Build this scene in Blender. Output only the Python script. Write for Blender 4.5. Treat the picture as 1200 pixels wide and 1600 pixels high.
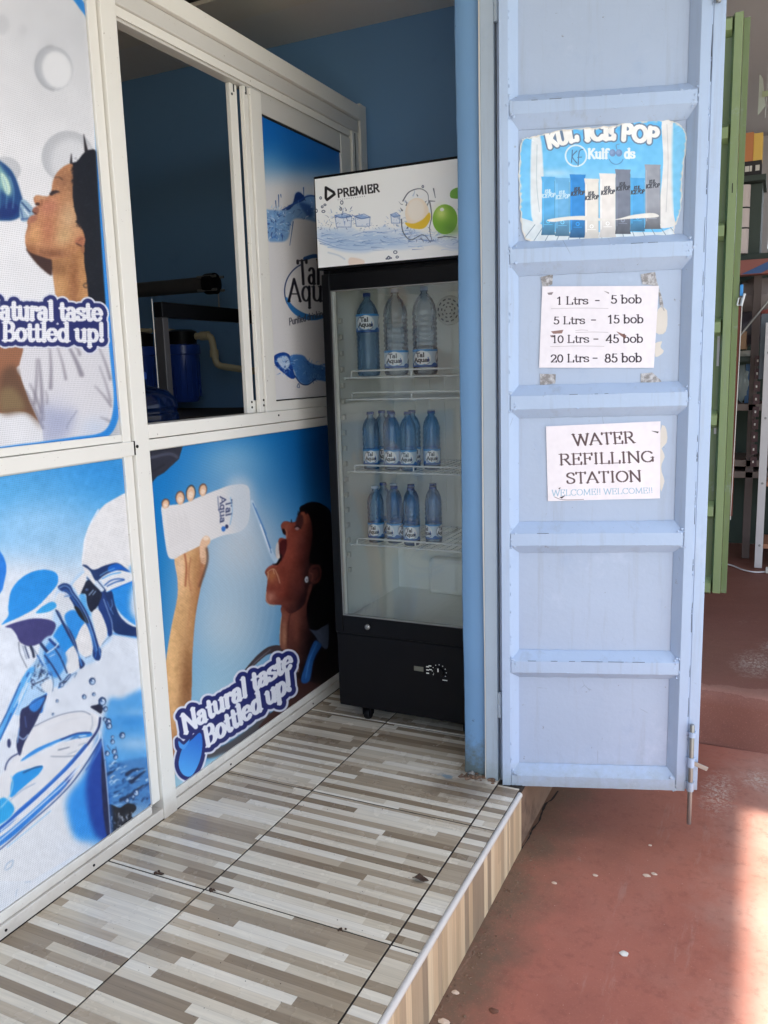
import bpy, bmesh, math, random
import numpy as np
from mathutils import Vector, Matrix

for _o in list(bpy.data.objects): bpy.data.objects.remove(_o, do_unlink=True)
SC = bpy.context.scene
COL = SC.collection

# ---------------------------------------------------------------- camera (metres; x right, y into the shop, z up from the tiled step)
CAM = np.array([1.75803, 0.0, 1.42590])
RT = np.array([0.90368896, 0.42720104, -0.02907812])
UP = np.array([-0.04618662, 0.16476456, 0.98525095])
FW = np.array([-0.42569127, 0.88901739, -0.16862688])
FOC = 1287.948                                   # focal length in units of a 1200 x 1600 frame
cd = bpy.data.cameras.new('camera'); cam = bpy.data.objects.new('camera', cd); COL.objects.link(cam)
cd.sensor_fit = 'VERTICAL'; cd.sensor_height = 32.0; cd.lens = FOC/1600*32.0
cd.clip_start = .02; cd.clip_end = 2000
M4 = Matrix(((RT[0], UP[0], -FW[0], CAM[0]), (RT[1], UP[1], -FW[1], CAM[1]), (RT[2], UP[2], -FW[2], CAM[2]), (0, 0, 0, 1)))
cam.matrix_world = M4
SC.camera = cam

# ---------------------------------------------------------------- daylight
SUN_DIR = Vector((-.30, -.06, -1.0)).normalized()      # the way the light travels: high sun, from the right
to_sun = -SUN_DIR
elev = math.asin(to_sun.z); azim = math.atan2(to_sun.x, to_sun.y)
W = bpy.data.worlds.new('World'); SC.world = W; W.use_nodes = True
wn = W.node_tree.nodes; wl = W.node_tree.links; wn.clear()
wo = wn.new('ShaderNodeOutputWorld'); wb = wn.new('ShaderNodeBackground'); sky = wn.new('ShaderNodeTexSky')
sky.sky_type = 'NISHITA'; sky.sun_disc = False; sky.sun_elevation = elev; sky.sun_rotation = azim
sky.air_density = 1.0; sky.dust_density = 3.0; sky.ozone_density = 1.0; sky.altitude = 1600
hs = wn.new('ShaderNodeHueSaturation'); hs.inputs['Saturation'].default_value = .5      # hazy bright day
wl.new(sky.outputs[0], hs.inputs['Color']); wl.new(hs.outputs[0], wb.inputs[0]); wl.new(wb.outputs[0], wo.inputs[0])
wb.inputs[1].default_value = .15
sd = bpy.data.lights.new('sun', 'SUN'); sd.energy = 2.1; sd.angle = math.radians(1.5); sd.color = (1.0, .94, .86)
so = bpy.data.objects.new('sun', sd); COL.objects.link(so); so.location = (4, -4, 8)
so.rotation_euler = SUN_DIR.to_track_quat('-Z', 'Y').to_euler()
SC.view_settings.view_transform = 'Standard'; SC.view_settings.look = 'None'
SC.view_settings.gamma = 1; SC.view_settings.use_curve_mapping = False
SC.view_settings.exposure = 2.12
SC.render.engine = 'CYCLES'
SC.cycles.use_denoising = True
SC.cycles.max_bounces = 10; SC.cycles.diffuse_bounces = 5; SC.cycles.glossy_bounces = 4; SC.cycles.transparent_max_bounces = 24
SC.cycles.caustics_reflective = False; SC.cycles.caustics_refractive = False
SC.cycles.sample_clamp_indirect = 6
# ---------------------------------------------------------------- printed matter
# The pictures printed on the panels, papers and labels are painted here as arrays.
# A Sheet is painted in the tracing coordinates of its picture and then straightened
# onto the real rectangle of the panel it is printed on.
def arr(p): return np.array(p, float)

def smooth(pts, closed=True, n=5):
    P = arr(pts); m = len(P); out = []
    rng = range(m) if closed else range(m-1)
    for i in rng:
        if closed: p0, p1, p2, p3 = P[(i-1) % m], P[i], P[(i+1) % m], P[(i+2) % m]
        else: p0, p1, p2, p3 = P[max(i-1, 0)], P[i], P[i+1], P[min(i+2, m-1)]
        for k in range(n):
            t = k/n
            out.append(.5*((2*p1)+(-p0+p2)*t+(2*p0-5*p1+4*p2-p3)*t*t+(-p0+3*p1-3*p2+p3)*t**3))
    if not closed: out.append(P[-1])
    return np.array(out)

def blur1(a, r, ax):
    if r < 1: return a
    r = int(r); pad = [(0, 0)]*a.ndim; pad[ax] = (r+1, r)
    c = np.cumsum(np.pad(a, pad, mode='edge'), axis=ax, dtype=float)
    n = a.shape[ax]
    hi = np.take(c, range(2*r+1, 2*r+1+n), axis=ax); lo = np.take(c, range(0, n), axis=ax)
    return (hi-lo)/(2*r+1)

def blur(a, r):
    for _ in range(2):
        a = blur1(blur1(a, r, 0), r, 1)
    return a

class Sheet:
    def __init__(s, x0, y0, x1, y1, ss, color):
        s.x0, s.y0, s.ss = x0, y0, ss
        s.w, s.h = int((x1-x0)*ss), int((y1-y0)*ss)
        s.a = np.empty((s.h, s.w, 3), np.float32); s.a[:] = arr(color)
        s.al = np.ones((s.h, s.w), np.float32)
        s.f = lambda p: p
    def crop(s, ox, oy, k):
        s.f = lambda p: arr(p)/k+arr((ox, oy)); s.k = k
    def c(s, pts): return (s.f(arr(pts).reshape(-1, 2))-arr((s.x0, s.y0)))*s.ss
    def _mask(s, q, pad, wh=None):
        x0, y0 = np.floor(q.min(0)).astype(int)-pad; x1, y1 = np.ceil(q.max(0)).astype(int)+pad+1
        x0, y0 = max(x0, 0), max(y0, 0); x1, y1 = min(x1, wh[0] if wh else s.w), min(y1, wh[1] if wh else s.h)
        if x1 <= x0 or y1 <= y0: return None
        return x0, y0, x1, y1
    def polymask(s, q, pad=2):
        b = s._mask(q, pad)
        if b is None: return None, None
        x0, y0, x1, y1 = b
        xs = np.arange(x0, x1)+.5; m = np.zeros((y1-y0, x1-x0), bool)
        for yi in range(y0, y1):
            y = yi+.5; a = q; c = np.roll(q, -1, 0)
            cr = (a[:, 1] <= y) != (c[:, 1] <= y)
            if not cr.any(): continue
            A, Bq = a[cr], c[cr]
            xx = np.sort(A[:, 0]+(y-A[:, 1])*(Bq[:, 0]-A[:, 0])/(Bq[:, 1]-A[:, 1]))
            m[yi-y0] = np.searchsorted(xx, xs) % 2 == 1
        return m.astype(np.float32), b
    def put(s, m, b, col, alpha=1.):
        x0, y0, x1, y1 = b; m = (m*alpha)[..., None]
        s.a[y0:y1, x0:x1] = s.a[y0:y1, x0:x1]*(1-m)+col*m
    def poly(s, pts, col, soft=0, alpha=1., sm=True, grad=None, clip=None):
        q = s.c(pts); q = smooth(q) if sm and len(q) > 3 else q
        r = int(soft*s.ss/s.k) if soft else 0
        m, b = s.polymask(q, 2+3*r)
        if m is None: return
        if r: m = blur(m, r)
        if clip is not None: m = m*clip[b[1]:b[3], b[0]:b[2]]
        cc = arr(col)
        if grad is not None:      # (p0, p1, colour at p1): the printed tone runs from col to that colour
            g0, g1 = s.c(grad[0])[0], s.c(grad[1])[0]; d = g1-g0
            X, Y = np.meshgrid(np.arange(b[0], b[2]), np.arange(b[1], b[3]))
            t = np.clip(((X-g0[0])*d[0]+(Y-g0[1])*d[1])/(d@d), 0, 1)[..., None]
            cc = cc*(1-t)+arr(grad[2])*t
        s.put(m, b, cc, alpha)
    def clipmask(s, pts, sm=True):
        q = s.c(pts); q = smooth(q) if sm else q
        M = np.zeros((s.h, s.w), np.float32); m, b = s.polymask(q)
        if m is not None: M[b[1]:b[3], b[0]:b[2]] = m
        return M
    def glow(s, p, rx, ry, col, alpha=1., rot=0, clip=None):
        q = s.c(p)[0]; X, Y = np.meshgrid(np.arange(s.w)-q[0], np.arange(s.h)-q[1])
        ca, sa = math.cos(rot), math.sin(rot); k = s.ss/s.k
        U, V = (X*ca+Y*sa)/(rx*k), (-X*sa+Y*ca)/(ry*k)
        m = np.exp(-(U*U+V*V))
        if clip is not None: m = m*clip
        s.put(m, (0, 0, s.w, s.h), arr(col), alpha)
    def seg(s, a, b2, w0, w1, M):
        lo = np.minimum(a, b2); hi = np.maximum(a, b2); w = max(w0, w1)+2
        b = s._mask(np.array([lo, hi]), int(w)+2, (M.shape[1], M.shape[0]))
        if b is None: return
        x0, y0, x1, y1 = b; X, Y = np.meshgrid(np.arange(x0, x1)+.5, np.arange(y0, y1)+.5)
        d = b2-a; L = max(d@d, 1e-9); t = np.clip(((X-a[0])*d[0]+(Y-a[1])*d[1])/L, 0, 1)
        D = np.hypot(X-a[0]-t*d[0], Y-a[1]-t*d[1]); ww = w0+(w1-w0)*t
        M[y0:y1, x0:x1] = np.maximum(M[y0:y1, x0:x1], np.clip(ww-D+.5, 0, 1))
    def line(s, pts, w, col, w1=None, sm=True, alpha=1., soft=0, clip=None, closed=False):
        q = s.c(pts); q = smooth(q, closed) if sm and len(q) > 2 else q
        k = s.ss/s.k; w1 = w if w1 is None else w1; n = len(q)-1
        b = s._mask(q, int(max(w, w1)*k/2+3*soft*k)+3)
        if b is None: return
        o = arr((b[0], b[1])); M = np.zeros((b[3]-b[1], b[2]-b[0]), np.float32)
        for i in range(n):
            u, v = i/n, (i+1)/n
            s.seg(q[i]-o, q[i+1]-o, (w+(w1-w)*u)*k/2, (w+(w1-w)*v)*k/2, M)
        if soft: M = blur(M, int(soft*k))
        if clip is not None: M = M*clip[b[1]:b[3], b[0]:b[2]]
        s.put(M, b, arr(col), alpha)
    def oval(s, p, rx, ry, col, rot=0, soft=0, alpha=1., a0=0, a1=360, w=None, clip=None, n=28):
        t = np.radians(np.linspace(a0, a1, n)); ca, sa = math.cos(rot), math.sin(rot)
        x, y = rx*np.cos(t), -ry*np.sin(t)
        pts = np.stack([p[0]+x*ca-y*sa, p[1]+x*sa+y*ca], 1)
        if w: s.line(pts, w, col, sm=False, soft=soft, alpha=alpha, clip=clip)
        else: s.poly(pts, col, soft=soft, alpha=alpha, sm=False, clip=clip)
    def grain(s, amt, seed=1, size=1):
        r = np.random.default_rng(seed); n = r.normal(0, 1, (s.h//size+1, s.w//size+1)).repeat(size, 0).repeat(size, 1)[:s.h, :s.w]
        s.a += (n*amt)[..., None]
    def mottled(s, amt, rad, seed=1):
        r = np.random.default_rng(seed); n = blur(r.normal(0, 1, (s.h, s.w)), rad); n /= n.std()+1e-9
        s.a += (n*amt)[..., None]
    def texture(s, M, amt, rad, seed):
        r = np.random.default_rng(seed); n = blur(r.normal(0, 1, (s.h, s.w)), rad); n /= n.std()+1e-9
        s.a += (n*M*amt)[..., None]*arr((1., .9, .8))
    def text(s, txt, quad, col, thick=.15, thin=.06, serif=.11, st=.05, grow=0, alpha=1., round_=False, track=.0, wide=1., skew=0.):
        """quad: the four corners (tl, tr, br, bl) of the line's box from baseline to cap height"""
        tl, tr, br, bl = s.c(quad)
        adv = 0; items = []
        for ch in txt:
            if ch == ' ': adv += .3*wide; continue
            w, paths, sf, dots = GLYPH[ch]; items.append((adv, paths, sf, dots)); adv += (w+track)*wide
        adv -= track*wide
        def mp(p, ax):
            u = (ax+p[0]*wide+skew*p[1])/adv; v = p[1]
            bt = bl+(br-bl)*u; tp = tl+(tr-tl)*u
            return bt+(tp-bt)*v
        M = np.zeros((s.h, s.w), np.float32)
        def sc(ax):
            u = ax/adv; return np.linalg.norm((tl-bl)*(1-u)+(tr-br)*u)
        for ax, paths, sf, dots in items:
            k = sc(ax); g = grow*s.ss/s.k
            for P in paths:
                P = arr(P)
                for a, b in zip(P[:-1], P[1:]):
                    d = b-a; L = np.hypot(*d)
                    if L < 1e-6: continue
                    w = (thin+(thick-thin)*abs(d[1])/L)*k/2+g
                    s.seg(mp(a, ax), mp(b, ax), w, w, M)
            for x, y in sf:
                if serif: s.seg(mp((x-serif/wide, y), ax), mp((x+serif/wide, y), ax), st*k/2+g, st*k/2+g, M)
            for x, y in dots:
                p = mp((x, y), ax); s.seg(p, p+.01, thick*.6*k+g, thick*.6*k+g, M)
        s.put(M, (0, 0, s.w, s.h), arr(col), alpha)
        return M
    def rectify(s, tw, th, proj):
        """straighten: proj maps arrays u (0..1 left to right), v (0..1 bottom to top) to tracing coordinates"""
        U, V = np.meshgrid((np.arange(tw)+.5)/tw, (np.arange(th)+.5)/th)
        x, y = proj(U, V)
        x = np.clip((x-s.x0)*s.ss-.5, 0, s.w-1.001); y = np.clip((y-s.y0)*s.ss-.5, 0, s.h-1.001)
        xi, yi = x.astype(int), y.astype(int); fx, fy = (x-xi), (y-yi)
        src = np.concatenate([s.a, s.al[..., None]*255], 2)
        g = lambda dy, dx: src[np.minimum(yi+dy, s.h-1), np.minimum(xi+dx, s.w-1)]
        fx, fy = fx[..., None], fy[..., None]
        return np.clip((g(0, 0)*(1-fx)+g(0, 1)*fx)*(1-fy)+(g(1, 0)*(1-fx)+g(1, 1)*fx)*fy, 0, 255)/255

def _a(cx, cy, rx, ry, d0, d1):
    n = max(4, int(abs(d1-d0)/20)); t = np.radians(np.linspace(d0, d1, n+1))
    return [(cx+rx*math.cos(v), cy+ry*math.sin(v)) for v in t]
def _s(w, h, y0=0):
    return [tuple(p) for p in smooth([(w*.86, y0+h*.8), (w*.78, y0+h*.93), (w*.5, y0+h), (w*.18, y0+h*.88), (w*.15, y0+h*.68), (w*.5, y0+h*.52), (w*.86, y0+h*.36), (w*.86, y0+h*.12), (w*.5, y0), (w*.18, y0+h*.07), (w*.12, y0+h*.22)], False, 4)]
GLYPH = {
 'a': (.57, [_a(.23, .19, .17, .19, 0, 360), [(.41, 0), (.41, .48)]+_a(.25, .48, .16, .18, 0, 150)], [(.45, 0)], []),
 'b': (.58, [[(.1, 0), (.1, 1)], _a(.29, .33, .2, .33, 0, 360)], [(.06, 1)], []),
 'd': (.6, [[(.48, 0), (.48, 1)], _a(.28, .33, .2, .33, 0, 360)], [(.44, 1), (.53, 0)], []),
 'e': (.56, [[(.07, .36), (.5, .36)], _a(.28, .33, .22, .33, 5, 320)], [], []),
 'f': (.36, [[(.17, 0), (.17, .8)]+_a(.33, .8, .16, .2, 180, 40), [(.02, .64), (.36, .64)]], [(.17, 0)], []),
 'g': (.58, [_a(.26, .36, .19, .3, 0, 360), [(.45, .66), (.45, -.08)]+_a(.26, -.08, .19, .2, 0, -150)], [], []),
 'i': (.28, [[(.14, 0), (.14, .64)]], [(.14, 0), (.1, .64)], [(.14, .88)]),
 'k': (.56, [[(.12, 0), (.12, 1)], [(.44, .64), (.13, .3)], [(.22, .38), (.48, 0)]], [(.12, 0), (.08, 1), (.47, 0), (.43, .64)], []),
 'l': (.28, [[(.14, 0), (.14, 1)]], [(.14, 0), (.1, 1)], []),
 'n': (.64, [[(.12, 0), (.12, .64)], _a(.31, .42, .19, .23, 180, 0)+[(.5, 0)]], [(.12, 0), (.5, 0), (.08, .64)], []),
 'o': (.56, [_a(.28, .33, .22, .33, 0, 360)], [], []),
 'p': (.6, [[(.12, -.3), (.12, .64)], _a(.31, .33, .2, .32, 0, 360)], [(.12, -.3), (.08, .64)], []),
 'q': (.6, [[(.47, -.3), (.47, .64)], _a(.28, .33, .2, .32, 0, 360)], [(.47, -.3)], []),
 'r': (.44, [[(.13, 0), (.13, .64)], _a(.3, .4, .17, .25, 180, 50)], [(.13, 0), (.09, .64)], [(.4, .56)]),
 's': (.46, [_s(.46, .65)], [], []),
 't': (.38, [[(.17, .86), (.17, .14), (.21, .03), (.28, 0), (.36, .06)], [(.02, .64), (.35, .64)]], [], []),
 'u': (.64, [[(.12, .64), (.12, .22)]+_a(.3, .22, .18, .21, 180, 360), [(.49, .64), (.49, 0)]], [(.08, .64), (.45, .64), (.53, 0)], []),
 'w': (.84, [[(.06, .64), (.24, 0), (.42, .62), (.6, 0), (.78, .64)]], [(.06, .64), (.42, .64), (.78, .64)], []),
 'A': (.76, [[(.05, 0), (.38, 1)], [(.38, 1), (.71, 0)], [(.17, .33), (.58, .33)]], [(.06, 0), (.7, 0)], []),
 'B': (.68, [[(.14, 0), (.14, 1)], [(.14, 1), (.36, 1)]+_a(.36, .76, .18, .24, 90, -90)+[(.14, .52)], [(.14, .52), (.38, .52)]+_a(.38, .26, .22, .26, 90, -90)+[(.14, 0)]], [(.1, 0), (.1, 1)], []),
 'C': (.76, [_a(.42, .5, .35, .5, 40, 320), [(.69, .82), (.7, .98)]], [], []),
 'E': (.68, [[(.15, 0), (.15, 1)], [(.15, 1), (.58, 1), (.58, .84)], [(.15, .52), (.46, .52)], [(.15, 0), (.6, 0), (.61, .17)], [(.46, .42), (.46, .62)]], [(.12, 0), (.12, 1)], []),
 'F': (.62, [[(.15, 0), (.15, 1)], [(.15, 1), (.57, 1), (.57, .84)], [(.15, .52), (.45, .52)], [(.45, .42), (.45, .62)]], [(.15, 0), (.12, 1)], []),
 'G': (.82, [_a(.42, .5, .35, .5, 40, 330), [(.72, .42), (.72, .08)]], [(.7, .42)], []),
 'I': (.38, [[(.19, 0), (.19, 1)]], [(.19, 0), (.19, 1)], []),
 'K': (.74, [[(.15, 0), (.15, 1)], [(.62, 1), (.17, .42)], [(.3, .55), (.66, 0)]], [(.15, 0), (.15, 1), (.66, 0), (.6, 1)], []),
 'L': (.64, [[(.15, 0), (.15, 1)], [(.15, 0), (.58, 0), (.59, .2)]], [(.15, 1), (.12, 0)], []),
 'M': (.98, [[(.13, 0), (.16, 1)], [(.16, 1), (.48, .08)], [(.48, .08), (.81, 1)], [(.81, 1), (.85, 0)]], [(.13, 0), (.85, 0), (.14, 1), (.84, 1)], []),
 'N': (.84, [[(.14, 0), (.14, 1)], [(.14, 1), (.69, 0)], [(.69, 0), (.69, 1)]], [(.14, 0), (.1, 1), (.69, 1)], []),
 'O': (.84, [_a(.42, .5, .35, .5, 0, 360)], [], []),
 'P': (.66, [[(.15, 0), (.15, 1)], [(.15, 1), (.38, 1)]+_a(.38, .74, .2, .26, 90, -90)+[(.15, .48)]], [(.15, 0), (.11, 1)], []),
 'R': (.74, [[(.15, 0), (.15, 1)], [(.15, 1), (.38, 1)]+_a(.38, .75, .19, .25, 90, -90)+[(.15, .5)], [(.36, .5), (.66, 0)]], [(.15, 0), (.11, 1), (.67, 0)], []),
 'S': (.58, [_s(.58, 1)], [], []),
 'T': (.72, [[(.36, 0), (.36, 1)], [(.07, .9), (.07, 1), (.65, 1), (.65, .9)]], [(.36, 0)], []),
 'U': (.8, [[(.14, 1), (.14, .32)]+_a(.4, .32, .26, .32, 180, 360)+[(.66, 1)]], [(.14, 1), (.66, 1)], []),
 'W': (1.04, [[(.06, 1), (.28, 0)], [(.28, 0), (.52, .95)], [(.52, .95), (.75, 0)], [(.75, 0), (.98, 1)]], [(.07, 1), (.97, 1), (.5, .97)], []),
 '0': (.56, [_a(.28, .47, .21, .47, 0, 360)], [], []),
 '1': (.5, [[(.27, 0), (.27, .96)], [(.27, .94), (.1, .8)]], [(.27, 0)], []),
 '2': (.56, [_a(.27, .68, .2, .27, 165, -30)+[(.08, .02)], [(.08, .02), (.5, .02), (.51, .16)]], [], []),
 '4': (.58, [[(.4, 0), (.4, .96)], [(.4, .96), (.05, .28)], [(.05, .28), (.55, .28)]], [(.4, 0)], []),
 '5': (.54, [[(.46, .95), (.16, .95)], [(.16, .95), (.13, .54)], _a(.26, .3, .21, .3, 125, -150)], [], []),
 '8': (.56, [_a(.28, .71, .16, .23, 0, 360), _a(.28, .24, .2, .25, 0, 360)], [], []),
 '-': (.4, [[(.06, .32), (.34, .32)]], [], []),
 '!': (.3, [[(.15, 1), (.15, .32)]], [], [(.15, .07)]),
 '.': (.3, [], [], [(.15, .07)]),
}
SANS = dict(thick=.2, thin=.17, serif=0)
SERIF = dict(thick=.125, thin=.05, serif=.1, st=.05)
FAT = dict(thick=.255, thin=.135, serif=.11, st=.1)

def slogan(s, quads, halo, navy, white):
    """two lines of fat serif lettering on a navy shape that follows them, with a pale rim"""
    for g, c in ((halo, (214, 216, 228)), (navy, (38, 44, 104))):
        for t, q in quads: s.text(t, q, c, grow=g, **FAT)
    for t, q in quads: s.text(t, q, (232, 232, 238), **FAT)

def brand(s, quads, col, drop, blue=(40, 110, 190)):
    for t, q in quads: s.text(t, q, col, thick=.17, thin=.07, serif=.1, st=.06)

def splash(s, cx, cy, rx, ry, seed, n=60, cols=((20, 50, 120), (50, 110, 190), (150, 195, 235), (235, 242, 250)), clip=None):
    """a knot of short curled strokes: the printed splashes of water"""
    r = random.Random(seed)
    for i in range(n):
        a = r.uniform(0, 6.28); d = r.random()**.6
        x, y = cx+rx*d*math.cos(a), cy+ry*d*math.sin(a); b = a+r.uniform(-.9, .9); L = r.uniform(.1, .42)*min(rx, ry)
        x2, y2 = x+L*math.cos(b), y+L*math.sin(b); xm, ym = (x+x2)/2+r.uniform(-.25, .25)*L, (y+y2)/2+r.uniform(-.25, .25)*L
        s.line([(x, y), (xm, ym), (x2, y2)], r.uniform(.03, .11)*min(rx, ry), r.choice(cols), w1=1, alpha=r.uniform(.5, .95), clip=clip)

def art_drinker():                      # upper near panel: woman drinking from a bottle
    s = Sheet(-260, -340, 235, 745, 1.5, (222, 222, 226)); s.crop(0, 0, 2.857)
    s.glow((440, 0), 500, 500, (196, 199, 206), .8); s.glow((0, 1000), 420, 500, (236, 235, 238), .8)
    s.mottled(1.6, 14, 3)
    s.oval((240, 305), 84, 100, (178, 181, 188), rot=-.25, soft=3, alpha=.85); s.oval((252, 312), 66, 84, (224, 225, 229), rot=-.25, soft=7)
    s.oval((240, 305), 84, 100, (158, 160, 168), rot=-.25, soft=2, a0=80, a1=250, w=12, alpha=.55)
    s.oval((300, 700), 118, 116, (186, 188, 194), rot=-.3, soft=3, alpha=.9); s.oval((320, 730), 96, 110, (216, 217, 222), rot=-.3, soft=14)
    s.oval((20, 760), 70, 60, (188, 190, 196), soft=3, alpha=.8); s.oval((0, 110), 40, 46, (190, 192, 198), soft=6, alpha=.6); s.oval((100, 130), 22, 26, (196, 197, 203), soft=5, alpha=.5)
    # bottle held up from the left
    for off, c in ((0, (38, 92, 132)), (10, (30, 70, 128))):
        s.poly([(-330, 690), (-120, 660), (0, 722), (55, 775), (88, 862), (102, 930), (72, 976), (0, 984), (-140, 960), (-330, 980)], c, soft=off/2)
    s.poly([(-300, 720), (-60, 705), (20, 770), (50, 830), (40, 880), (-20, 830), (-120, 800)], (150, 196, 190), soft=8, alpha=.8)
    s.poly([(0, 770), (30, 800), (44, 850), (28, 870), (8, 820)], (214, 236, 214), soft=3, alpha=.85)
    s.poly([(0, 930), (50, 900), (80, 930), (60, 965), (0, 972)], (20, 44, 110), soft=4, alpha=.9)
    for x in range(-260, 60, 30): s.line([(x, 790), (x+18, 850), (x+14, 930)], 6, (120, 170, 200), soft=1, alpha=.5)
    s.poly([(88, 900), (112, 895), (148, 936), (150, 966), (110, 990), (86, 975)], (150, 178, 200), soft=1)
    s.line([(94, 905), (130, 945)], 7, (40, 70, 120)); s.line([(92, 980), (128, 975)], 6, (60, 90, 140)); s.line([(104, 935), (124, 962)], 5, (236, 240, 245)); s.line([(88, 930), (100, 980)], 6, (70, 100, 150))
    # hair, neck and face
    s.crop(0, 180, 5.333)
    s.poly([(560, 440), (600, 398), (640, 384), (690, 320), (740, 290), (800, 310), (830, 520), (850, 900), (880, 1300), (900, 1640), (660, 1640), (670, 1400), (680, 1300), (640, 1100), (590, 840), (560, 640)], (24, 25, 33))
    s.line([(694, 160), (704, 230), (716, 300)], 5, (40, 36, 42), w1=30, sm=False); s.line([(590, 322), (588, 398)], 5, (40, 36, 42), w1=22, sm=False)
    neck = [(420, 1180), (432, 1330), (450, 1470), (470, 1640), (712, 1640), (720, 1400), (700, 1260), (680, 1120), (560, 1140)]
    N = s.clipmask(neck); s.poly(neck, (186, 134, 88)); s.glow((480, 1400), 60, 240, (206, 158, 108), .7, clip=N); s.glow((610, 1400), 44, 300, (150, 98, 64), .85, clip=N); s.glow((690, 1420), 40, 200, (196, 144, 96), .6, clip=N); s.glow((470, 1260), 90, 80, (120, 76, 48), .6, clip=N)
    s.poly([(212, 1110), (290, 1120), (400, 1190), (424, 1210), (428, 1300), (416, 1336), (330, 1270), (250, 1180)], (66, 42, 36), soft=4)
    face = [(604, 420), (566, 408), (510, 440), (462, 490), (432, 560), (424, 620), (400, 672), (360, 676), (300, 668), (274, 690), (276, 716), (290, 744), (310, 756), (280, 768), (262, 800), (296, 828), (250, 842), (222, 880), (222, 930), (204, 1000), (206, 1080), (240, 1140), (330, 1176), (420, 1200), (520, 1190), (620, 1150), (690, 1090), (700, 1010), (660, 900), (620, 800), (600, 660), (606, 540)]
    F = s.clipmask(face)
    s.poly(face, (190, 134, 94))
    s.glow((520, 540), 90, 90, (150, 104, 78), .75, clip=F); s.glow((570, 620), 40, 140, (172, 126, 92), .6, clip=F); s.glow((400, 760), 90, 80, (196, 124, 104), .7, clip=F); s.glow((570, 850), 90, 130, (208, 172, 134), .85, clip=F); s.glow((520, 1010), 80, 90, (214, 178, 132), .8, clip=F); s.glow((390, 950), 60, 130, (180, 112, 84), .75, clip=F); s.glow((280, 1000), 60, 80, (208, 154, 104), .8, clip=F); s.glow((240, 1120), 60, 50, (150, 98, 64), .8, clip=F); s.glow((420, 1150), 160, 40, (128, 80, 54), .85, clip=F); s.glow((600, 1110), 60, 60, (188, 132, 90), .6, clip=F); s.glow((450, 640), 44, 20, (130, 90, 70), .8, clip=F); s.glow((340, 690), 50, 14, (206, 164, 128), .8, clip=F); s.glow((230, 900), 20, 60, (150, 100, 74), .7, clip=F); s.glow((612, 520), 26, 120, (110, 76, 58), .7, clip=F)
    s.line([(452, 522), (486, 516), (516, 540)], 9, (86, 60, 48), soft=2, alpha=.9); s.poly([(404, 656), (430, 632), (470, 628), (488, 640), (450, 656), (424, 672)], (52, 38, 38), soft=3); s.line([(420, 640), (460, 634), (490, 642)], 6, (40, 28, 28), soft=1)
    s.oval((306, 742), 20, 13, (74, 44, 36), soft=2); s.line([(338, 700), (342, 740), (322, 764)], 8, (150, 98, 70), soft=3); s.line([(284, 700), (276, 690)], 6, (150, 108, 80), soft=1)
    s.poly([(262, 800), (280, 768), (310, 770), (318, 800), (296, 828), (282, 826)], (150, 96, 78), soft=3); s.line([(262, 802), (296, 826)], 8, (58, 36, 34), soft=1); s.poly([(250, 842), (296, 832), (300, 870), (262, 900), (228, 890)], (176, 116, 92), soft=5)
    s.poly([(616, 1060), (640, 1020), (690, 1006), (706, 1040), (690, 1096), (650, 1086)], (180, 116, 86), soft=1); s.line([(630, 1070), (660, 1084), (690, 1100)], 12, (92, 56, 44), soft=2); s.line([(650, 1050), (668, 1030), (690, 1030)], 8, (120, 74, 56), soft=2); s.oval((686, 1120), 16, 34, (160, 108, 76), soft=3); s.oval((712, 1420), 22, 18, (60, 50, 46), w=8)
    r = random.Random(4)
    for i in range(70):
        u = r.random(); y = 420+u*520; x = 612+max(0, y-620)*.17+r.uniform(-8, 18); s.line([(x, y), (x+r.uniform(-26, 14), y+r.uniform(-6, 20)), (x+r.uniform(-14, 20), y+r.uniform(14, 34))], r.uniform(8, 18), (30, 28, 34), w1=3, alpha=.8, soft=3)
    for i in range(120):
        y = r.uniform(340, 1560); x = 700+(y-340)*.1+r.uniform(-70, 70); a = r.uniform(0, 6.28); s.line([(x, y), (x+12*math.cos(a), y+12*math.sin(a)), (x+20*math.cos(a+1), y+20*math.sin(a+1))], 4, (50, 50, 60), soft=1, alpha=.5)
    s.texture(np.maximum(F, N), 3.5, 2, 21); s.texture(np.maximum(F, N), 4, 1, 22); s.texture(np.maximum(F, N), 3, 9, 23)
    # body below the lettering
    s.crop(0, 540, 2.857)
    s.poly([(-700, -60), (110, -60), (104, 20), (88, 80), (70, 110), (118, 190), (188, 372), (160, 330), (120, 300), (60, 294), (-60, 304), (-700, 320)], (150, 100, 72))
    s.poly([(0, 130), (60, 90), (100, 160), (150, 280), (186, 372), (150, 330), (100, 296), (0, 298)], (98, 70, 52), soft=14, alpha=.9)
    s.poly([(0, 200), (60, 190), (110, 280), (40, 292), (0, 290)], (140, 120, 84), soft=12, alpha=.7)
    top = [(98, -60), (100, 20), (84, 80), (92, 150), (124, 240), (186, 378), (190, 440), (480, 392), (500, 330), (496, -60)]
    s.poly(top, (216, 214, 219), sm=False)
    T = s.clipmask(top, False)
    for x0, y0, x1, y1, w in ((160, 60, 150, 260, 9), (170, 60, 186, 330, 12), (218, 10, 222, 190, 10), (250, 0, 290, 150, 7), (300, 0, 360, 130, 14), (330, 0, 352, 40, 8), (440, 10, 490, 150, 8), (420, 180, 494, 270, 7), (440, 90, 492, 250, 6), (445, 320, 494, 342, 8), (110, 200, 184, 366, 14), (130, 170, 180, 300, 9), (200, 200, 206, 260, 6)):
        s.line([(x0, y0), ((x0+x1)/2+4, (y0+y1)/2), (x1, y1)], w*.6, (128, 122, 134), w1=w*1.6, soft=4, alpha=.8, clip=T)
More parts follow.
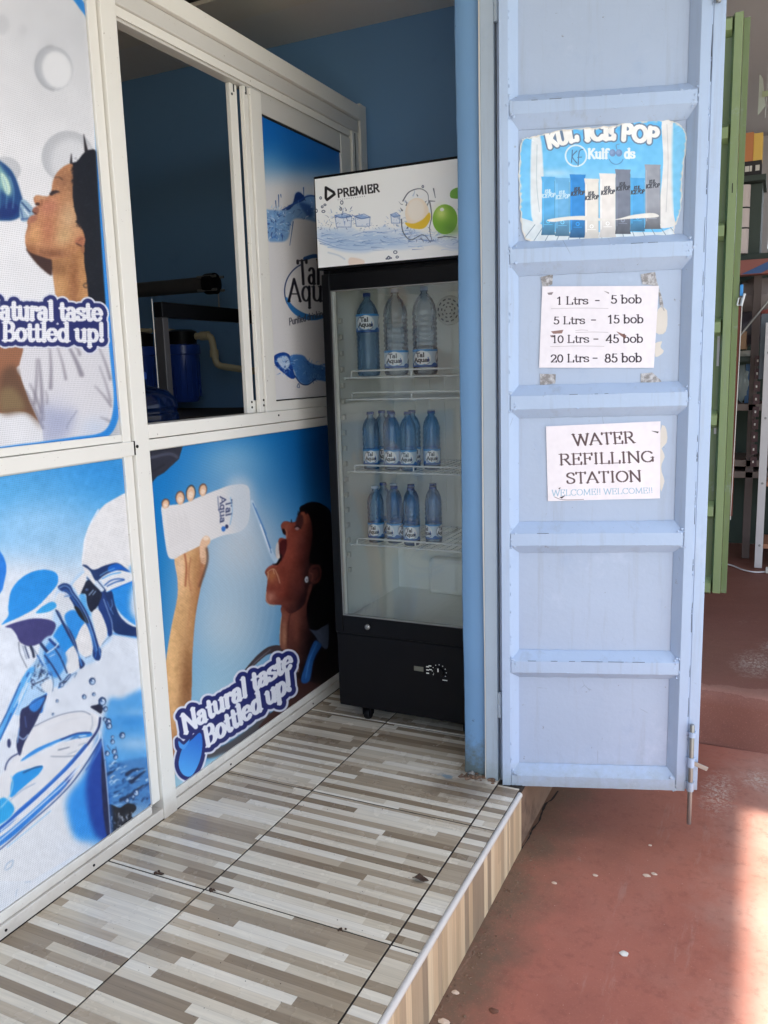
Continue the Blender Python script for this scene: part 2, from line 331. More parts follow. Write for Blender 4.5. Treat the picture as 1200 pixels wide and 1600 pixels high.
    s.poly([(186, 260), (260, 300), (330, 280), (300, 400), (192, 440)], (150, 158, 190), soft=22, alpha=.55, clip=T); s.glow((250, 330), 60, 90, (160, 166, 196), .5, clip=T); s.glow((420, 370), 70, 50, (190, 204, 226), .6, clip=T)
    s.line([(340, 290), (300, 350), (296, 372)], 5, (130, 134, 160), soft=2, alpha=.7)
    s.line([(500, 1700-1543), (500, 260)], 2, (200, 200, 206))
    # blue rounded border
    s.crop(0, 0, 2.857)
    B = [(-700, -700), (120, -700), (262, -140), (352, 10), (402, 90), (420, 240), (440, 640), (466, 1090), (492, 1460), (508, 1630), (520, 1760), (514, 1850), (490, 1915), (440, 1950), (330, 1966), (160, 1990), (0, 2010), (-700, 2110)]
    out = [(600, 2300), (600, -900)]
    M = s.clipmask(arr(smooth(B, False)).tolist()+[(-700, 2600), (700, 2600), (700, -1200), (-700, -1200)], False)
    s.put(M, (0, 0, s.w, s.h), arr((188, 189, 194)), 1)
    s.line(B, 30, (44, 134, 212)); s.line(B, 12, (40, 126, 206), soft=3, alpha=.5)
    # lettering
    L1 = [(-72, 1338), (452, 1352), (456, 1430), (-72, 1424)]; L2 = [(8, 1440), (462, 1446), (464, 1524), (8, 1520)]
    s.a = blur(s.a, 1).astype(np.float32)
    s.crop(0, 0, 2.857); slogan(s, (('Natural taste', L1), ('Bottled up!', L2)), 26, 18, 0)
    s.grain(2.5, 5)
    return s

def art_pouring_glass():                # lower near panel: water poured from a bottle into a glass
    s = Sheet(-260, 690, 255, 1580, 1.6, (216, 222, 231)); s.crop(0, 540, 2.857)
    s.poly([(-800, 300), (700, 300), (700, 820), (-800, 960)], (58, 148, 212), sm=False, soft=100)
    s.glow((130, 800), 300, 170, (150, 197, 232), .85); s.glow((470, 560), 170, 70, (44, 136, 208), .6); s.glow((0, 640), 200, 80, (84, 166, 220), .6); s.glow((300, 900), 150, 120, (150, 194, 226), .5)
    s.glow((60, 1060), 260, 90, (214, 219, 228), .9); s.mottled(2, 9, 8)
    nv, bl, md, lt, wh = (24, 48, 98), (22, 84, 168), (40, 138, 218), (140, 190, 230), (224, 222, 222)
    s.crop(0, 840, 5.217)
    s.poly([(470, 400), (560, 380), (690, 270), (860, 430), (915, 780), (820, 900), (780, 1000), (650, 1060), (480, 1220), (300, 1060), (400, 830), (440, 560)], (176, 206, 234), soft=10)
    # pale bottle with its dark waterline
    s.poly([(690, -10), (672, 100), (666, 230), (760, 280), (900, 300), (1300, 300), (1300, -420), (900, -300), (760, -150)], wh, sm=True); s.line([(800, -230), (720, -80), (684, 60), (670, 180)], 12, (236, 237, 241), soft=3, alpha=.8)
    s.poly([(905, 430), (1110, 330), (1300, 300), (1300, 760), (1120, 720), (1000, 640), (930, 540)], md, soft=6); s.poly([(1080, 400), (1160, 380), (1300, 380), (1300, 720), (1150, 700), (1060, 600)], (206, 212, 222), soft=26)
    s.poly([(900, 780), (1000, 800), (1160, 826), (1300, 830), (1300, 800), (1000, 770)], (60, 140, 216), soft=8)
    s.poly([(830, 452), (905, 434), (932, 540), (975, 640), (1050, 710), (1150, 738), (1300, 744), (1300, 800), (1160, 806), (1020, 796), (930, 770), (905, 690)], nv, soft=2)
    s.poly([(800, 470), (840, 450), (900, 600), (915, 690), (914, 780), (880, 800), (850, 700), (800, 590)], (26, 56, 120), soft=3)
    for P, w, c in (([(840, 500), (880, 610), (908, 690), (914, 780)], 5, (190, 206, 232)), ([(905, 505), (912, 550), (900, 580), (920, 626)], 5, (120, 160, 214)), ([(870, 520), (896, 590)], 5, (100, 140, 200)), ([(790, 600), (846, 700), (880, 800)], 8, (46, 110, 190))): s.line(P, w, c)
    s.poly([(668, 226), (700, 224), (760, 262), (860, 224), (950, 206), (1010, 240), (1050, 280), (960, 266), (860, 300), (790, 350), (760, 330), (730, 270)], nv, soft=2)
    s.poly([(880, 240), (950, 212), (1010, 244), (1060, 284), (980, 262), (890, 280)], (20, 92, 186), soft=3); s.poly([(1050, 240), (1120, 210), (1300, 200), (1300, 260), (1120, 280), (1070, 290)], (90, 164, 222), soft=12, alpha=.8)
    s.poly([(820, 330), (900, 290), (990, 276), (1100, 300), (1300, 290), (1300, 330), (1100, 350), (960, 400), (866, 442), (850, 400)], (222, 223, 226), soft=2)
    for P, w, c in (([(830, 334), (900, 300), (980, 284)], 8, md), ([(850, 388), (900, 350), (960, 336), (1010, 344), (940, 362), (870, 396)], 9, (20, 74, 160)), ([(810, 310), (860, 280), (930, 250)], 6, lt), ([(866, 444), (960, 404), (1100, 356)], 6, (60, 140, 214)), ([(900, 430), (1000, 390), (1120, 340)], 10, (20, 110, 206))): s.line(P, w, c)
    s.poly([(678, 256), (716, 262), (770, 350), (760, 380), (700, 300)], wh); s.line([(676, 310), (720, 340), (770, 400), (810, 430)], 9, (34, 60, 110)); s.poly([(770, 366), (800, 350), (846, 420), (820, 436), (786, 400)], (210, 220, 232)); s.line([(790, 350), (858, 430)], 8, nv)
    s.poly([(672, 400), (712, 345), (760, 380), (812, 436), (826, 470), (790, 560), (740, 606), (706, 540), (694, 460), (640, 462)], (22, 30, 52), soft=1.5); s.line([(722, 468), (756, 428)], 8, (170, 196, 226)); s.line([(752, 466), (776, 436)], 7, (170, 196, 226)); s.oval((704, 424), 14, 10, (70, 90, 130))
    s.poly([(640, 470), (690, 470), (706, 560), (740, 640), (690, 600)], (90, 168, 226), soft=5)
    # white neck bands between blue rings
    s.poly([(590, 380), (690, 280), (700, 340), (668, 420), (640, 470), (610, 420)], wh, soft=2); s.poly([(744, 622), (790, 580), (840, 660), (872, 780), (830, 860), (800, 900), (770, 760)], wh, soft=2); s.line([(912, 782), (826, 870)], 4, (90, 110, 140))
    s.poly([(470, 450), (560, 480), (600, 600), (540, 680), (500, 660), (440, 580)], (212, 216, 222), soft=2)
    s.poly([(520, 640), (600, 590), (680, 690), (650, 790), (610, 830), (570, 770)], md, soft=6); s.poly([(440, 780), (520, 700), (600, 860), (540, 930), (500, 960), (430, 850)], (34, 140, 220), soft=5); s.poly([(610, 840), (690, 700), (750, 900), (720, 970), (680, 970), (640, 930)], wh, soft=2); s.poly([(520, 950), (600, 880), (640, 980), (640, 1060), (560, 1110), (520, 1050)], (220, 221, 224), soft=3)
    ring = [(466, 400), (520, 370), (570, 390), (596, 440), (660, 530), (720, 640), (770, 780), (800, 880), (820, 920), (810, 990), (780, 1000), (750, 960), (752, 880), (730, 780), (690, 690), (620, 590), (560, 490), (500, 440)]
    s.poly(ring, (22, 52, 112), soft=1.5)
    s.poly([(600, 560), (660, 590), (720, 690), (690, 690), (640, 640)], (20, 24, 34), soft=3)
    for P, w, c in (([(480, 410), (520, 392), (560, 410), (580, 450), (640, 530), (700, 640), (752, 790), (786, 920)], 6, (150, 186, 226)), ([(500, 440), (540, 430), (590, 500), (670, 620), (730, 770), (770, 930)], 5, (60, 130, 206)), ([(474, 440), (530, 452), (560, 480)], 14, (190, 210, 234)), ([(520, 480), (590, 470)], 6, (40, 96, 170)), ([(716, 700), (776, 900), (770, 980)], 7, (56, 120, 200)), ([(800, 890), (812, 960)], 7, (90, 150, 220))): s.line(P, w, c)
    s.poly([(446, 590), (480, 610), (520, 690), (570, 760), (612, 850), (640, 960), (676, 1010), (684, 1040), (650, 1070), (640, 1040), (630, 960), (590, 870), (540, 780), (500, 700)], (24, 46, 96), soft=1.5); s.line([(470, 610), (530, 710), (596, 850), (652, 1020)], 5, (120, 164, 216)); s.line([(640, 970), (660, 1040)], 12, (60, 130, 206))
    for P in ([(690, 980), (730, 964)], [(580, 1120), (614, 1100)], [(600, 1136), (620, 1104)]): s.line(P, 8, (110, 140, 176))
    s.poly([(470, 1230), (490, 1180), (560, 1110), (570, 1130), (520, 1190)], (30, 60, 110), soft=1); s.line([(486, 1210), (540, 1150), (564, 1120)], 7, (200, 216, 234)); s.line([(500, 1180), (536, 1170)], 8, (30, 40, 60)); s.line([(470, 1226), (500, 1214)], 7, (60, 140, 214))
    # leaf shapes of the emblem
    s.line([(0, 712), (200, 640), (360, 520), (460, 400)], 34, (222, 222, 226), w1=14)
    s.poly([(10, 708), (64, 640), (66, 560), (90, 430), (170, 330), (280, 272), (390, 264), (462, 300), (462, 380), (390, 470), (290, 570), (170, 640), (60, 690)], (28, 138, 218)); s.poly([(290, 614), (330, 570), (410, 524), (450, 536), (452, 566), (400, 600), (340, 614)], (48, 156, 220))
    s.poly([(-60, 60), (0, 116), (36, 180), (50, 260), (30, 370), (8, 440), (-60, 470)], (30, 120, 214))
    s.poly([(40, 726), (130, 690), (260, 660), (370, 664), (440, 690), (446, 740), (400, 810), (310, 866), (230, 884), (160, 850), (130, 790), (90, 740)], (56, 56, 112))
    # falling stream under the mouth
    r = random.Random(9)
    s.poly([(400, 800), (470, 860), (540, 1100), (470, 1200), (380, 1260), (330, 1420), (60, 1430), (130, 1240), (220, 1080), (300, 980), (330, 860)], (170, 204, 234), soft=6)
    s.poly([(400, 850), (500, 900), (540, 1010), (460, 1140), (400, 1100), (350, 960)], (52, 136, 212), soft=8, alpha=.9)
    for P, w, c in (([(150, 850), (160, 940), (216, 1060)], 5, (60, 70, 90)), ([(200, 885), (232, 980)], 10, (40, 56, 96)), ([(180, 880), (214, 990)], 5, (90, 110, 140)), ([(246, 886), (264, 930), (272, 970)], 20, (26, 36, 64)), ([(260, 890), (310, 970)], 5, (70, 90, 120)), ([(330, 866), (380, 930)], 24, (22, 44, 92)), ([(400, 830), (440, 870), (470, 890)], 22, (22, 60, 130)), ([(440, 900), (490, 980), (540, 1100)], 13, (30, 60, 110)), ([(360, 960), (420, 1040), (490, 1160)], 13, (26, 52, 104)), ([(300, 960), (360, 1060), (410, 1120)], 12, (26, 90, 176)), ([(410, 1090), (430, 1180), (424, 1250)], 7, (80, 110, 150)), ([(470, 920), (520, 940), (500, 990)], 8, (70, 150, 220)), ([(380, 940), (410, 920), (450, 890), (470, 860)], 11, (206, 220, 236)), ([(400, 970), (440, 950)], 8, (190, 210, 234))): s.line(P, w, c)
    s.poly([(300, 975), (330, 1020), (380, 1080), (390, 1120), (340, 1130), (290, 1120), (270, 1060)], (150, 184, 214), soft=3)
    for i in range(40):
        x, y = r.gauss(320, 36), r.gauss(1100, 60); s.line([(x, y), (x+r.uniform(-16, 16), y+14), (x+r.uniform(-24, 24), y+r.uniform(18, 40))], r.uniform(5, 13), r.choice([(22, 36, 66), (40, 70, 120), (232, 234, 236), (110, 150, 190), (26, 60, 110)]), w1=2)
    for P, w, c in (([(280, 1190), (330, 1170), (390, 1140)], 9, (50, 66, 96)), ([(300, 1220), (350, 1256), (400, 1230), (420, 1180)], 9, (90, 116, 150)), ([(330, 1190), (380, 1180), (380, 1150)], 8, (120, 140, 170)), ([(260, 1190), (270, 1200)], 16, (30, 44, 80)), ([(230, 1130), (250, 1150)], 10, (40, 60, 100))): s.line(P, w, c)
    s.poly([(330, 1200), (410, 1150), (424, 1230), (370, 1262)], (214, 220, 228), soft=5)
    s.poly([(220, 1080), (280, 1060), (240, 1160), (190, 1290), (120, 1420), (60, 1430), (130, 1250)], (80, 164, 226), soft=4); s.line([(230, 1100), (160, 1240), (90, 1400)], 12, (26, 84, 160)); s.line([(250, 1110), (200, 1200), (150, 1330)], 10, (190, 216, 238)); s.line([(170, 1200), (110, 1330)], 8, (160, 200, 232)); s.poly([(210, 1420), (260, 1330), (340, 1290), (380, 1270), (350, 1360), (330, 1430)], (34, 110, 196), soft=3); s.line([(330, 1320), (310, 1420)], 14, (28, 50, 90))
    s.crop(0, 1060, 4.212)
    # lake behind, waves and a dark rock
    s.poly([(700, 170), (800, 130), (960, 60), (1100, 60), (1100, 640), (690, 640)], (84, 160, 220), soft=16); s.glow((860, 280), 120, 60, (56, 142, 214), .8); s.glow((900, 430), 160, 50, (170, 202, 230), .7); s.glow((900, 220), 120, 30, (150, 194, 230), .5); s.poly([(690, 580), (800, 545), (1000, 510), (1100, 500), (1100, 900), (700, 900)], (70, 130, 190), soft=8)
    for i in range(110):
        x, y = r.uniform(700, 1010), r.uniform(560, 850); L = r.uniform(14, 50)
        s.line([(x, y), (x+L*.5, y-r.uniform(6, 18)), (x+L, y-r.uniform(4, 16))], r.uniform(5, 18), r.choice([(22, 50, 96), (34, 84, 146), (60, 110, 170), (150, 190, 224), (214, 226, 236)]), w1=2, alpha=.75, soft=1)
    for P in ([(830, 630), (870, 604), (905, 594)], [(860, 680), (910, 640), (950, 610)], [(790, 800), (850, 770), (900, 730), (940, 704)], [(700, 630), (735, 612)]): s.line(P, 26, (26, 46, 80), w1=10, soft=3)
    s.glow((900, 900), 160, 70, (214, 214, 210), .5)
    s.poly([(712, 830), (780, 850), (830, 822), (880, 830), (892, 860), (860, 900), (880, 940), (820, 990), (770, 1010), (730, 1020), (716, 940)], (28, 32, 42), soft=2)
    for i in range(34):
        x, y = r.uniform(725, 880), r.uniform(880, 1010); s.line([(x, y), (x+r.uniform(-10, 14), y+r.uniform(6, 34))], r.uniform(4, 12), r.choice([(200, 206, 212), (120, 140, 170), (60, 70, 90), (236, 238, 240)]), w1=2, alpha=.7)
    # the glass: far rim, water, thick near rim, blue wall
    s.poly([(-500, 1340), (-500, 900), (0, 640), (120, 480), (230, 310), (420, 230), (560, 214), (640, 240), (652, 340), (690, 600), (726, 1040), (560, 1120), (200, 1330)], (222, 222, 225), sm=False, soft=2)
    s.poly([(640, 340), (664, 420), (690, 640), (720, 1040), (640, 1110), (500, 1060), (440, 900), (440, 780), (540, 640), (620, 480)], (40, 140, 224), soft=22, alpha=.95)
    s.poly([(610, 500), (660, 400), (690, 640), (722, 1050), (640, 1050), (580, 900), (560, 700)], (22, 60, 150), soft=16, alpha=.95); s.poly([(664, 440), (690, 640), (724, 1046), (690, 1000), (664, 740)], (28, 36, 74), soft=5); s.line([(660, 350), (690, 600), (724, 1040)], 5, (206, 212, 224)); s.glow((560, 1110), 140, 50, (214, 218, 226), .8)
    s.poly([(130, 545), (220, 470), (380, 400), (520, 356), (590, 352), (590, 380), (470, 400), (320, 450), (200, 510)], (44, 136, 216), soft=2); s.line([(400, 400), (500, 362), (588, 356)], 10, (26, 60, 130)); s.line([(150, 540), (330, 440), (480, 386)], 6, (170, 206, 236))
    for P, w, c in (([(220, 316), (330, 262), (440, 226), (540, 216), (590, 238)], 5, (110, 124, 148)), ([(600, 250), (604, 300), (590, 340)], 6, (170, 176, 190)), ([(560, 216), (620, 240), (640, 290), (600, 390)], 5, (236, 236, 240)), ([(300, 330), (420, 280), (560, 250)], 4, (200, 204, 212)), ([(270, 490), (350, 440), (470, 390), (560, 374)], 8, (228, 234, 240)), ([(380, 470), (450, 452)], 6, (90, 104, 126)), ([(330, 512), (420, 514), (500, 506)], 4, (100, 112, 134)), ([(440, 500), (500, 474)], 4, (150, 160, 176)), ([(460, 400), (500, 380), (520, 392)], 8, (60, 110, 170)), ([(510, 440), (560, 420)], 4, (150, 160, 176))): s.line(P, w, c)
    s.poly([(76, 660), (110, 620), (180, 596), (250, 574), (280, 580), (250, 630), (190, 680), (120, 740), (64, 780)], (36, 146, 220), soft=1.5); s.line([(150, 620), (220, 588), (270, 578)], 7, (26, 60, 110)); s.poly([(-80, 900), (0, 790), (50, 800), (90, 860), (40, 930), (-80, 990)], (40, 160, 222), soft=5); s.line([(70, 640), (80, 700), (50, 790), (0, 850)], 8, (150, 200, 230)); s.line([(64, 800), (150, 730), (230, 690)], 5, (140, 160, 190))
    s.line([(654, 260), (640, 330), (580, 420), (480, 540), (380, 650), (260, 760), (130, 870), (0, 980), (-500, 1340)], 15, (30, 44, 96)); s.line([(560, 440), (440, 580), (300, 720), (130, 870), (0, 990), (-400, 1260)], 22, (26, 100, 200), w1=36, alpha=.85); s.line([(640, 330), (560, 440), (470, 550)], 6, (60, 70, 130)); s.line([(600, 420), (480, 560), (360, 680), (200, 830), (0, 1000)], 8, (222, 228, 238))
    s.poly([(500, 590), (470, 650), (400, 740), (310, 820), (340, 760), (420, 670)], (24, 60, 150), soft=3); s.line([(420, 690), (330, 780), (180, 920), (0, 1070), (-400, 1340)], 30, (32, 118, 208), w1=54, alpha=.95)
    s.line([(660, 400), (600, 500), (520, 620), (440, 720), (330, 830), (180, 960), (0, 1120), (-400, 1420)], 7, (28, 56, 120)); s.line([(650, 350), (640, 410), (560, 530), (450, 660)], 8, (226, 230, 238)); s.line([(520, 570), (420, 690), (300, 800), (120, 960), (-60, 1110)], 9, (206, 222, 240)); s.line([(330, 870), (200, 980), (40, 1110)], 6, (150, 196, 232)); s.line([(656, 440), (620, 520), (560, 600)], 9, (60, 110, 190))
    # dark tongue of water and the drops
    s.poly([(134, 216), (180, 180), (300, 108), (270, 200), (230, 290), (180, 380), (150, 440), (126, 510), (104, 430), (124, 330)], (30, 40, 82), soft=2); s.poly([(190, 180), (290, 120), (260, 190), (220, 220)], (46, 126, 206), soft=3); s.line([(120, 380), (150, 400), (180, 370)], 9, (150, 170, 206)); s.line([(160, 250), (170, 320)], 7, (70, 90, 140)); s.line([(124, 490), (70, 520), (40, 560), (30, 600)], 9, (60, 72, 116)); s.oval((56, 426), 12, 30, (44, 56, 100)); s.line([(124, 330), (112, 420)], 8, (110, 150, 200))
    for P, w, c in (([(160, 0), (80, 180), (0, 360), (-80, 520)], 30, (84, 164, 224)), ([(130, 30), (60, 190), (-10, 330)], 8, (24, 76, 150)), ([(180, 30), (100, 210), (20, 380)], 9, (222, 228, 236)), ([(150, 60), (90, 190)], 6, (190, 212, 234)), ([(110, 170), (30, 330), (-30, 450)], 12, (40, 130, 212)), ([(70, 230), (0, 400)], 6, (26, 70, 140))): s.line(P, w, c)
    for x, y, R in ((602, 18, 22), (548, 120, 15), (612, 104, 12), (372, 148, 10), (668, 150, 26), (650, 190, 22), (688, 200, 16), (706, 285, 22), (712, 312, 20), (684, 268, 13), (735, 385, 10), (735, 415, 15), (800, 374, 20), (700, 492, 16), (745, 480, 16), (755, 516, 16), (684, 545, 9), (890, 750, 22), (830, 800, 16), (870, 775, 12), (345, 236, 9), (400, 40, 16), (212, 20, 14)):
        s.oval((x, y), R, R*1.1, (34, 60, 104)); s.oval((x+R*.1, y+R*.15), R*.66, R*.74, (176, 200, 226)); s.oval((x-R*.2, y-R*.1), R*.3, R*.34, (60, 96, 150)); s.oval((x+R*.25, y-R*.3), R*.24, R*.24, (248, 250, 252))
    s.poly([(590, 186), (640, 172), (670, 190), (660, 230), (630, 214)], (26, 32, 58), soft=1); s.line([(700, 440), (720, 470)], 6, (60, 90, 140)); s.line([(756, 450), (768, 500)], 5, (60, 90, 140))
    for P in ([(26, 1256), (40, 1220), (80, 1196), (70, 1236), (36, 1260)], [(160, 1340), (194, 1336)], [(100, 1430), (104, 1400), (112, 1386)]): s.line(P, 6, (110, 146, 184), alpha=.8)
    s.glow((120, 1400), 420, 200, (226, 224, 224), .6)
    s.a = blur(s.a, 1).astype(np.float32); s.mottled(2, 4, 18); s.grain(3.0, 6)
    return s

def art_open_mouth():                   # lower far panel: woman pouring water into her mouth
    s = Sheet(205, 610, 545, 1260, 2, (14, 112, 186)); s.crop(200, 650, 2.711)
    s.glow((440, 190), 150, 110, (120, 172, 206), .75); s.glow((470, 560), 250, 290, (190, 198, 206), 1); s.glow((420, 900), 250, 320, (176, 194, 206), 1); s.glow((400, 1200), 230, 220, (156, 190, 206), .95)
    s.glow((90, 500), 90, 420, (10, 118, 190), .8); s.glow((900, 150), 190, 260, (6, 62, 124), .9)
    for i in range(12): s.oval((300, 790), 30+26*i, 40+34*i, (176, 206, 224), a0=-70, a1=70, w=7, soft=4, alpha=.16)
    s.poly([(70, 140), (228, 128), (212, 182), (186, 206), (150, 240), (120, 256), (92, 288), (70, 290)], (44, 44, 56), sm=False); s.line([(80, 180), (170, 160), (205, 175)], 12, (70, 72, 88), soft=2); s.line([(90, 240), (150, 205)], 8, (30, 30, 40), soft=2)
    # forearm and hand
    arm = [(196, 590), (206, 690), (206, 770), (182, 890), (160, 1030), (143, 1160), (150, 1340), (164, 1516), (206, 1512), (236, 1380), (266, 1216), (270, 1040), (282, 860), (304, 730), (330, 610), (326, 556), (270, 556)]
    A = s.clipmask(arm)
    s.poly(arm, (218, 170, 118)); s.glow((300, 800), 34, 300, (150, 96, 58), .8, clip=A); s.glow((250, 1150), 44, 200, (120, 76, 46), .85, clip=A); s.glow((180, 1000), 40, 260, (226, 180, 124), .7, clip=A); s.glow((215, 640), 26, 90, (236, 196, 160), .8, clip=A); s.glow((180, 1420), 60, 110, (156, 98, 56), .8, clip=A)
    s.line([(236, 580), (244, 640), (240, 720)], 8, (168, 100, 66), soft=2, clip=A); s.line([(262, 600), (254, 670), (262, 740)], 6, (180, 118, 82), soft=2, clip=A); s.line([(300, 570), (312, 640), (296, 720)], 9, (176, 116, 84), soft=3, clip=A); s.line([(262, 700), (268, 760), (250, 900)], 6, (190, 136, 92), soft=3, clip=A)
    bott = [(138, 384), (164, 378), (230, 370), (300, 342), (372, 314), (440, 292), (505, 296), (516, 360), (508, 450), (470, 490), (400, 506), (340, 530), (280, 560), (222, 588), (190, 606), (166, 592), (152, 520), (142, 440)]
    s.poly(bott, (224, 219, 217)); s.poly([(420, 280), (520, 280), (530, 470), (450, 500)], (196, 206, 216), soft=22, alpha=.7)
    for i in range(12): s.line([(160+i*8, 400+(i % 3)*14), (176+i*8, 560-i*4)], 3, (206, 200, 198), soft=1, alpha=.5)
    s.poly([(300, 560), (306, 528), (322, 508), (340, 512), (345, 535), (330, 560), (330, 620), (306, 620)], (226, 184, 150)); s.oval((327, 518), 12, 9, (240, 214, 190))
    for x, y, rx, ry, rot in ((155, 370, 13, 18, .2), (217, 346, 16, 26, 0), (262, 326, 17, 32, .1), (314, 312, 14, 24, .15)):
        s.oval((x, y), rx+4, ry+3, (122, 84, 66) if x != 262 else (66, 62, 60), rot=rot); s.oval((x, y+4), rx, ry, (224, 184, 152), rot=rot); s.oval((x, y+8), rx*.6, ry*.45, (238, 212, 190), rot=rot)
    s.texture(A, 4, 2, 26); s.texture(A, 3, 8, 27)
    for k in range(9): s.line([(300, 600+k*9), (312, 606+k*9), (322, 600+k*10)], 3, (150, 98, 70), soft=1, alpha=.6)
    s.line([(330, 560), (332, 620), (300, 720)], 10, (96, 62, 44), soft=3, alpha=.8)
    navy = (38, 48, 92)
    s.text('Tal', [(438, 352), (438, 420), (413, 426), (413, 358)], navy, thick=.2, thin=.1, serif=.1)
    s.text('Aqua', [(412, 338), (412, 450), (388, 456), (388, 340)], navy, thick=.2, thin=.1, serif=.1)
    s.line([(378, 342), (382, 390), (396, 440)], 5, (110, 120, 150), alpha=.8); s.oval((402, 478), 9, 11, (46, 110, 190)); s.oval((416, 468), 7, 9, navy)
    s.line([(432, 345), (440, 400), (430, 460)], 4, (120, 170, 210), alpha=.8)
    # stream of water
    s.line([(524, 362), (566, 470), (610, 590), (638, 622)], 13, (196, 214, 230), w1=22, alpha=.7); s.line([(528, 370), (570, 470), (604, 560)], 4, (70, 120, 180)); s.line([(540, 390), (586, 500)], 3, (90, 140, 196)); s.line([(560, 460), (600, 570)], 5, (236, 242, 248)); s.line([(574, 480), (606, 580)], 3, (60, 104, 160))
    # neck and shoulders
    s.poly([(460, 1122), (520, 1040), (584, 982), (640, 972), (642, 1000), (590, 1010), (540, 1050)], (66, 56, 58)); s.line([(480, 1100), (540, 1040), (600, 990)], 4, (150, 150, 160), alpha=.6)
    s.poly([(320, 1420), (400, 1396), (500, 1330), (566, 1270), (570, 1228), (590, 1240), (600, 1290), (540, 1340), (420, 1430), (340, 1450)], (74, 72, 76), soft=3)
    s.poly([(640, 1000), (690, 1180), (600, 1260), (570, 1320), (930, 1130), (930, 860), (800, 900)], (62, 36, 34))
    s.crop(400, 760, 5.333)
    nk = [(215, 985), (212, 1080), (196, 1180), (196, 1330), (240, 1380), (320, 1500), (350, 1600), (700, 1600), (700, 1000), (560, 700), (380, 800)]
    K_ = s.clipmask(nk); s.poly(nk, (112, 60, 50), grad=((330, 1000), (540, 1080), (26, 16, 18)))
    s.glow((250, 1080), 50, 60, (134, 74, 60), .7, clip=K_); s.glow((230, 1250), 24, 140, (170, 120, 92), .85, clip=K_); s.glow((330, 1180), 34, 160, (128, 72, 58), .7, clip=K_); s.line([(300, 1000), (270, 1130), (262, 1330)], 10, (84, 46, 40), soft=4, clip=K_); s.line([(208, 1090), (198, 1200), (198, 1320)], 6, (206, 178, 140), soft=1, alpha=.8); s.glow((300, 1440), 70, 70, (96, 54, 46), .7, clip=K_)
    s.poly([(440, 1185), (500, 1200), (560, 1150), (580, 1090), (600, 1100), (596, 1340), (540, 1330), (490, 1250)], (84, 92, 110), soft=1); s.poly([(480, 1290), (520, 1300), (540, 1330), (480, 1440), (440, 1620), (370, 1620), (420, 1440)], (36, 84, 146), soft=1); s.line([(500, 1310), (440, 1450), (410, 1600)], 9, (64, 124, 190), soft=2)
    s.line([(340, 1490), (352, 1520), (346, 1545), (336, 1520)], 5, (200, 160, 150)); s.line([(300, 1400), (330, 1480), (340, 1500)], 3, (190, 160, 140), alpha=.6)
    # head tilted back, mouth open
    s.poly([(360, 200), (400, 150), (470, 128), (550, 150), (620, 220), (640, 400), (660, 700), (664, 1000), (600, 1130), (520, 1180), (440, 1180), (420, 1000), (470, 800), (420, 640), (430, 400)], (16, 12, 15))
    face = [(372, 206), (350, 240), (330, 290), (292, 298), (240, 290), (210, 312), (208, 346), (226, 384), (242, 404), (250, 436), (206, 428), (184, 456), (182, 540), (196, 570), (188, 610), (160, 650), (110, 664), (76, 700), (74, 726), (92, 770), (84, 860), (76, 930), (90, 972), (140, 986), (212, 992), (280, 1060), (400, 980), (440, 820), (520, 800), (540, 660), (440, 630), (470, 420), (440, 240)]
    F = s.clipmask(face)
    s.poly(face, (126, 58, 46), grad=((300, 600), (450, 640), (40, 22, 24)))
    s.glow((130, 740), 44, 60, (170, 104, 66), .85, clip=F); s.glow((120, 920), 44, 50, (186, 124, 104), .85, clip=F); s.glow((260, 560), 60, 150, (140, 64, 50), .7, clip=F); s.glow((250, 330), 36, 40, (150, 86, 70), .8, clip=F); s.glow((390, 270), 36, 70, (150, 84, 62), .85, clip=F); s.glow((230, 960), 90, 40, (110, 60, 50), .7, clip=F); s.glow((340, 800), 70, 120, (98, 46, 40), .7, clip=F); s.glow((380, 500), 50, 100, (92, 42, 38), .7, clip=F); s.glow((300, 720), 60, 80, (120, 58, 46), .5, clip=F)
    s.line([(352, 236), (372, 206), (400, 204), (416, 226)], 13, (24, 16, 18), soft=2); s.poly([(330, 290), (350, 240), (384, 240), (392, 300), (370, 350), (330, 360)], (66, 34, 34), soft=7); s.poly([(322, 346), (346, 340), (358, 356), (336, 366)], (150, 120, 120), soft=1); s.line([(320, 340), (350, 330), (372, 350)], 8, (22, 14, 16), soft=1); s.line([(294, 300), (292, 278)], 7, (30, 20, 22)); s.line([(344, 236), (350, 206)], 5, (30, 20, 22))
    s.poly([(216, 356), (240, 360), (244, 400), (226, 396)], (30, 16, 18), soft=2); s.line([(250, 430), (256, 390), (244, 360)], 8, (176, 116, 92), soft=2); s.poly([(196, 470), (250, 440), (252, 520), (210, 620), (196, 580)], (74, 26, 28), soft=4); s.poly([(168, 480), (186, 470), (190, 590), (168, 596), (160, 540)], (206, 196, 190), soft=1); s.poly([(132, 646), (166, 640), (190, 600), (204, 560), (214, 590), (190, 640), (160, 660)], (22, 14, 16), soft=2); s.poly([(176, 570), (192, 560), (196, 596), (176, 604)], (220, 206, 196), soft=1); s.line([(92, 690), (130, 662), (168, 664)], 14, (150, 76, 66), soft=3)
    for P, w in (([(90, 720), (110, 700), (150, 690), (180, 750), (196, 806)], 5), ([(100, 720), (96, 770)], 6), ([(84, 880), (82, 940), (110, 986), (150, 996)], 5), ([(140, 690), (150, 730)], 5)): s.line(P, w, (232, 196, 160), alpha=.8)
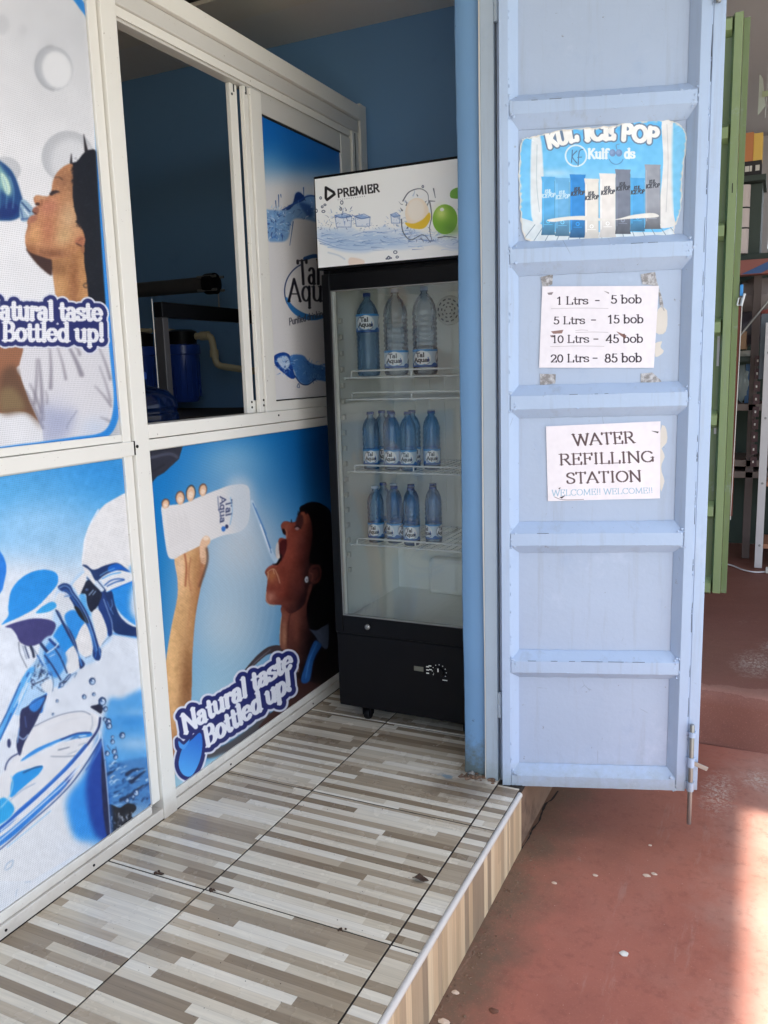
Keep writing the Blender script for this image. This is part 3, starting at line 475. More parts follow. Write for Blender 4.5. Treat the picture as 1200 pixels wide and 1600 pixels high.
    s.poly([(430, 720), (460, 660), (510, 650), (540, 690), (536, 770), (500, 810), (460, 806), (436, 770)], (92, 48, 44), soft=2); s.line([(470, 690), (510, 680), (520, 740), (490, 780)], 11, (48, 24, 26), soft=2); s.line([(446, 720), (470, 740), (460, 790)], 8, (130, 76, 66), soft=2); s.oval((420, 776), 22, 34, (60, 48, 50)); s.oval((418, 776), 15, 26, (206, 206, 212)); s.oval((420, 780), 8, 12, (130, 130, 140))
    s.texture(np.maximum(F, K_), 3, 2, 24); s.texture(np.maximum(F, K_), 3, 10, 25)
    s.crop(200, 650, 2.711)
    s.poly([(150, 1530), (210, 1512), (330, 1460), (420, 1430), (300, 1530), (160, 1600)], (150, 188, 204), soft=8)
    s.a = blur(s.a, 1).astype(np.float32)
    # lettering and drop
    L1 = [(222, 1272), (690, 985), (694, 1062), (236, 1348)]; L2 = [(316, 1326), (682, 1076), (690, 1156), (330, 1402)]
    drop = [(306, 1342), (314, 1400), (300, 1470), (268, 1524), (232, 1518), (214, 1472), (232, 1404), (268, 1372)]; lobe = [(214, 1376), (236, 1392), (262, 1368), (240, 1410), (218, 1404)]
    for w, c in ((50, (214, 216, 228)), (34, (38, 44, 104))):
        s.line(drop+drop[:1], w, c); s.line(lobe+lobe[:1], w, c)
    slogan(s, (('Natural taste', L1), ('Bottled up!', L2)), 27, 18, 0)
    s.line(drop+drop[:1], 26, (38, 44, 104)); s.line(lobe+lobe[:1], 24, (38, 44, 104))
    s.poly(drop, (40, 112, 206), grad=((290, 1360), (250, 1520), (84, 168, 236))); s.poly(lobe, (74, 150, 224))
    s.grain(2.0, 7)
    return s

def art_emblem():                       # sliding sash: splashes and the round emblem
    s = Sheet(395, 130, 640, 650, 2, (224, 221, 221)); s.crop(400, 270, 4.324)
    s.poly([(-100, -700), (1100, -700), (1100, 60), (-100, -40)], (20, 108, 190), sm=False, soft=70); s.glow((300, -420), 700, 260, (12, 98, 182), .8); s.glow((60, -60), 160, 120, (150, 190, 214), .4)
    s.poly([(0, 240), (80, 250), (200, 250), (250, 200), (265, 140), (300, 130), (320, 165), (350, 150), (420, 165), (520, 200), (700, 150), (900, 220), (900, 420), (600, 420), (420, 340), (300, 310), (240, 330), (210, 450), (120, 466), (70, 440)], (112, 156, 206), soft=5, alpha=.9)
    s.poly([(170, 250), (240, 220), (268, 140), (302, 136), (330, 180), (260, 215), (220, 250)], (22, 52, 118), soft=2); s.poly([(290, 200), (380, 230), (370, 300), (330, 270)], (52, 92, 160), soft=8); s.line([(180, 250), (270, 200), (350, 158), (420, 164), (600, 210)], 10, (34, 76, 150))
    splash(s, 130, 340, 90, 110, 21, 120); splash(s, 330, 240, 150, 70, 22, 60, clip=None); splash(s, 620, 280, 200, 110, 25, 90)
    for P in ([(150, 150), (152, 230)], [(130, 190), (134, 240)], [(320, 100), (322, 160)], [(250, 330), (240, 400), (226, 490)], [(165, 148), (168, 166)]): s.line(P, 7, (40, 84, 150), w1=3)
    s.poly([(120, 1240), (170, 1214), (215, 1224), (240, 1270), (250, 1340), (262, 1380), (236, 1392), (180, 1350), (130, 1300)], (28, 70, 150)); s.poly([(140, 1260), (200, 1236), (226, 1290), (190, 1330)], (186, 206, 230), soft=3)
    s.poly([(226, 1240), (310, 1232), (360, 1280), (420, 1300), (470, 1290), (600, 1300), (600, 1420), (400, 1400), (340, 1432), (280, 1400), (255, 1340)], (74, 128, 194), soft=3)
    splash(s, 195, 1300, 66, 70, 23, 60); splash(s, 360, 1340, 110, 70, 24, 60, cols=((30, 70, 150), (60, 110, 180), (140, 180, 220))); splash(s, 560, 1340, 120, 80, 26, 60)
    s.line([(258, 1370), (300, 1424), (350, 1430), (400, 1390)], 7, (18, 50, 120)); s.line([(282, 1424), (274, 1446), (290, 1450), (286, 1424)], 4, (60, 90, 140))
    blk = (26, 24, 36)
    s.oval((380, 800), 190, 196, (40, 60, 110), a0=112, a1=205, w=8)
    for i in range(20):
        a0 = 195+i*5.6; w = 10+30*math.sin(math.pi*min(1, (i+1)/20))
        s.oval((380, 800), 186-.2*w, 192-.35*w, (52, 124, 190), a0=a0, a1=a0+7, w=w, n=4)
    s.line([(330, 580), (400, 562), (480, 590), (540, 640)], 26, (46, 92, 150))
    s.text('Tal', [(272, 596), (432, 584), (432, 750), (284, 752)], blk, thick=.115, thin=.05, serif=.07, st=.045)
    s.text('Aqua', [(208, 720), (520, 712), (520, 866), (212, 868)], blk, thick=.115, thin=.05, serif=.07, st=.045)
    s.text('Purified drinking water', [(218, 984), (560, 900), (560, 944), (220, 1030)], (70, 70, 84), thick=.13, thin=.1, serif=0)
    s.oval((545, 905), 20, 30, (50, 120, 200)); s.grain(1.5, 8)
    return s

def art_canopy():                       # lit-box print over the cooler door
    s = Sheet(480, 200, 800, 440, 3, (238, 240, 240)); s.crop(480, 240, 4.211)
    blk = (30, 28, 32)
    s.line([(146, 232), (196, 262), (202, 276), (154, 312), (146, 300), (146, 232)], 17, blk, sm=False)
    s.text('PREMIER', [(218, 246), (494, 208), (498, 258), (222, 296)], blk, thick=.215, thin=.17, serif=0, track=.0)
    for i in range(13): s.oval((226+i*14.4, 312-i*1.9), 3, 3, (150, 150, 156))
    # band of water with ice, a lemon slice and an apple
    s.poly([(78, 520), (120, 492), (200, 500), (300, 486), (360, 512), (440, 510), (520, 486), (600, 500), (660, 486), (760, 520), (880, 556), (1060, 560), (1300, 540), (1300, 640), (1000, 640), (860, 606), (760, 616), (640, 640), (500, 636), (400, 660), (260, 650), (150, 612), (96, 570)], (206, 220, 238), soft=9)
    s.poly([(100, 540), (200, 520), (320, 548), (460, 530), (600, 560), (700, 590), (520, 622), (340, 640), (200, 624)], (170, 196, 228), soft=14, alpha=.8)
    r = random.Random(12)
    for i in range(230):
        x, y = r.uniform(84, 1280), r.gauss(560, 34); L = r.uniform(20, 110); k = (y-560)*.12
        s.line([(x, y), (x+L*.4, y+r.uniform(-9, 9)+k*.3), (x+L, y+r.uniform(-14, 10))], r.uniform(1.5, 8), r.choice([(96, 132, 192), (136, 170, 216), (232, 238, 247), (240, 244, 250), (78, 106, 164), (186, 206, 232)]), w1=1, alpha=r.uniform(.35, .75), soft=r.choice([0, 0, 1]))
    for P in ([(84, 560), (180, 590), (300, 580), (440, 600), (560, 580), (680, 600)], [(100, 580), (220, 624), (360, 640), (480, 628)], [(320, 545), (420, 520), (520, 524), (620, 510)]): s.line(P, 5, (104, 138, 196), w1=2, alpha=.6, soft=1)
    for cx, cy, rx, ry, sd in ((140, 480, 60, 40, 61), (260, 470, 90, 40, 62), (420, 480, 80, 34, 63), (590, 470, 70, 50, 64), (700, 540, 70, 50, 65), (850, 560, 90, 30, 66)): splash(s, cx, cy, rx, ry, sd, 34, cols=((70, 100, 160), (120, 156, 208), (226, 234, 246), (60, 76, 120)))
    for x, y, w, h in ((205, 400, 110, 90), (335, 405, 100, 80), (570, 395, 60, 70), (1010, 360, 90, 90), (1120, 400, 90, 90)):
        q = [(x, y+14), (x+w*.6, y), (x+w, y+20), (x+w*.96, y+h), (x+w*.1, y+h)]
        s.poly(q, (222, 230, 242), sm=False); s.line(q+q[:1], 5, (92, 122, 176), sm=False, alpha=.7); s.line([(x, y+14), (x+w*.4, y+30), (x+w, y+20)], 7, (70, 104, 164), alpha=.8); s.poly([(x+8, y+14), (x+w*.5, y+4), (x+w*.9, y+20), (x+w*.4, y+28)], (120, 156, 208), sm=False, alpha=.7)
        splash(s, x+w/2, y+h/2, w*.5, h*.5, int(x), 14, cols=((70, 104, 164), (150, 180, 220), (240, 244, 250)))
    splash(s, 250, 420, 110, 70, 31, 50, cols=((40, 56, 100), (90, 120, 180), (200, 214, 236))); splash(s, 720, 430, 110, 150, 33, 60, cols=((60, 66, 84), (150, 170, 200), (236, 240, 246)))
    s.oval((742, 400), 78, 100, (238, 222, 200)); s.poly([(664, 460), (720, 468), (780, 440), (822, 396), (828, 440), (790, 496), (730, 502), (684, 488)], (228, 190, 46), soft=2); s.oval((735, 380), 56, 72, (240, 232, 220), soft=8)
    s.oval((925, 440), 82, 98, (120, 176, 46)); s.glow((900, 400), 40, 44, (214, 232, 130), .9); s.glow((960, 500), 60, 40, (96, 150, 40), .8); s.oval((905, 376), 14, 12, (240, 246, 230), soft=2); s.poly([(965, 300), (960, 262), (985, 240), (1020, 238), (1030, 300)], (110, 170, 60)); s.oval((1090, 470), 70, 80, (120, 176, 46)); s.oval((1075, 450), 26, 26, (190, 216, 110), soft=5)
    for P in ([(650, 320), (690, 262), (760, 240), (810, 270), (818, 330)], [(640, 440), (650, 520), (700, 574), (780, 540), (830, 590)], [(826, 330), (838, 420), (824, 500), (840, 580)], [(850, 240), (862, 300)], [(820, 320), (860, 322)], [(880, 560), (940, 552), (1000, 560)]): s.line(P, 8, (60, 64, 80), w1=3, alpha=.85)
    for x, y in ((112, 300), (122, 358), (82, 384), (250, 330), (140, 345), (130, 388), (556, 690), (600, 654), (612, 686), (780, 226), (244, 372), (1180, 330), (1080, 310)): s.oval((x, y), r.uniform(5, 11), r.uniform(5, 12), (60, 70, 96), w=5)
    s.line([(538, 698), (556, 684), (576, 694), (540, 700)], 5, (60, 70, 96)); s.poly([(304, 690), (390, 705), (390, 736), (302, 740)], (232, 200, 178), soft=4, alpha=.6); s.line([(160, 656), (230, 676), (270, 700)], 8, (196, 208, 222), soft=3)
    return s

def art_prices():
    s = Sheet(835, 435, 1040, 590, 4, (231, 226, 232)); s.crop(760, 160, 3.158); k = (58, 50, 58)
    rows = [('1 Ltrs', (345, 960, 502, 997), '-', (538, 978, 556), '5 bob', (612, 952, 768, 992)), ('5 Ltrs', (330, 1058, 486, 1094), '-', (518, 1074, 538), '15 bob', (596, 1050, 776, 1090)),
            ('10 Ltrs', (322, 1150, 506, 1186), '-', (530, 1168, 550), '45 bob', (588, 1146, 774, 1186)), ('20 Ltrs', (316, 1244, 506, 1282), '-', (526, 1262, 546), '85 bob', (582, 1240, 768, 1282))]
    for a, b, d, e, f, g in rows:
        for t, (x0, y0, x1, y1) in ((a, b), (f, g)): s.text(t, [(x0, y0), (x1, y0-2), (x1, y1-2), (x0, y1)], k, thick=.175, thin=.075, serif=.1, st=.065)
        s.line([(e[0], e[1]), (e[2], e[1])], 5, k)
    for P, c in (([(318, 1130), (380, 1122), (372, 1140), (330, 1142)], (128, 96, 88)), ([(300, 940), (330, 936), (322, 950), (306, 950)], (120, 110, 112)), ([(578, 930), (604, 938), (604, 946)], (130, 122, 122)), ([(640, 1130), (690, 1150), (684, 1166), (660, 1150)], (118, 80, 72)), ([(314, 1150), (336, 1148), (320, 1160)], (110, 90, 88))): s.poly(P, c, sm=False, alpha=.85)
    for y, x0, x1 in ((1018, 320, 600), (1205, 316, 580), (1136, 440, 600), (1126, 440, 500)): s.line([(x0, y), ((x0+x1)/2, y-3), (x1, y-1)], 3, (176, 168, 174), alpha=.7)
    s.mottled(1.3, 10, 4)
    return s

def art_welcome():
    s = Sheet(845, 650, 1042, 795, 4, (232, 226, 231)); s.crop(760, 580, 3.158); k = (92, 76, 78)
    s.text('WATER', [(422, 312), (730, 298), (734, 352), (430, 366)], k, thick=.18, thin=.065, serif=.1, st=.06)
    s.text('REFILLING', [(356, 410), (826, 394), (830, 446), (358, 462)], k, thick=.18, thin=.065, serif=.1, st=.06)
    s.text('STATION', [(392, 502), (764, 490), (768, 542), (394, 554)], k, thick=.18, thin=.065, serif=.1, st=.06)
    s.text('WELCOME!! WELCOME!!', [(322, 586), (820, 574), (822, 600), (322, 616)], (150, 180, 200), thick=.14, thin=.06, serif=.08, st=.05)
    for P in ([(360, 622), (390, 612), (372, 628)], [(354, 578), (366, 572), (362, 582)], [(812, 294), (850, 298), (846, 306)]): s.poly(P, (70, 60, 62), sm=False)
    s.line([(336, 620), (380, 634), (480, 632)], 3, (90, 80, 84), alpha=.7); s.mottled(1.3, 10, 14)
    return s

def art_ice_pops():                     # torn poster; the wrappers carry lettering only
    s = Sheet(800, 170, 1085, 395, 4, (92, 184, 238)); s.crop(760, 160, 3.158)
    s.poly([(150, 60), (1000, 60), (1000, 180), (150, 170)], (70, 172, 236), sm=False, soft=40); s.glow((560, 430), 300, 80, (150, 208, 242), .7); s.glow((330, 350), 90, 20, (196, 226, 244), .6)
    s.poly([(140, 560), (270, 600), (300, 640), (860, 640), (960, 600), (1000, 720), (140, 720)], (206, 216, 222), sm=False)
    r = random.Random(5)
    for x in range(150, 1000, 60): s.line([(x, 720), (560+(x-560)*.7, 560)], 4, (96, 120, 140), sm=False, alpha=.8)
    s.poly([(866, 90), (920, 84), (925, 560), (960, 600), (860, 620), (850, 560), (872, 300)], (224, 222, 220)); s.poly([(922, 110), (985, 130), (985, 520), (925, 540)], (104, 190, 236), soft=6); s.poly([(225, 150), (272, 200), (280, 560), (222, 560)], (220, 226, 230), soft=3)
    s.line([(890, 110), (896, 300), (886, 540)], 4, (180, 180, 184), alpha=.7); s.line([(250, 210), (248, 400), (262, 540)], 4, (160, 180, 190), alpha=.7)
    W = [(270, 366, 340, 655, (70, 164, 226)), (338, 372, 412, 660, (88, 166, 220)), (410, 355, 490, 668, (22, 122, 206)), (482, 376, 556, 680, (228, 222, 214)), (556, 350, 640, 666, (232, 226, 222)), (634, 330, 712, 650, (104, 112, 132)), (708, 372, 782, 636, (60, 156, 222)), (780, 306, 860, 625, (142, 146, 158))]
    for i, (x0, y0, x1, y1, c) in enumerate(W):
        dk = tuple(v*.55 for v in c)
        s.poly([(x0, y0), (x1, y0+2), (x1-4, y0+24), (x1-4, y1-26), (x1, y1), (x0, y1), (x0+4, y1-26), (x0+4, y0+24)], c, sm=False, grad=((x0, y1-110), (x0, y1), dk if i not in (3, 4) else tuple(v*.82 for v in c)))
        s.line([(x1-3, y0+24), (x1-3, y1-26)], 4, tuple(v*.75 for v in c), alpha=.6); s.line([(x0+10, y0+30), (x0+10, y1-40)], 4, tuple(min(255, v*1.2) for v in c), alpha=.7)
        lc = (40, 44, 56) if i > 1 else (190, 222, 240)
        m = (x0+x1)/2; ty = y0+(66 if i != 6 else 30); ty = ty if i < 6 else ty+12
        s.text('KUL', [(m-18, ty), (m+14, ty-2), (m+14, ty+14), (m-18, ty+16)], lc, thick=.26, thin=.2, serif=0, skew=.15)
        s.text('ICE POP', [(m-34, ty+22), (m+34, ty+16), (m+34, ty+34), (m-34, ty+40)], lc, thick=.26, thin=.2, serif=0, skew=.15)
        s.line([(m-20, y1-52), (m+20, y1-52)], 3, tuple(min(255, v*1.25) for v in c), alpha=.7); s.oval((m, y1-68), 8, 8, tuple(min(255, v*1.3) for v in c), w=3)
    s.poly([(300, 580), (380, 566), (480, 560), (560, 572), (640, 576), (720, 556), (820, 546), (846, 566), (720, 574), (560, 584), (420, 580), (330, 590)], (226, 222, 216), soft=1)
    for g, c in ((7, (86, 110, 140)), (0, (240, 238, 234))):
        s.text('KUL', [(288, 158), (440, 116), (452, 184), (304, 224)], c, thick=.34, thin=.26, serif=0, grow=g); s.text('ICE', [(476, 108), (636, 104), (634, 178), (484, 186)], c, thick=.34, thin=.26, serif=.1, st=.2, grow=g); s.text('POP', [(668, 108), (852, 132), (846, 200), (664, 182)], c, thick=.34, thin=.26, serif=0, grow=g)
    s.oval((442, 264), 52, 52, (206, 228, 240), w=8); s.line([(420, 296), (424, 236)], 5, (60, 96, 140)); s.line([(446, 240), (424, 268), (446, 300)], 5, (60, 96, 140)); s.line([(476, 232), (458, 244), (452, 312)], 5, (60, 96, 140)); s.line([(450, 272), (470, 270)], 4, (60, 96, 140))
    s.text('Kulf', [(500, 230), (600, 230), (600, 276), (500, 276)], (226, 236, 242), thick=.26, thin=.12, serif=.12, st=.1); s.text('ds', [(680, 230), (732, 228), (732, 274), (680, 276)], (226, 236, 242), thick=.26, thin=.12, serif=.12, st=.1)
    for x in (622, 654): s.oval((x, 250), 16, 18, (96, 126, 176)); s.oval((x-3, 246), 9, 10, (116, 146, 192))
    s.oval((640, 268), 36, 38, (70, 130, 190), a0=200, a1=340, w=5); s.line([(644, 234), (640, 212), (656, 206)], 4, (90, 130, 180))
    # torn rims: the paper is bare white along its edge and gone beyond it
    edge = [(170, 200), (190, 178), (240, 168), (300, 150), (420, 132), (520, 126), (640, 112), (690, 96), (780, 92), (870, 84), (930, 96), (962, 118), (986, 160), (984, 240), (966, 380), (962, 500), (940, 590), (926, 640), (944, 672), (900, 682), (760, 692), (560, 690), (330, 700), (230, 688), (188, 672), (172, 600), (164, 480), (160, 330)]
    E = []
    P = smooth(edge, True, 6)
    for i, p in enumerate(P): E.append((p[0]+r.uniform(-4, 4), p[1]+r.uniform(-4, 4)))
    s.edge = arr(E)/3.158+arr((760, 160)); q = s.c(E); m, b = s.polymask(q); M = np.zeros((s.h, s.w), np.float32); M[b[1]:b[3], b[0]:b[2]] = m
    inner = np.clip(blur(M, 9)*2.2-1.25, 0, 1)
    n = blur(np.random.default_rng(3).normal(0, 1, M.shape), 7); n /= n.std()
    rim = np.clip((1-inner)*1.7+n*.3*np.clip((1-blur(M, 22))*4, 0, 1)-.2, 0, 1)*M
    s.put(rim, (0, 0, s.w, s.h), arr((214, 206, 196)), .95)
    s.a = s.a*.86+arr((226, 230, 232))*.14; s.mottled(3, 12, 5); s.al = M
    return s

def art_label():                        # bottle label: round emblem twice round the bottle
    s = Sheet(0, 0, 400, 100, 1.5, (196, 214, 232)); s.crop(0, 0, 1)
    s.poly([(0, 0), (400, 0), (400, 12), (0, 12)], (70, 150, 214), sm=False); s.poly([(0, 90), (400, 90), (400, 100), (0, 100)], (40, 92, 170), sm=False)
    for o in (50, 183, 316):
        s.oval((o, 51), 52, 44, (240, 242, 246)); s.oval((o, 51), 51, 43, (70, 84, 120), a0=100, a1=330, w=3); s.oval((o, 54), 40, 36, (60, 140, 206), a0=190, a1=300, w=5)
        s.text('Tal', [(o-28, 20), (o+18, 20), (o+18, 43), (o-28, 43)], (24, 26, 40), thick=.24, thin=.12); s.text('Aqua', [(o-42, 48), (o+36, 48), (o+36, 71), (o-42, 71)], (24, 26, 40), thick=.24, thin=.12)
        s.oval((o+38, 62), 6, 10, (30, 60, 120)); s.oval((o+36, 48), 3, 4, (60, 130, 200)); s.poly([(o+52, 100), (o+70, 76), (o+100, 88), (o+100, 100)], (44, 104, 180))
    return s
# ---------------------------------------------------------------- helpers
def lin(c):
    c = np.array(c[:3], float)/255
    v = np.where(c <= .04045, c/12.92, ((c+.055)/1.055)**2.4)
    return (float(v[0]), float(v[1]), float(v[2]), 1.0)

class MB:
    def __init__(s): s.v = []; s.f = []; s.smooth = False
    def add(s, v, f):
        o = len(s.v); s.v += [tuple(map(float, p)) for p in v]; s.f += [tuple(i+o for i in q) for q in f]; return s
    def box(s, x0, x1, y0, y1, z0, z1, b=0.):
        if b <= 0:
            v = [(x, y, z) for z in (z0, z1) for y in (y0, y1) for x in (x0, x1)]
            return s.add(v, [(0, 2, 3, 1), (4, 5, 7, 6), (0, 1, 5, 4), (2, 6, 7, 3), (0, 4, 6, 2), (1, 3, 7, 5)])
        bm = bmesh.new(); bmesh.ops.create_cube(bm, size=1)
        for q in bm.verts: q.co = ((x0+x1)/2+q.co.x*(x1-x0), (y0+y1)/2+q.co.y*(y1-y0), (z0+z1)/2+q.co.z*(z1-z0))
        bmesh.ops.bevel(bm, geom=bm.edges[:], offset=min(b, .45*min(x1-x0, y1-y0, z1-z0)), segments=2, affect='EDGES', profile=.5)
        bm.verts.index_update(); s.add([q.co for q in bm.verts], [[q.index for q in f.verts] for f in bm.faces]); bm.free(); return s
    def prism(s, prof, a, b, axis):
        """profile (closed, counter-clockwise) swept along an axis from a to b; profile axes are the other two in x,y,z order"""
        n = len(prof); v = []
        for t in (a, b):
            for p in prof: v.append({'x': (t, p[0], p[1]), 'y': (p[0], t, p[1]), 'z': (p[0], p[1], t)}[axis])
        f = [(i, (i+1) % n, n+(i+1) % n, n+i) for i in range(n)]+[tuple(range(n-1, -1, -1)), tuple(range(n, 2*n))]
        return s.add(v, f)
    def tube(s, path, r, n=10, r1=None, caps=True):
        P = [Vector(p) for p in path]; m = len(P); v = []; f = []; up = None
        for i, p in enumerate(P):
            d = (P[min(i+1, m-1)]-P[max(i-1, 0)]).normalized()
            if up is None: up = d.orthogonal().normalized()
            up = (up-d*up.dot(d)).normalized(); w = d.cross(up); rr = r if r1 is None else r+(r1-r)*i/(m-1)
            for k in range(n):
                a = 2*math.pi*k/n; v.append(p+(up*math.cos(a)+w*math.sin(a))*rr)
        for i in range(m-1):
            for k in range(n): f.append((i*n+k, i*n+(k+1) % n, (i+1)*n+(k+1) % n, (i+1)*n+k))
        if caps: f += [tuple(range(n-1, -1, -1)), tuple(range((m-1)*n, m*n))]
        return s.add(v, f)
    def lathe(s, prof, n=24, c=(0, 0, 0), axis='z'):
        v = []; f = []
        for r, h in prof:
            for k in range(n):
                a = 2*math.pi*k/n; x, y = r*math.cos(a), r*math.sin(a)
                p = {'z': (x, y, h), 'x': (h, x, y), 'y': (y, h, x)}[axis]; v.append((c[0]+p[0], c[1]+p[1], c[2]+p[2]))
        for i in range(len(prof)-1):
            for k in range(n): f.append((i*n+k, i*n+(k+1) % n, (i+1)*n+(k+1) % n, (i+1)*n+k))
        f += [tuple(range(n-1, -1, -1)), tuple(range((len(prof)-1)*n, len(prof)*n))]
        return s.add(v, f)
    def blob(s, c, rx, ry, rz, seed=0, rough=.15, sub=2):
        bm = bmesh.new(); bmesh.ops.create_icosphere(bm, subdivisions=sub, radius=1); r = random.Random(seed)
        v = [(c[0]+q.co.x*rx*(1+r.uniform(-rough, rough)), c[1]+q.co.y*ry*(1+r.uniform(-rough, rough)), c[2]+q.co.z*rz*(1+r.uniform(-rough, rough))) for q in bm.verts]
        bm.verts.index_update(); s.add(v, [[q.index for q in f.verts] for f in bm.faces]); bm.free(); return s
    def mesh(s, name, smooth=False, angle=None):
        me = bpy.data.meshes.new(name); me.from_pydata(s.v, [], s.f); me.update()
        if smooth:
            me.polygons.foreach_set('use_smooth', [True]*len(me.polygons))
            if angle: me.set_sharp_from_angle(angle=math.radians(angle))
        return me

def link(name, data, parent=None, mat=None):
    o = bpy.data.objects.new(name, data); COL.objects.link(o)
    if parent is not None: o.parent = parent
    if mat is not None and data is not None: data.materials.append(mat)
    return o
def obj(name, mb, mat, parent=None, smooth=False, angle=40): return link(name, mb.mesh(name, smooth, angle), parent, mat)
def tag(o, label=None, cat=None, group=None, kind=None):
    for k, v in (('label', label), ('category', cat), ('group', group), ('kind', kind)):
        if v: o[k] = v
    return o
def empty(name, loc=(0, 0, 0), rz=0):
    o = bpy.data.objects.new(name, None); COL.objects.link(o); o.location = loc; o.rotation_euler = (0, 0, rz); o.empty_display_size = .1
    return o
def dup(root, loc, rz=0, **kw):
    def cp(o, par):
        c = o.copy(); COL.objects.link(c)
        if par: c.parent = par
        for ch in o.children: cp(ch, c)
        return c
    c = cp(root, None); c.location = loc; c.rotation_euler = (0, 0, rz); return tag(c, **kw)

class NT:
    def __init__(s, name):
        s.m = bpy.data.materials.new(name); s.m.use_nodes = True; s.n = s.m.node_tree.nodes; s.l = s.m.node_tree.links
        s.b = s.n['Principled BSDF']; s.out = s.n['Material Output']
    def new(s, t, **kw):
        q = s.n.new('ShaderNode'+t)
        for k, v in kw.items(): setattr(q, k, v)
        return q
    def put(s, sock, v):
        if isinstance(v, bpy.types.NodeSocket): s.l.new(v, sock)
        elif v is not None: sock.default_value = v
    def math(s, op, a, b=None, c=None):
        q = s.new('Math', operation=op)
        for i, v in enumerate((a, b, c)): s.put(q.inputs[i], v)
        return q.outputs[0]
    def mix(s, f, a, b, mode='MIX'):
        q = s.new('Mix', data_type='RGBA', blend_type=mode); s.put(q.inputs[0], f); s.put(q.inputs[6], a); s.put(q.inputs[7], b); return q.outputs[2]
    def coord(s, kind='Object'):
        return s.new('NewGeometry').outputs['Position'] if kind == 'World' else s.new('TexCoord').outputs[kind]
    def scale(s, vec, sc, loc=(0, 0, 0)):
        q = s.new('Mapping'); s.put(q.inputs[0], vec); q.inputs['Scale'].default_value = sc; q.inputs['Location'].default_value = loc; return q.outputs[0]
    def noise(s, vec, sc, det=4, rough=.55):
        q = s.new('TexNoise'); s.put(q.inputs['Vector'], vec); q.inputs['Scale'].default_value = sc; q.inputs['Detail'].default_value = det; q.inputs['Roughness'].default_value = rough; return q.outputs[0]
    def ramp(s, f, stops):
        q = s.new('ValToRGB'); e = q.color_ramp.elements
        while len(e) < len(stops): e.new(.5)
        for i, (p, c) in enumerate(stops): e[i].position = p; e[i].color = c if len(c) == 4 else (*c, 1)
        s.put(q.inputs[0], f); return q.outputs[0]
    def step(s, f, a, b): return s.ramp(f, [(a, (0, 0, 0, 1)), (b, (1, 1, 1, 1))])
    def bump(s, h, st, dist=.002):
        q = s.new('Bump'); q.inputs['Strength'].default_value = st; q.inputs['Distance'].default_value = dist; s.put(q.inputs['Height'], h); s.l.new(q.outputs[0], s.b.inputs['Normal'])
    def done(s, col=None, rough=None, metal=0, spec=.5):
        s.put(s.b.inputs['Base Color'], col); s.put(s.b.inputs['Roughness'], rough); s.b.inputs['Metallic'].default_value = metal; s.b.inputs['Specular IOR Level'].default_value = spec
        return s.m

def paint(name, c, rough=.5, var=.08, sc=6, bump=.15, bsc=90, metal=0, spec=.5, dirt=None, dsc=9, dlo=.62, dhi=.75, kind='Object'):
    t = NT(name); P = t.coord(kind); a = lin(c); n = t.noise(P, sc)
    f = t.math('MULTIPLY_ADD', n, 2*var, 1-var)
    col = t.mix(1.0, a, f, 'MULTIPLY')
    if dirt: col = t.mix(t.step(t.noise(P, dsc, 8, .7), dlo, dhi), col, lin(dirt))
    if bump: t.bump(t.noise(P, bsc, 3), bump)
    r = t.math('MULTIPLY_ADD', t.noise(P, sc*3), .2, rough-.1)
    return t.done(col, r, metal, spec)

def image_mat(name, A, rough=.4, spec=.4, perforated=False, ext='EXTEND'):
    h, w = A.shape[:2]
    im = bpy.data.images.new(name, w, h, alpha=True); px = np.ones((h, w, 4), np.float32); px[..., :3] = A[..., :3]
    im.pixels.foreach_set(px.ravel()); im.update(); im.pack()
    t = NT(name); q = t.new('TexImage'); q.image = im; q.interpolation = 'Cubic'; q.extension = ext
    col = q.outputs[0]
    if perforated:                      # perforated window film: rows of small holes, seen as a fine grain
        v = t.new('TexVoronoi'); v.inputs['Scale'].default_value = 190; v.inputs['Randomness'].default_value = .12; t.l.new(t.coord('Object'), v.inputs['Vector'])
        dots = t.math('MULTIPLY_ADD', t.step(v.outputs['Distance'], .22, .42), .28, .75)
        col = t.mix(1.0, col, dots, 'MULTIPLY')
        wv = t.noise(t.scale(t.coord('Object'), (1, 1, 1)), 3, 2); t.bump(wv, .35, .01)
    return t.done(col, rough, 0, spec)

def px_of(P):
    """tracing coordinates of points in the place (arrays x, y, z)"""
    d = [P[i]-CAM[i] for i in range(3)]
    z = sum(d[i]*FW[i] for i in range(3)); return 600+FOC*sum(d[i]*RT[i] for i in range(3))/z, 800-FOC*sum(d[i]*UP[i] for i in range(3))/z

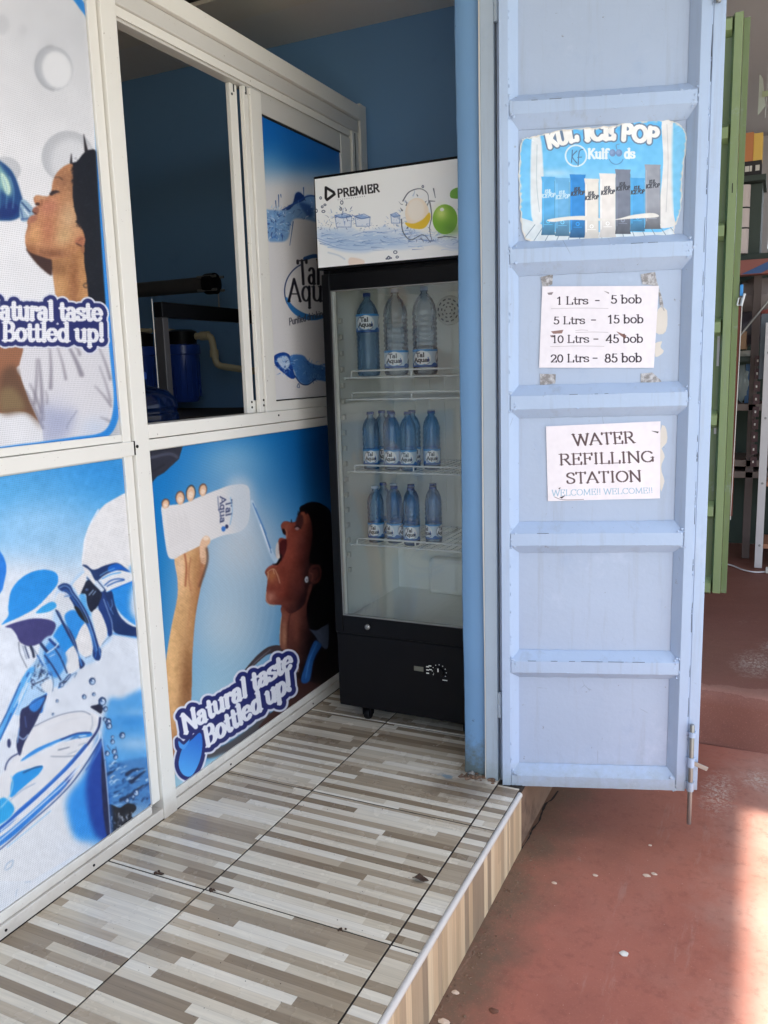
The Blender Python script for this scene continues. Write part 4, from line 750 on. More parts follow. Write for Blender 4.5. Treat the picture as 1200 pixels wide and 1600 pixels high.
def quad(name, pts, mat, parent, nx=1, ny=1, wob=0, seed=0):
    """a printed sheet on four corners (bl, br, tr, tl), with its own UVs, divided so that it can be a little wavy"""
    bl, br, tr, tl = [Vector(p) for p in pts]; n = (br-bl).cross(tl-bl).normalized(); r = random.Random(seed); v = []; uv = []
    ph = [r.uniform(0, 6.28) for _ in range(4)]
    for j in range(ny+1):
        for i in range(nx+1):
            a, b = i/nx, j/ny; p = (bl*(1-a)+br*a)*(1-b)+(tl*(1-a)+tr*a)*b
            h = wob*(math.sin(a*5+ph[0])*math.sin(b*4+ph[1])+.6*math.sin(a*11+b*3+ph[2])) if wob else 0
            v.append(p+n*(h+abs(wob)*1.6)); uv.append((a, b))
    f = [(j*(nx+1)+i, j*(nx+1)+i+1, (j+1)*(nx+1)+i+1, (j+1)*(nx+1)+i) for j in range(ny) for i in range(nx)]
    me = bpy.data.meshes.new(name); me.from_pydata([tuple(p) for p in v], [], f); L = me.uv_layers.new(name='UVMap')
    for lp in me.loops: L.data[lp.index].uv = uv[lp.vertex_index]
    me.polygons.foreach_set('use_smooth', [True]*len(me.polygons)); me.update()
    return link(name, me, parent, mat)

# ---------------------------------------------------------------- materials
GZ = -.216
def near(t, P, c, sc, r0, r1):
    d = t.new('VectorMath', operation='DISTANCE'); m = t.new('Mapping'); t.l.new(P, m.inputs[0]); m.inputs['Scale'].default_value = sc; t.l.new(m.outputs[0], d.inputs[0]); d.inputs[1].default_value = tuple(c[i]*sc[i] for i in range(3))
    nz = t.noise(P, 22, 5, .7); return t.step(t.math('ADD', d.outputs['Value'], t.math('MULTIPLY_ADD', nz, .16, -.08)), r0, r1)
def strip_tile(name, run, across, warm=1.0, SW=.0315, L0=.30, L1=.22, tones=None, alternate=False):
    """glazed tile printed with short wood strips; run/across: indices of the world axes along and across the strips"""
    t = NT(name); P = t.coord('World'); sx = t.new('SeparateXYZ'); t.l.new(P, sx.inputs[0])
    oi = t.new('ObjectInfo').outputs['Random']
    u, v = sx.outputs[run], sx.outputs[across]
    wv = t.noise(P, 1.2, 1)
    row = t.math('FLOOR', t.math('DIVIDE', v, SW))
    def wn(a, b=None):
        q = t.new('TexWhiteNoise', noise_dimensions='2D'); cb = t.new('CombineXYZ'); t.put(cb.inputs[0], a); t.put(cb.inputs[1], b); t.l.new(cb.outputs[0], q.inputs['Vector']); return q.outputs['Value']
    seed = t.math('MULTIPLY', oi, 37.0)
    ro = wn(row, seed)
    L = t.math('MULTIPLY_ADD', wn(row, 5.3), L1, L0)
    cell = t.math('FLOOR', t.math('ADD', t.math('DIVIDE', u, L), t.math('MULTIPLY', ro, 9.0)))
    val = wn(t.math('ADD', t.math('MULTIPLY', row, 3.17), seed), t.math('ADD', cell, .5))
    if alternate:       # light and dark strips take turns, with a stray one now and then
        par = t.math('FLOORED_MODULO', t.math('ADD', row, t.math('GREATER_THAN', wn(t.math('ADD', row, 71.3), t.math('ADD', cell, seed)), .80)), 2.0)
        val = t.math('MULTIPLY_ADD', val, .499, t.math('MULTIPLY', par, .5))
    w = warm
    tones = tones or [(216, 206, 186), (226, 218, 200), (206, 195, 174), (222, 213, 194), (229, 222, 206), (176, 161, 139), (158, 143, 122), (190, 176, 154), (146, 130, 109), (168, 153, 131)]
    cr = t.new('ValToRGB'); cr.color_ramp.interpolation = 'CONSTANT'; e = cr.color_ramp.elements
    while len(e) < len(tones): e.new(.5)
    for i, c in enumerate(tones):
        e[i].position = i/len(tones); e[i].color = lin((c[0]*min(1.1, w), c[1]*(1 if w == 1 else .97), c[2]*(1 if w == 1 else .88)))
    t.l.new(val, cr.inputs[0])
    sv = [60., 60., 60.]; sv[run] = 3.2; sv[across] = 95.
    cb = t.new('Mapping'); t.l.new(P, cb.inputs[0]); cb.inputs['Scale'].default_value = sv; t.put(cb.inputs['Location'], None)
    jit = t.new('CombineXYZ'); t.put(jit.inputs[0], t.math('MULTIPLY', val, 50.0)); add = t.new('VectorMath', operation='ADD'); t.l.new(cb.outputs[0], add.inputs[0]); t.l.new(jit.outputs[0], add.inputs[1])
    gr = t.noise(add.outputs[0], 1.0, 5, .65)
    col = t.mix(1.0, cr.outputs[0], t.math('MULTIPLY_ADD', gr, .62, .69), 'MULTIPLY')
    fr = t.math('FRACT', t.math('DIVIDE', v, SW)); edge = t.math('LESS_THAN', fr, .05)
    col = t.mix(t.math('MULTIPLY', edge, .22), col, lin((92, 82, 72)))
    dirt = t.step(t.noise(P, 5, 7, .7), .60, .82); col = t.mix(t.math('MULTIPLY', dirt, .28), col, lin((112, 96, 80)))
    return t, P, col

t, P, col = strip_tile('floor_tile_glaze', 0, 1, SW=.0286, alternate=True)
sp = t.step(t.noise(P, 130, 2, .5), .73, .76); col = t.mix(t.math('MULTIPLY', sp, .6), col, lin((70, 60, 52)))
# splashed wall paint and mud by the foot of the door post
sxx = t.new('SeparateXYZ'); t.l.new(P, sxx.inputs[0])
f = t.math('SUBTRACT', 1.0, near(t, P, (.83, 2.50, 0), (.9, 1.1, 1), .05, .17)); col = t.mix(t.math('MULTIPLY', f, .62), col, lin((84, 66, 50)))
f = t.math('SUBTRACT', 1.0, near(t, P, (.755, 2.545, 0), (1.6, 3.2, 1), .03, .055)); col = t.mix(t.math('MULTIPLY', f, .6), col, lin((96, 136, 158)))
t.bump(t.noise(P, 40, 2), .02)
MAT_TILE = t.done(col, t.math('MULTIPLY_ADD', t.noise(P, 9, 4), .34, .08), 0, .5)
t, P, col = strip_tile('riser_tile_glaze', 2, 1, 1.0, .034, 3.0, 1.0, [(206, 182, 148), (176, 154, 126), (214, 192, 158), (150, 132, 110), (200, 174, 140), (186, 162, 130)])
MAT_RISER = t.done(col, .38, 0, .4)
MAT_GROUT = paint('grout', (40, 34, 30), .95, .25, 30)

def red_floor(name, c, worn, dusty_sunlit=True):
    t = NT(name); P = t.coord('World'); big = t.noise(P, 1.7, 6, .6); mid = t.noise(P, 7, 6, .65); fine = t.noise(P, 60, 5, .7)
    col = t.mix(t.step(big, .32, .7), lin(c), lin((c[0]*1.14, c[1]*1.16, c[2]*1.14)))
    col = t.mix(t.math('MULTIPLY', t.step(mid, .52, .78), .6), col, lin(worn))
    col = t.mix(t.math('MULTIPLY', t.step(fine, .6, .8), .3), col, lin((c[0]*.62, c[1]*.6, c[2]*.6)))
    if dusty_sunlit:
        s3 = t.new('SeparateXYZ'); t.l.new(P, s3.inputs[0])
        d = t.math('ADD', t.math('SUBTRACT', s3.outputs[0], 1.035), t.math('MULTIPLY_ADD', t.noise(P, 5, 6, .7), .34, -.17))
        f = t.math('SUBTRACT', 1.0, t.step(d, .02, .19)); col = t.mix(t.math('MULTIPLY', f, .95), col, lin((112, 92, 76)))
        wet = t.noise(t.scale(P, (1, .55, 1)), 2.3, 5, .6); col = t.mix(t.math('MULTIPLY', t.step(wet, .55, .72), .4), col, lin((c[0]*.74, c[1]*.74, c[2]*.76)))
        scf = t.noise(t.scale(P, (9, 1.2, 1)), 1.6, 8, .75); col = t.mix(t.math('MULTIPLY', t.step(scf, .60, .68), .28), col, lin((190, 160, 146)))
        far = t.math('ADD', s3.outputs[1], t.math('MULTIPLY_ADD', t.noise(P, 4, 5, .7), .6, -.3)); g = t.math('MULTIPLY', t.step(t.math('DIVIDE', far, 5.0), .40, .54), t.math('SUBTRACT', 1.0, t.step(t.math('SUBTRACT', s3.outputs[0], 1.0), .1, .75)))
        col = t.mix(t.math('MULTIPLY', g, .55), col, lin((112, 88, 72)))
        chip = t.step(t.noise(P, 3.1, 9, .75), .66, .72); col = t.mix(t.math('MULTIPLY', t.math('MULTIPLY', chip, t.step(fine, .42, .55)), .6), col, lin((176, 160, 146)))
    else:
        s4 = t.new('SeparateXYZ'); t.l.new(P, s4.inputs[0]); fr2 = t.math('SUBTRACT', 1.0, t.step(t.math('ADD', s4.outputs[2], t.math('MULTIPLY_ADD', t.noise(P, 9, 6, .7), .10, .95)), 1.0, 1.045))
        col = t.mix(t.math('MULTIPLY', fr2, .75), col, lin((116, 76, 66)))  # riser face darker than the floor: its shade put into the colour
        ed = t.math('MULTIPLY', t.math('GREATER_THAN', t.math('ADD', s4.outputs[2], t.math('MULTIPLY_ADD', t.noise(P, 16, 5, .7), .03, -.015)), .022), t.math('LESS_THAN', t.math('ADD', s4.outputs[1], t.math('MULTIPLY_ADD', t.noise(P, 8, 5, .7), .16, -.08)), 3.70)); col = t.mix(t.math('MULTIPLY', ed, .22), col, lin((204, 160, 142)))  # lit highlight painted along the top edge of the step
        chip = t.step(t.noise(t.scale(P, (1, 1, 1), (3.3, .8, 0)), 2.6, 9, .75), .62, .70); col = t.mix(t.math('MULTIPLY', t.math('MULTIPLY', chip, t.step(fine, .40, .55)), .8), col, lin((178, 164, 152)))
    if dusty_sunlit:       # sun glare painted into the floor colour, paler along the open side
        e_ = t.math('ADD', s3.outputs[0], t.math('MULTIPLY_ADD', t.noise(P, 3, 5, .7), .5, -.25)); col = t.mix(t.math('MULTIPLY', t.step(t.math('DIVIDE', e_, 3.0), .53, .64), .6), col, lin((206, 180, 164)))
    gr2 = t.noise(P, 170, 4, .7); col = t.mix(t.math('MULTIPLY', t.step(gr2, .56, .70), .35), col, lin((c[0]*1.22, c[1]*1.34, c[2]*1.36)))
    gr3 = t.noise(P, 26, 8, .75); col = t.mix(t.math('MULTIPLY', t.step(gr3, .52, .68), .42), col, lin((c[0]*.74, c[1]*.72, c[2]*.74)))
    for c_, s_, r_ in (((1.72, 4.02, .04), (1, .55, 1), .09), ((1.80, 4.3, .04), (1, .6, 1), .06), ((1.62, 3.20, GZ), (1.5, .55, 1), .09), ((1.76, 3.36, GZ), (1, .8, 1), .07)):      # chalky worn places
        m_ = t.math('SUBTRACT', 1.0, near(t, P, c_, s_, r_*.2, r_*1.3)); sp_ = t.step(t.noise(P, 95, 6, .75), .47, .56)
        col = t.mix(t.math('MULTIPLY', t.math('MULTIPLY', m_, sp_), .8), col, lin((206, 190, 176)))
    t.bump(t.math('ADD', mid, t.math('MULTIPLY', fine, .5)), .25, .006)
    return t.done(col, t.math('MULTIPLY_ADD', mid, .3, .42), 0, .35)
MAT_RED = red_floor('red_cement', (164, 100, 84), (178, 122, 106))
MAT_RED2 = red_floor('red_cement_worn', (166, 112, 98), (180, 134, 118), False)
MAT_EARTH = paint('street_earth', (168, 164, 150), .95, .2, .6, .5, 12, kind='World')

MAT_BLUE = paint('blue_wall_paint', (112, 154, 196), .55, .05, 2.5, .12, 60, dirt=(98, 138, 180), dsc=3, dlo=.6, dhi=.8, kind='World')
t = NT('post_paint'); P = t.coord('World'); s3 = t.new('SeparateXYZ'); t.l.new(P, s3.inputs[0])
c = t.mix(1.0, lin((112, 154, 196)), t.math('MULTIPLY_ADD', t.noise(P, 4), .16, .92), 'MULTIPLY')
z = t.math('ADD', s3.outputs[2], t.math('MULTIPLY', t.noise(P, 26, 6, .7), .3)); f = t.math('SUBTRACT', 1.0, t.step(z, .17, .30)); c = t.mix(t.math('MULTIPLY', f, .8), c, lin((92, 96, 74)))
c = t.mix(t.step(t.noise(P, 34, 3), .74, .78), c, lin((88, 118, 150))); t.bump(t.noise(P, 70, 3), .12)
MAT_POST = t.done(c, .5)
MAT_CEIL = paint('ceiling_paint', (236, 228, 217), .85, .06, 2, .1, 50, kind='World')
MAT_BEAM = paint('beam_paint', (236, 226, 210), .8, .06, 4, kind='World')
MAT_TIMBER = paint('dark_timber', (46, 42, 42), .8, .2, 6, kind='World')
MAT_PLASTER = paint('stained_plaster', (122, 98, 80), .95, .2, 5, .6, 30, dirt=(82, 64, 52), dsc=7, dlo=.5, dhi=.65, kind='World')
MAT_GREYWALL = paint('grey_wall_paint', (196, 192, 194), .9, .06, 1.5, kind='World')

def alu(name, c):
    t = NT(name); P = t.coord('World'); col = t.mix(1.0, lin(c), t.math('MULTIPLY_ADD', t.noise(P, 5), .08, .96), 'MULTIPLY')
    s3 = t.new('SeparateXYZ'); t.l.new(P, s3.inputs[0])
    f = t.math('MULTIPLY', t.math('SUBTRACT', 1.0, t.step(t.math('ADD', s3.outputs[2], t.math('MULTIPLY', t.noise(P, 9, 5, .7), .1)), .07, .14)), .45)
    col = t.mix(f, col, lin((150, 132, 112)))
    col = t.mix(t.math('MULTIPLY', t.step(t.noise(P, 85, 3, .6), .70, .73), .55), col, lin((120, 100, 84)))
    t.bump(t.noise(P, 25, 2), .03); return t.done(col, .34, 0, .5)
MAT_ALU = alu('white_aluminium', (230, 227, 219))
MAT_ALU2 = alu('white_aluminium_track', (206, 203, 197))
MAT_GASKET = paint('black_gasket', (26, 25, 27), .7, .1)
MAT_SCREW = paint('screw_head', (40, 38, 38), .4, .1, metal=.6)

def door_paint(name, c, rust=True):
    t = NT(name); P = t.coord('Object'); a = lin(c)
    col = t.mix(1.0, a, t.math('MULTIPLY_ADD', t.noise(P, 4, 5), .12, .94), 'MULTIPLY')
    col = t.mix(t.math('MULTIPLY', t.step(t.noise(P, 11, 7, .7), .58, .74), .4), col, lin((c[0]*.9, c[1]*.93, c[2]*.97)))
    if rust:
        col = t.mix(t.math('MULTIPLY', t.step(t.noise(P, 46, 4, .7), .69, .74), .75), col, lin((112, 98, 98)))
        s3 = t.new('SeparateXYZ'); t.l.new(P, s3.inputs[0]); f = t.math('SUBTRACT', 1.0, t.step(t.math('ADD', s3.outputs[2], t.math('MULTIPLY', t.noise(P, 24, 7, .75), .14)), .05, .15))
        col = t.mix(t.math('MULTIPLY', f, .55), col, lin((132, 134, 116)))
        st = t.noise(t.scale(P, (26, 26, 1.6)), 1.0, 6, .7); col = t.mix(t.math('MULTIPLY', t.step(st, .54, .72), .34), col, lin((140, 142, 150)))
        sm = t.noise(P, 3.3, 8, .75); col = t.mix(t.math('MULTIPLY', t.step(sm, .58, .70), .35), col, lin((196, 206, 226)))
        nk = t.step(t.noise(P, 30, 9, .8), .655, .685); col = t.mix(t.math('MULTIPLY', nk, .8), col, lin((120, 108, 106)))
        v2 = t.new('TexVoronoi'); v2.feature = 'DISTANCE_TO_EDGE'; v2.inputs['Scale'].default_value = 5; t.l.new(t.scale(P, (1, 1, .6)), v2.inputs['Vector'])
        cr2 = t.math('MULTIPLY', t.math('LESS_THAN', v2.outputs['Distance'], .004), t.step(t.noise(P, 7, 3), .62, .66)); col = t.mix(t.math('MULTIPLY', cr2, .4), col, lin((112, 116, 132)))
    t.bump(t.math('ADD', t.noise(P, 60, 3), t.math('MULTIPLY', t.noise(P, 14, 3), 2.0)), .22, .003)
    return t.done(col, t.math('MULTIPLY_ADD', t.noise(P, 18), .3, .26), 0, .5)
MAT_DOOR = door_paint('lavender_door_enamel', (165, 184, 211))
MAT_DOORP = door_paint('lavender_sheet_enamel', (164, 179, 202))
MAT_FRAME = door_paint('door_frame_enamel', (172, 188, 204))
MAT_GREEN = door_paint('green_door_enamel', (142, 158, 108))
MAT_GREEN2 = door_paint('green_sheet_enamel', (118, 134, 88))
MAT_DARKGAP = paint('dark_steel', (52, 52, 58), .7, .3, 8, dirt=(104, 70, 52), dsc=20)
MAT_TRIM = paint('pale_edge_trim', (206, 202, 196), .32, .06, 14, .04, dirt=(120, 108, 96), dsc=30, dlo=.62, dhi=.8, kind='World')
MAT_STEEL = paint('dull_steel', (150, 150, 148), .42, .15, 12, metal=.8)
MAT_RUST = paint('rusty_timber', (112, 62, 50), .9, .3, 9)
MAT_BLACK = paint('black_coat', (14, 15, 18), .34, .15, 8, .03, spec=.14)
MAT_BLACK2 = paint('black_plastic', (16, 16, 19), .45, .1, 8, .06, spec=.14)
MAT_LINER = paint('cooler_liner', (248, 248, 242), .45, .02, 4, .02)
MAT_WIRE = paint('white_coated_wire', (226, 228, 228), .35, .03, 4, .0)
MAT_WHITEP = paint('white_plastic', (218, 216, 208), .5, .04, 5)
MAT_PAPER = paint('bare_paper', (214, 208, 200), .9, .08, 20, dirt=(186, 170, 152), dsc=30)
MAT_TAPE = paint('old_tape', (132, 128, 128), .6, .3, 60, dirt=(190, 190, 194), dsc=70, dlo=.45, dhi=.6)
MAT_LEAF = paint('dry_leaf', (66, 48, 36), .9, .3, 40)
MAT_GRIT = paint('floor_grit', (186, 146, 130), .9, .2, 40)
MAT_CRUMB = paint('pale_chip', (206, 184, 164), .9, .15, 40)

def glassy(name, tint, rough=.03, diffuse=0., dcol=(1, 1, 1), ior=1.45, wob=0., base=0.):
    t = NT(name); t.n.remove(t.b); tr = t.new('BsdfTransparent'); tr.inputs[0].default_value = lin(tint); gl = t.new('BsdfGlossy'); gl.inputs['Roughness'].default_value = rough
    fr = t.new('Fresnel'); fr.inputs['IOR'].default_value = ior
    fac = fr.outputs[0] if not base else t.math('MAXIMUM', fr.outputs[0], base)
    if wob:
        q = t.new('Bump'); q.inputs['Strength'].default_value = wob; q.inputs['Distance'].default_value = .004; t.l.new(t.noise(t.scale(t.coord('Object'), (1, 1, .45)), 75, 3), q.inputs['Height']); t.l.new(q.outputs[0], gl.inputs['Normal']); t.l.new(q.outputs[0], fr.inputs['Normal'])
    m = t.new('MixShader'); t.l.new(fac, m.inputs[0]); t.l.new(tr.outputs[0], m.inputs[1]); t.l.new(gl.outputs[0], m.inputs[2]); sh = m.outputs[0]
    if diffuse:
        d = t.new('BsdfDiffuse'); d.inputs[0].default_value = lin(dcol); tl = t.new('BsdfTranslucent'); tl.inputs[0].default_value = lin(dcol); a = t.new('AddShader')
        m3 = t.new('MixShader'); m3.inputs[0].default_value = .5; t.l.new(d.outputs[0], m3.inputs[1]); t.l.new(tl.outputs[0], m3.inputs[2])
        m2 = t.new('MixShader'); m2.inputs[0].default_value = diffuse; t.l.new(sh, m2.inputs[1]); t.l.new(m3.outputs[0], m2.inputs[2]); sh = m2.outputs[0]
    t.l.new(sh, t.out.inputs['Surface']); return t.m
MAT_GLASS = glassy('cooler_glass', (250, 252, 251), .0, ior=1.45)
MAT_PET = glassy('blue_bottle_plastic', (216, 234, 250), .07, .15, (140, 196, 248), 1.45, 1.0, base=.06)
MAT_PET2 = glassy('pale_bottle_plastic', (234, 241, 248), .07, .06, (196, 214, 236), 1.45, 1.0, base=.07)
MAT_JUG = glassy('blue_jug_plastic', (84, 130, 190), .1, .22, (26, 58, 120), 1.4, .1)
MAT_CAPB = paint('blue_cap', (30, 62, 130), .4, .05)
MAT_CAPW = paint('clear_cap', (196, 208, 226), .4, .05)
MAT_FILTER = paint('blue_filter_plastic', (36, 66, 146), .3, .05, 5, .03)
MAT_PVC = paint('cream_pipe', (178, 168, 138), .5, .06, 8)

# ---------------------------------------------------------------- the ground and the tiled step
GZ = -.216
g = MB(); g.add([(-400, -400, GZ-.012), (400, -400, GZ-.012), (400, 400, GZ-.012), (-400, 400, GZ-.012)], [(0, 1, 2, 3)])
tag(obj('street_ground', g, MAT_EARTH), kind='structure')
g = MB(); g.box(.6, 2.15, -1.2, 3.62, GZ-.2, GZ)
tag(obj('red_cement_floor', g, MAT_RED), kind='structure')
# worn raised floor of the next shop, its front edge rounded and uneven
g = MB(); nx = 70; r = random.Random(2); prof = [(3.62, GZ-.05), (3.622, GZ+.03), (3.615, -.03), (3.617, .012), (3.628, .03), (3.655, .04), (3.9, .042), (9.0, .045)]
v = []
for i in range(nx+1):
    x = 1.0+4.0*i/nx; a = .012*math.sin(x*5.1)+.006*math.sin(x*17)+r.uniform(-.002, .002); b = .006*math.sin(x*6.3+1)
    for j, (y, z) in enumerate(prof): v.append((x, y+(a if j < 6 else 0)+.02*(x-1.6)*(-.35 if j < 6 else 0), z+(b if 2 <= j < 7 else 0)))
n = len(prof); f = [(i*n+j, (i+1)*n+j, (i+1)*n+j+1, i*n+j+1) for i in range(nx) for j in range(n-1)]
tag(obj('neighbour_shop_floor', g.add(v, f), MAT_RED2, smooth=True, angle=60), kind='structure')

g = MB(); g.box(-2.6, 1.020, -1.2, 4.4, GZ-.2, -.0024)
step = tag(obj('tiled_step', g, MAT_GROUT), kind='structure')
XS = [(.002, .36), (.36, .939), (.939, 1.0205)]; YS = [-1.2+.0]+[1.676+.6*k for k in range(-4, 4)]
YS = [-1.19, -.724, -.124, .476, 1.076, 1.676, 2.276, 2.876, 3.476, 3.60]
r = random.Random(7)
for i, (x0, x1) in enumerate(XS):
    for y0, y1 in zip(YS[:-1], YS[1:]):
        if i == 2 and y0 > 2.6: continue
        if i == 2 and y1 > 2.6: y1 = 2.56
        z = r.uniform(-.0008, .0008); gp = .0030
        obj('tile', MB().box(x0+gp, x1-gp, y0+gp, y1-gp, -.012, z, .0012), MAT_TILE, step)
RY = [-1.19, -.60, 0.0, .60, 1.20, 1.80, 2.40, 2.545]
for y0, y1 in zip(RY[:-1], RY[1:]):
    obj('riser_tile', MB().box(1.018, 1.0285, y0+.0015, y1-.0015, GZ+.001, -.0155, .0012), MAT_RISER, step)
g = MB(); path = [(1.0265+.001*math.sin(y*3), y, -.0065+.0012*math.sin(y*4.3)) for y in np.linspace(-1.19, 2.53, 40)]
obj('edge_trim', g.tube(path, .0095, 10), MAT_TRIM, step, True)
# grime gathered in the angle between the step and the floor
g = MB(); r = random.Random(3)
for k in range(260):
    y = r.uniform(.4, 2.62); x = 1.032+abs(r.gauss(0, .035)); s_ = r.uniform(.0015, .005)
    g.blob((x, y, GZ+s_*.2), s_, s_, s_*.6, k, .3, 1)
tag(obj('grime', g, MAT_PLASTER), 'loose brown grit gathered along the foot of the tiled step', 'grit', kind='stuff')

# ---------------------------------------------------------------- walls, ceiling, roofs
def struct(name, mb, mat): return tag(obj(name, mb, mat), kind='structure')
struct('back_wall', MB().box(-2.6, .94, 3.60, 3.75, -.006, 3.2), MAT_BLUE)
struct('side_wall', MB().box(.865, .943, 2.66, 4.52, GZ-.05, 3.2), MAT_BLUE)
struct('inner_wall', MB().box(-2.75, -2.6, -1.2, 3.75, -.006, 3.2), MAT_TIMBER)
struct('front_wall', MB().box(-2.6, -.03, -.2, -.05, -.006, 3.2), MAT_TIMBER)
struct('ceiling', MB().box(-2.6, .95, 3.257, 3.60, 2.948, 3.05), MAT_CEIL)
struct('ceiling_beam', MB().box(-2.6, .95, 3.05, 3.255, 2.940, 3.06), MAT_BEAM)
struct('ceiling_board', MB().box(-2.6, .95, 2.70, 3.048, 2.955, 3.06), MAT_TIMBER)
struct('porch_ceiling', MB().box(-2.6, 1.2, -1.2, 2.698, 2.960, 3.06), MAT_CEIL)
struct('porch_roof', MB().prism([(-3.2, -1.5), (2.86, -1.5), (2.71, 3.30), (-3.2, 3.30)], 3.075, 3.11, 'z'), MAT_GREYWALL)  # unseen reach and slanted edge shaped to limit sky light and the sun patch
struct('sky_block_wall', MB().box(-2.6, 1.35, -1.36, -1.21, GZ-.05, 3.06), MAT_BLUE)  # wall added out of view to keep sky light from the recess
struct('neighbour_roof', MB().box(.8, 6.0, 3.32, 9.2, 3.36, 3.42), MAT_GREYWALL)
struct('wall_plinth', MB().box(.945, 1.022, 2.552, 4.52, GZ-.05, -.022, .004), MAT_PLASTER)
struct('neighbour_back_wall', MB().box(.9, 1.612, 8.4, 8.55, 0, 3.4), MAT_GREYWALL)
struct('neighbour_wall_over_window', MB().box(1.614, 5.9, 8.4, 8.55, 2.95, 3.4), MAT_GREYWALL)
struct('neighbour_wall_under_window', MB().box(1.614, 5.9, 8.4, 8.55, 0, 2.40), MAT_GREYWALL)
struct('neighbour_right_wall', MB().box(5.9, 6.0, 3.7, 8.55, 0, 3.4), MAT_GREYWALL)
struct('neighbour_lintel', MB().box(.945, 6.0, 4.50, 4.62, 3.22, 3.38), MAT_GREYWALL)
struct('neighbour_left_wall', MB().box(.80, .90, 4.53, 8.4, 0, 3.4), MAT_GREYWALL)

pr = empty('door_post', (.8, 2.6, 0)); tag(pr, 'blue painted masonry post at the doorway, next to the cooler', 'post')
def rel(o, par):
    o.parent = par; o.matrix_parent_inverse = par.matrix_world.inverted(); return o
bpy.context.view_layer.update()
PO = lambda n, mb, m, **k: obj(n, mb, m, None, **k)
def attach(par, *obs):
    loc = Vector(par.location); R = Matrix.Rotation(-par.rotation_euler.z, 4, 'Z')
    for o in obs:
        o.data.transform(R @ Matrix.Translation(-loc)); o.parent = par
v = []; f = []; r = random.Random(6); zs = np.linspace(GZ, 3.0, 60)
for z in zs:
    a = .0016*math.sin(z*7)+r.uniform(-.0008, .0008)
    v += [(.803+a, 2.86, z), (.803+a, 2.605, z), (.808+a, 2.600, z), (.884+a*.6, 2.600, z), (.888+a*.6, 2.604, z), (.888, 2.86, z)]
for i in range(len(zs)-1): f += [(i*6+j, i*6+(j+1) % 6, (i+1)*6+(j+1) % 6, (i+1)*6+j) for j in range(6)]
attach(pr, PO('masonry', MB().add(v, f), MAT_POST, smooth=True, angle=50))
g = MB(); g.prism([(.889, 2.584), (.8925, 2.581), (.9335, 2.581), (.9335, 2.64), (.889, 2.64)], -.004, 3.0, 'z')
fr_ = empty('door_frame', (.91, 2.6, 0)); tag(fr_, 'grey lavender steel door frame upright with hinge knuckles', 'door frame')
attach(fr_, PO('caulk', MB().tube([(.8878+.0012*math.sin(z*5), 2.5855, z) for z in np.linspace(-.004, 3.0, 50)], .0032, 6), MAT_WHITEP, smooth=True), PO('upright', g, MAT_FRAME), PO('rebate', MB().box(.9345, .9475, 2.605, 2.645, -.004, 3.0), MAT_DARKGAP))
for z in (.235, 2.45):
    attach(fr_, PO('hinge', MB().lathe([(.0005, 0), (.0075, 0), (.0085, .003), (.0085, .042), (.0075, .044), (.0075, .047), (.0085, .049), (.0085, .090), (.0005, .093)], 14, (.9405, 2.588, z)), MAT_FRAME, smooth=True))
g = MB()
for k in range(26):
    rr = r.uniform(.004, .012); g.blob((r.uniform(.80, .93), 2.6-r.uniform(.0, .05), r.uniform(.0, .006)), rr, rr, rr*.45, k, .3, 1)
tag(obj('crumbled_plaster', g, MAT_PLASTER), 'crumbled plaster and mud at the foot of the blue post', 'plaster', kind='stuff')
# ---------------------------------------------------------------- aluminium partition with printed panels
def panel_art(sheet, Y0, Y1, Z0, Z1, ppm, x=-.013):
    return sheet.rectify(int((Y1-Y0)*ppm), int((Z1-Z0)*ppm), lambda U, V: px_of((np.full_like(U, x), Y0+U*(Y1-Y0), Z0+V*(Z1-Z0))))
part = empty('aluminium_partition', (0, .8, 0))
tag(part, 'white aluminium shop partition with blue water adverts printed on its panels', 'partition')
def P(name, mb, mat, par=part, smooth=False):
    o = obj(name, mb, mat, None, smooth); o.data.transform(Matrix.Translation((0, -.8, 0))); o.parent = par; return o
def B(*a, b=.0025): return MB().box(*a, b=b)
def print_panel(name, Y0, Y1, Z0, Z1, sheet, ppm, label=None, par=part, x=-.013, wob=.0012, rough=.36):
    A = panel_art(sheet, Y0, Y1, Z0, Z1, ppm, x); m = image_mat(name+'_print', A, rough, .5, True)
    back = P(name, MB().box(x-.006, x-.0005, Y0-.01, Y1+.01, Z0-.01, Z1+.01), MAT_WHITEP, par)
    q = quad('window_film', [(x+.0002, Y0, Z0), (x+.0002, Y1, Z0), (x+.0002, Y1, Z1), (x+.0002, Y0, Z1)], m, None, 24, 24, wob, len(name))
    q.data.transform(Matrix.Translation((0, -.8, 0))); q.parent = back if par is part else par
    if label: back['label'] = label
    return back
print_panel('printed_panel', .955, 1.888, 1.262, 2.555, art_drinker(), 620, 'upper panel printed with a woman drinking from a bottle')
print_panel('printed_panel', .955, 1.888, .068, 1.190, art_pouring_glass(), 620, 'lower panel printed with water poured into a glass')
print_panel('printed_panel', 1.996, 3.505, .062, 1.200, art_open_mouth(), 560, 'panel printed with a woman pouring water into her open mouth')
plain = P('plain_panel', MB().box(-.019, -.0135, .0, .86, .06, 2.56), MAT_WHITEP)
# uprights
for y0, y1, lip in ((1.928, 1.991, True), (.878, .945, False), (-.05, .01, False)):
    P('mullion', B(-.045, .008, y0, y1, .0, 2.948), MAT_ALU)
    if lip: P('glazing_bead', B(-.03, -.003, 1.889, 1.9245, .068, 2.948), MAT_ALU); P('bead_gasket', MB().box(-.03, -.009, 1.9247, 1.9278, .068, 2.9), MAT_GASKET)
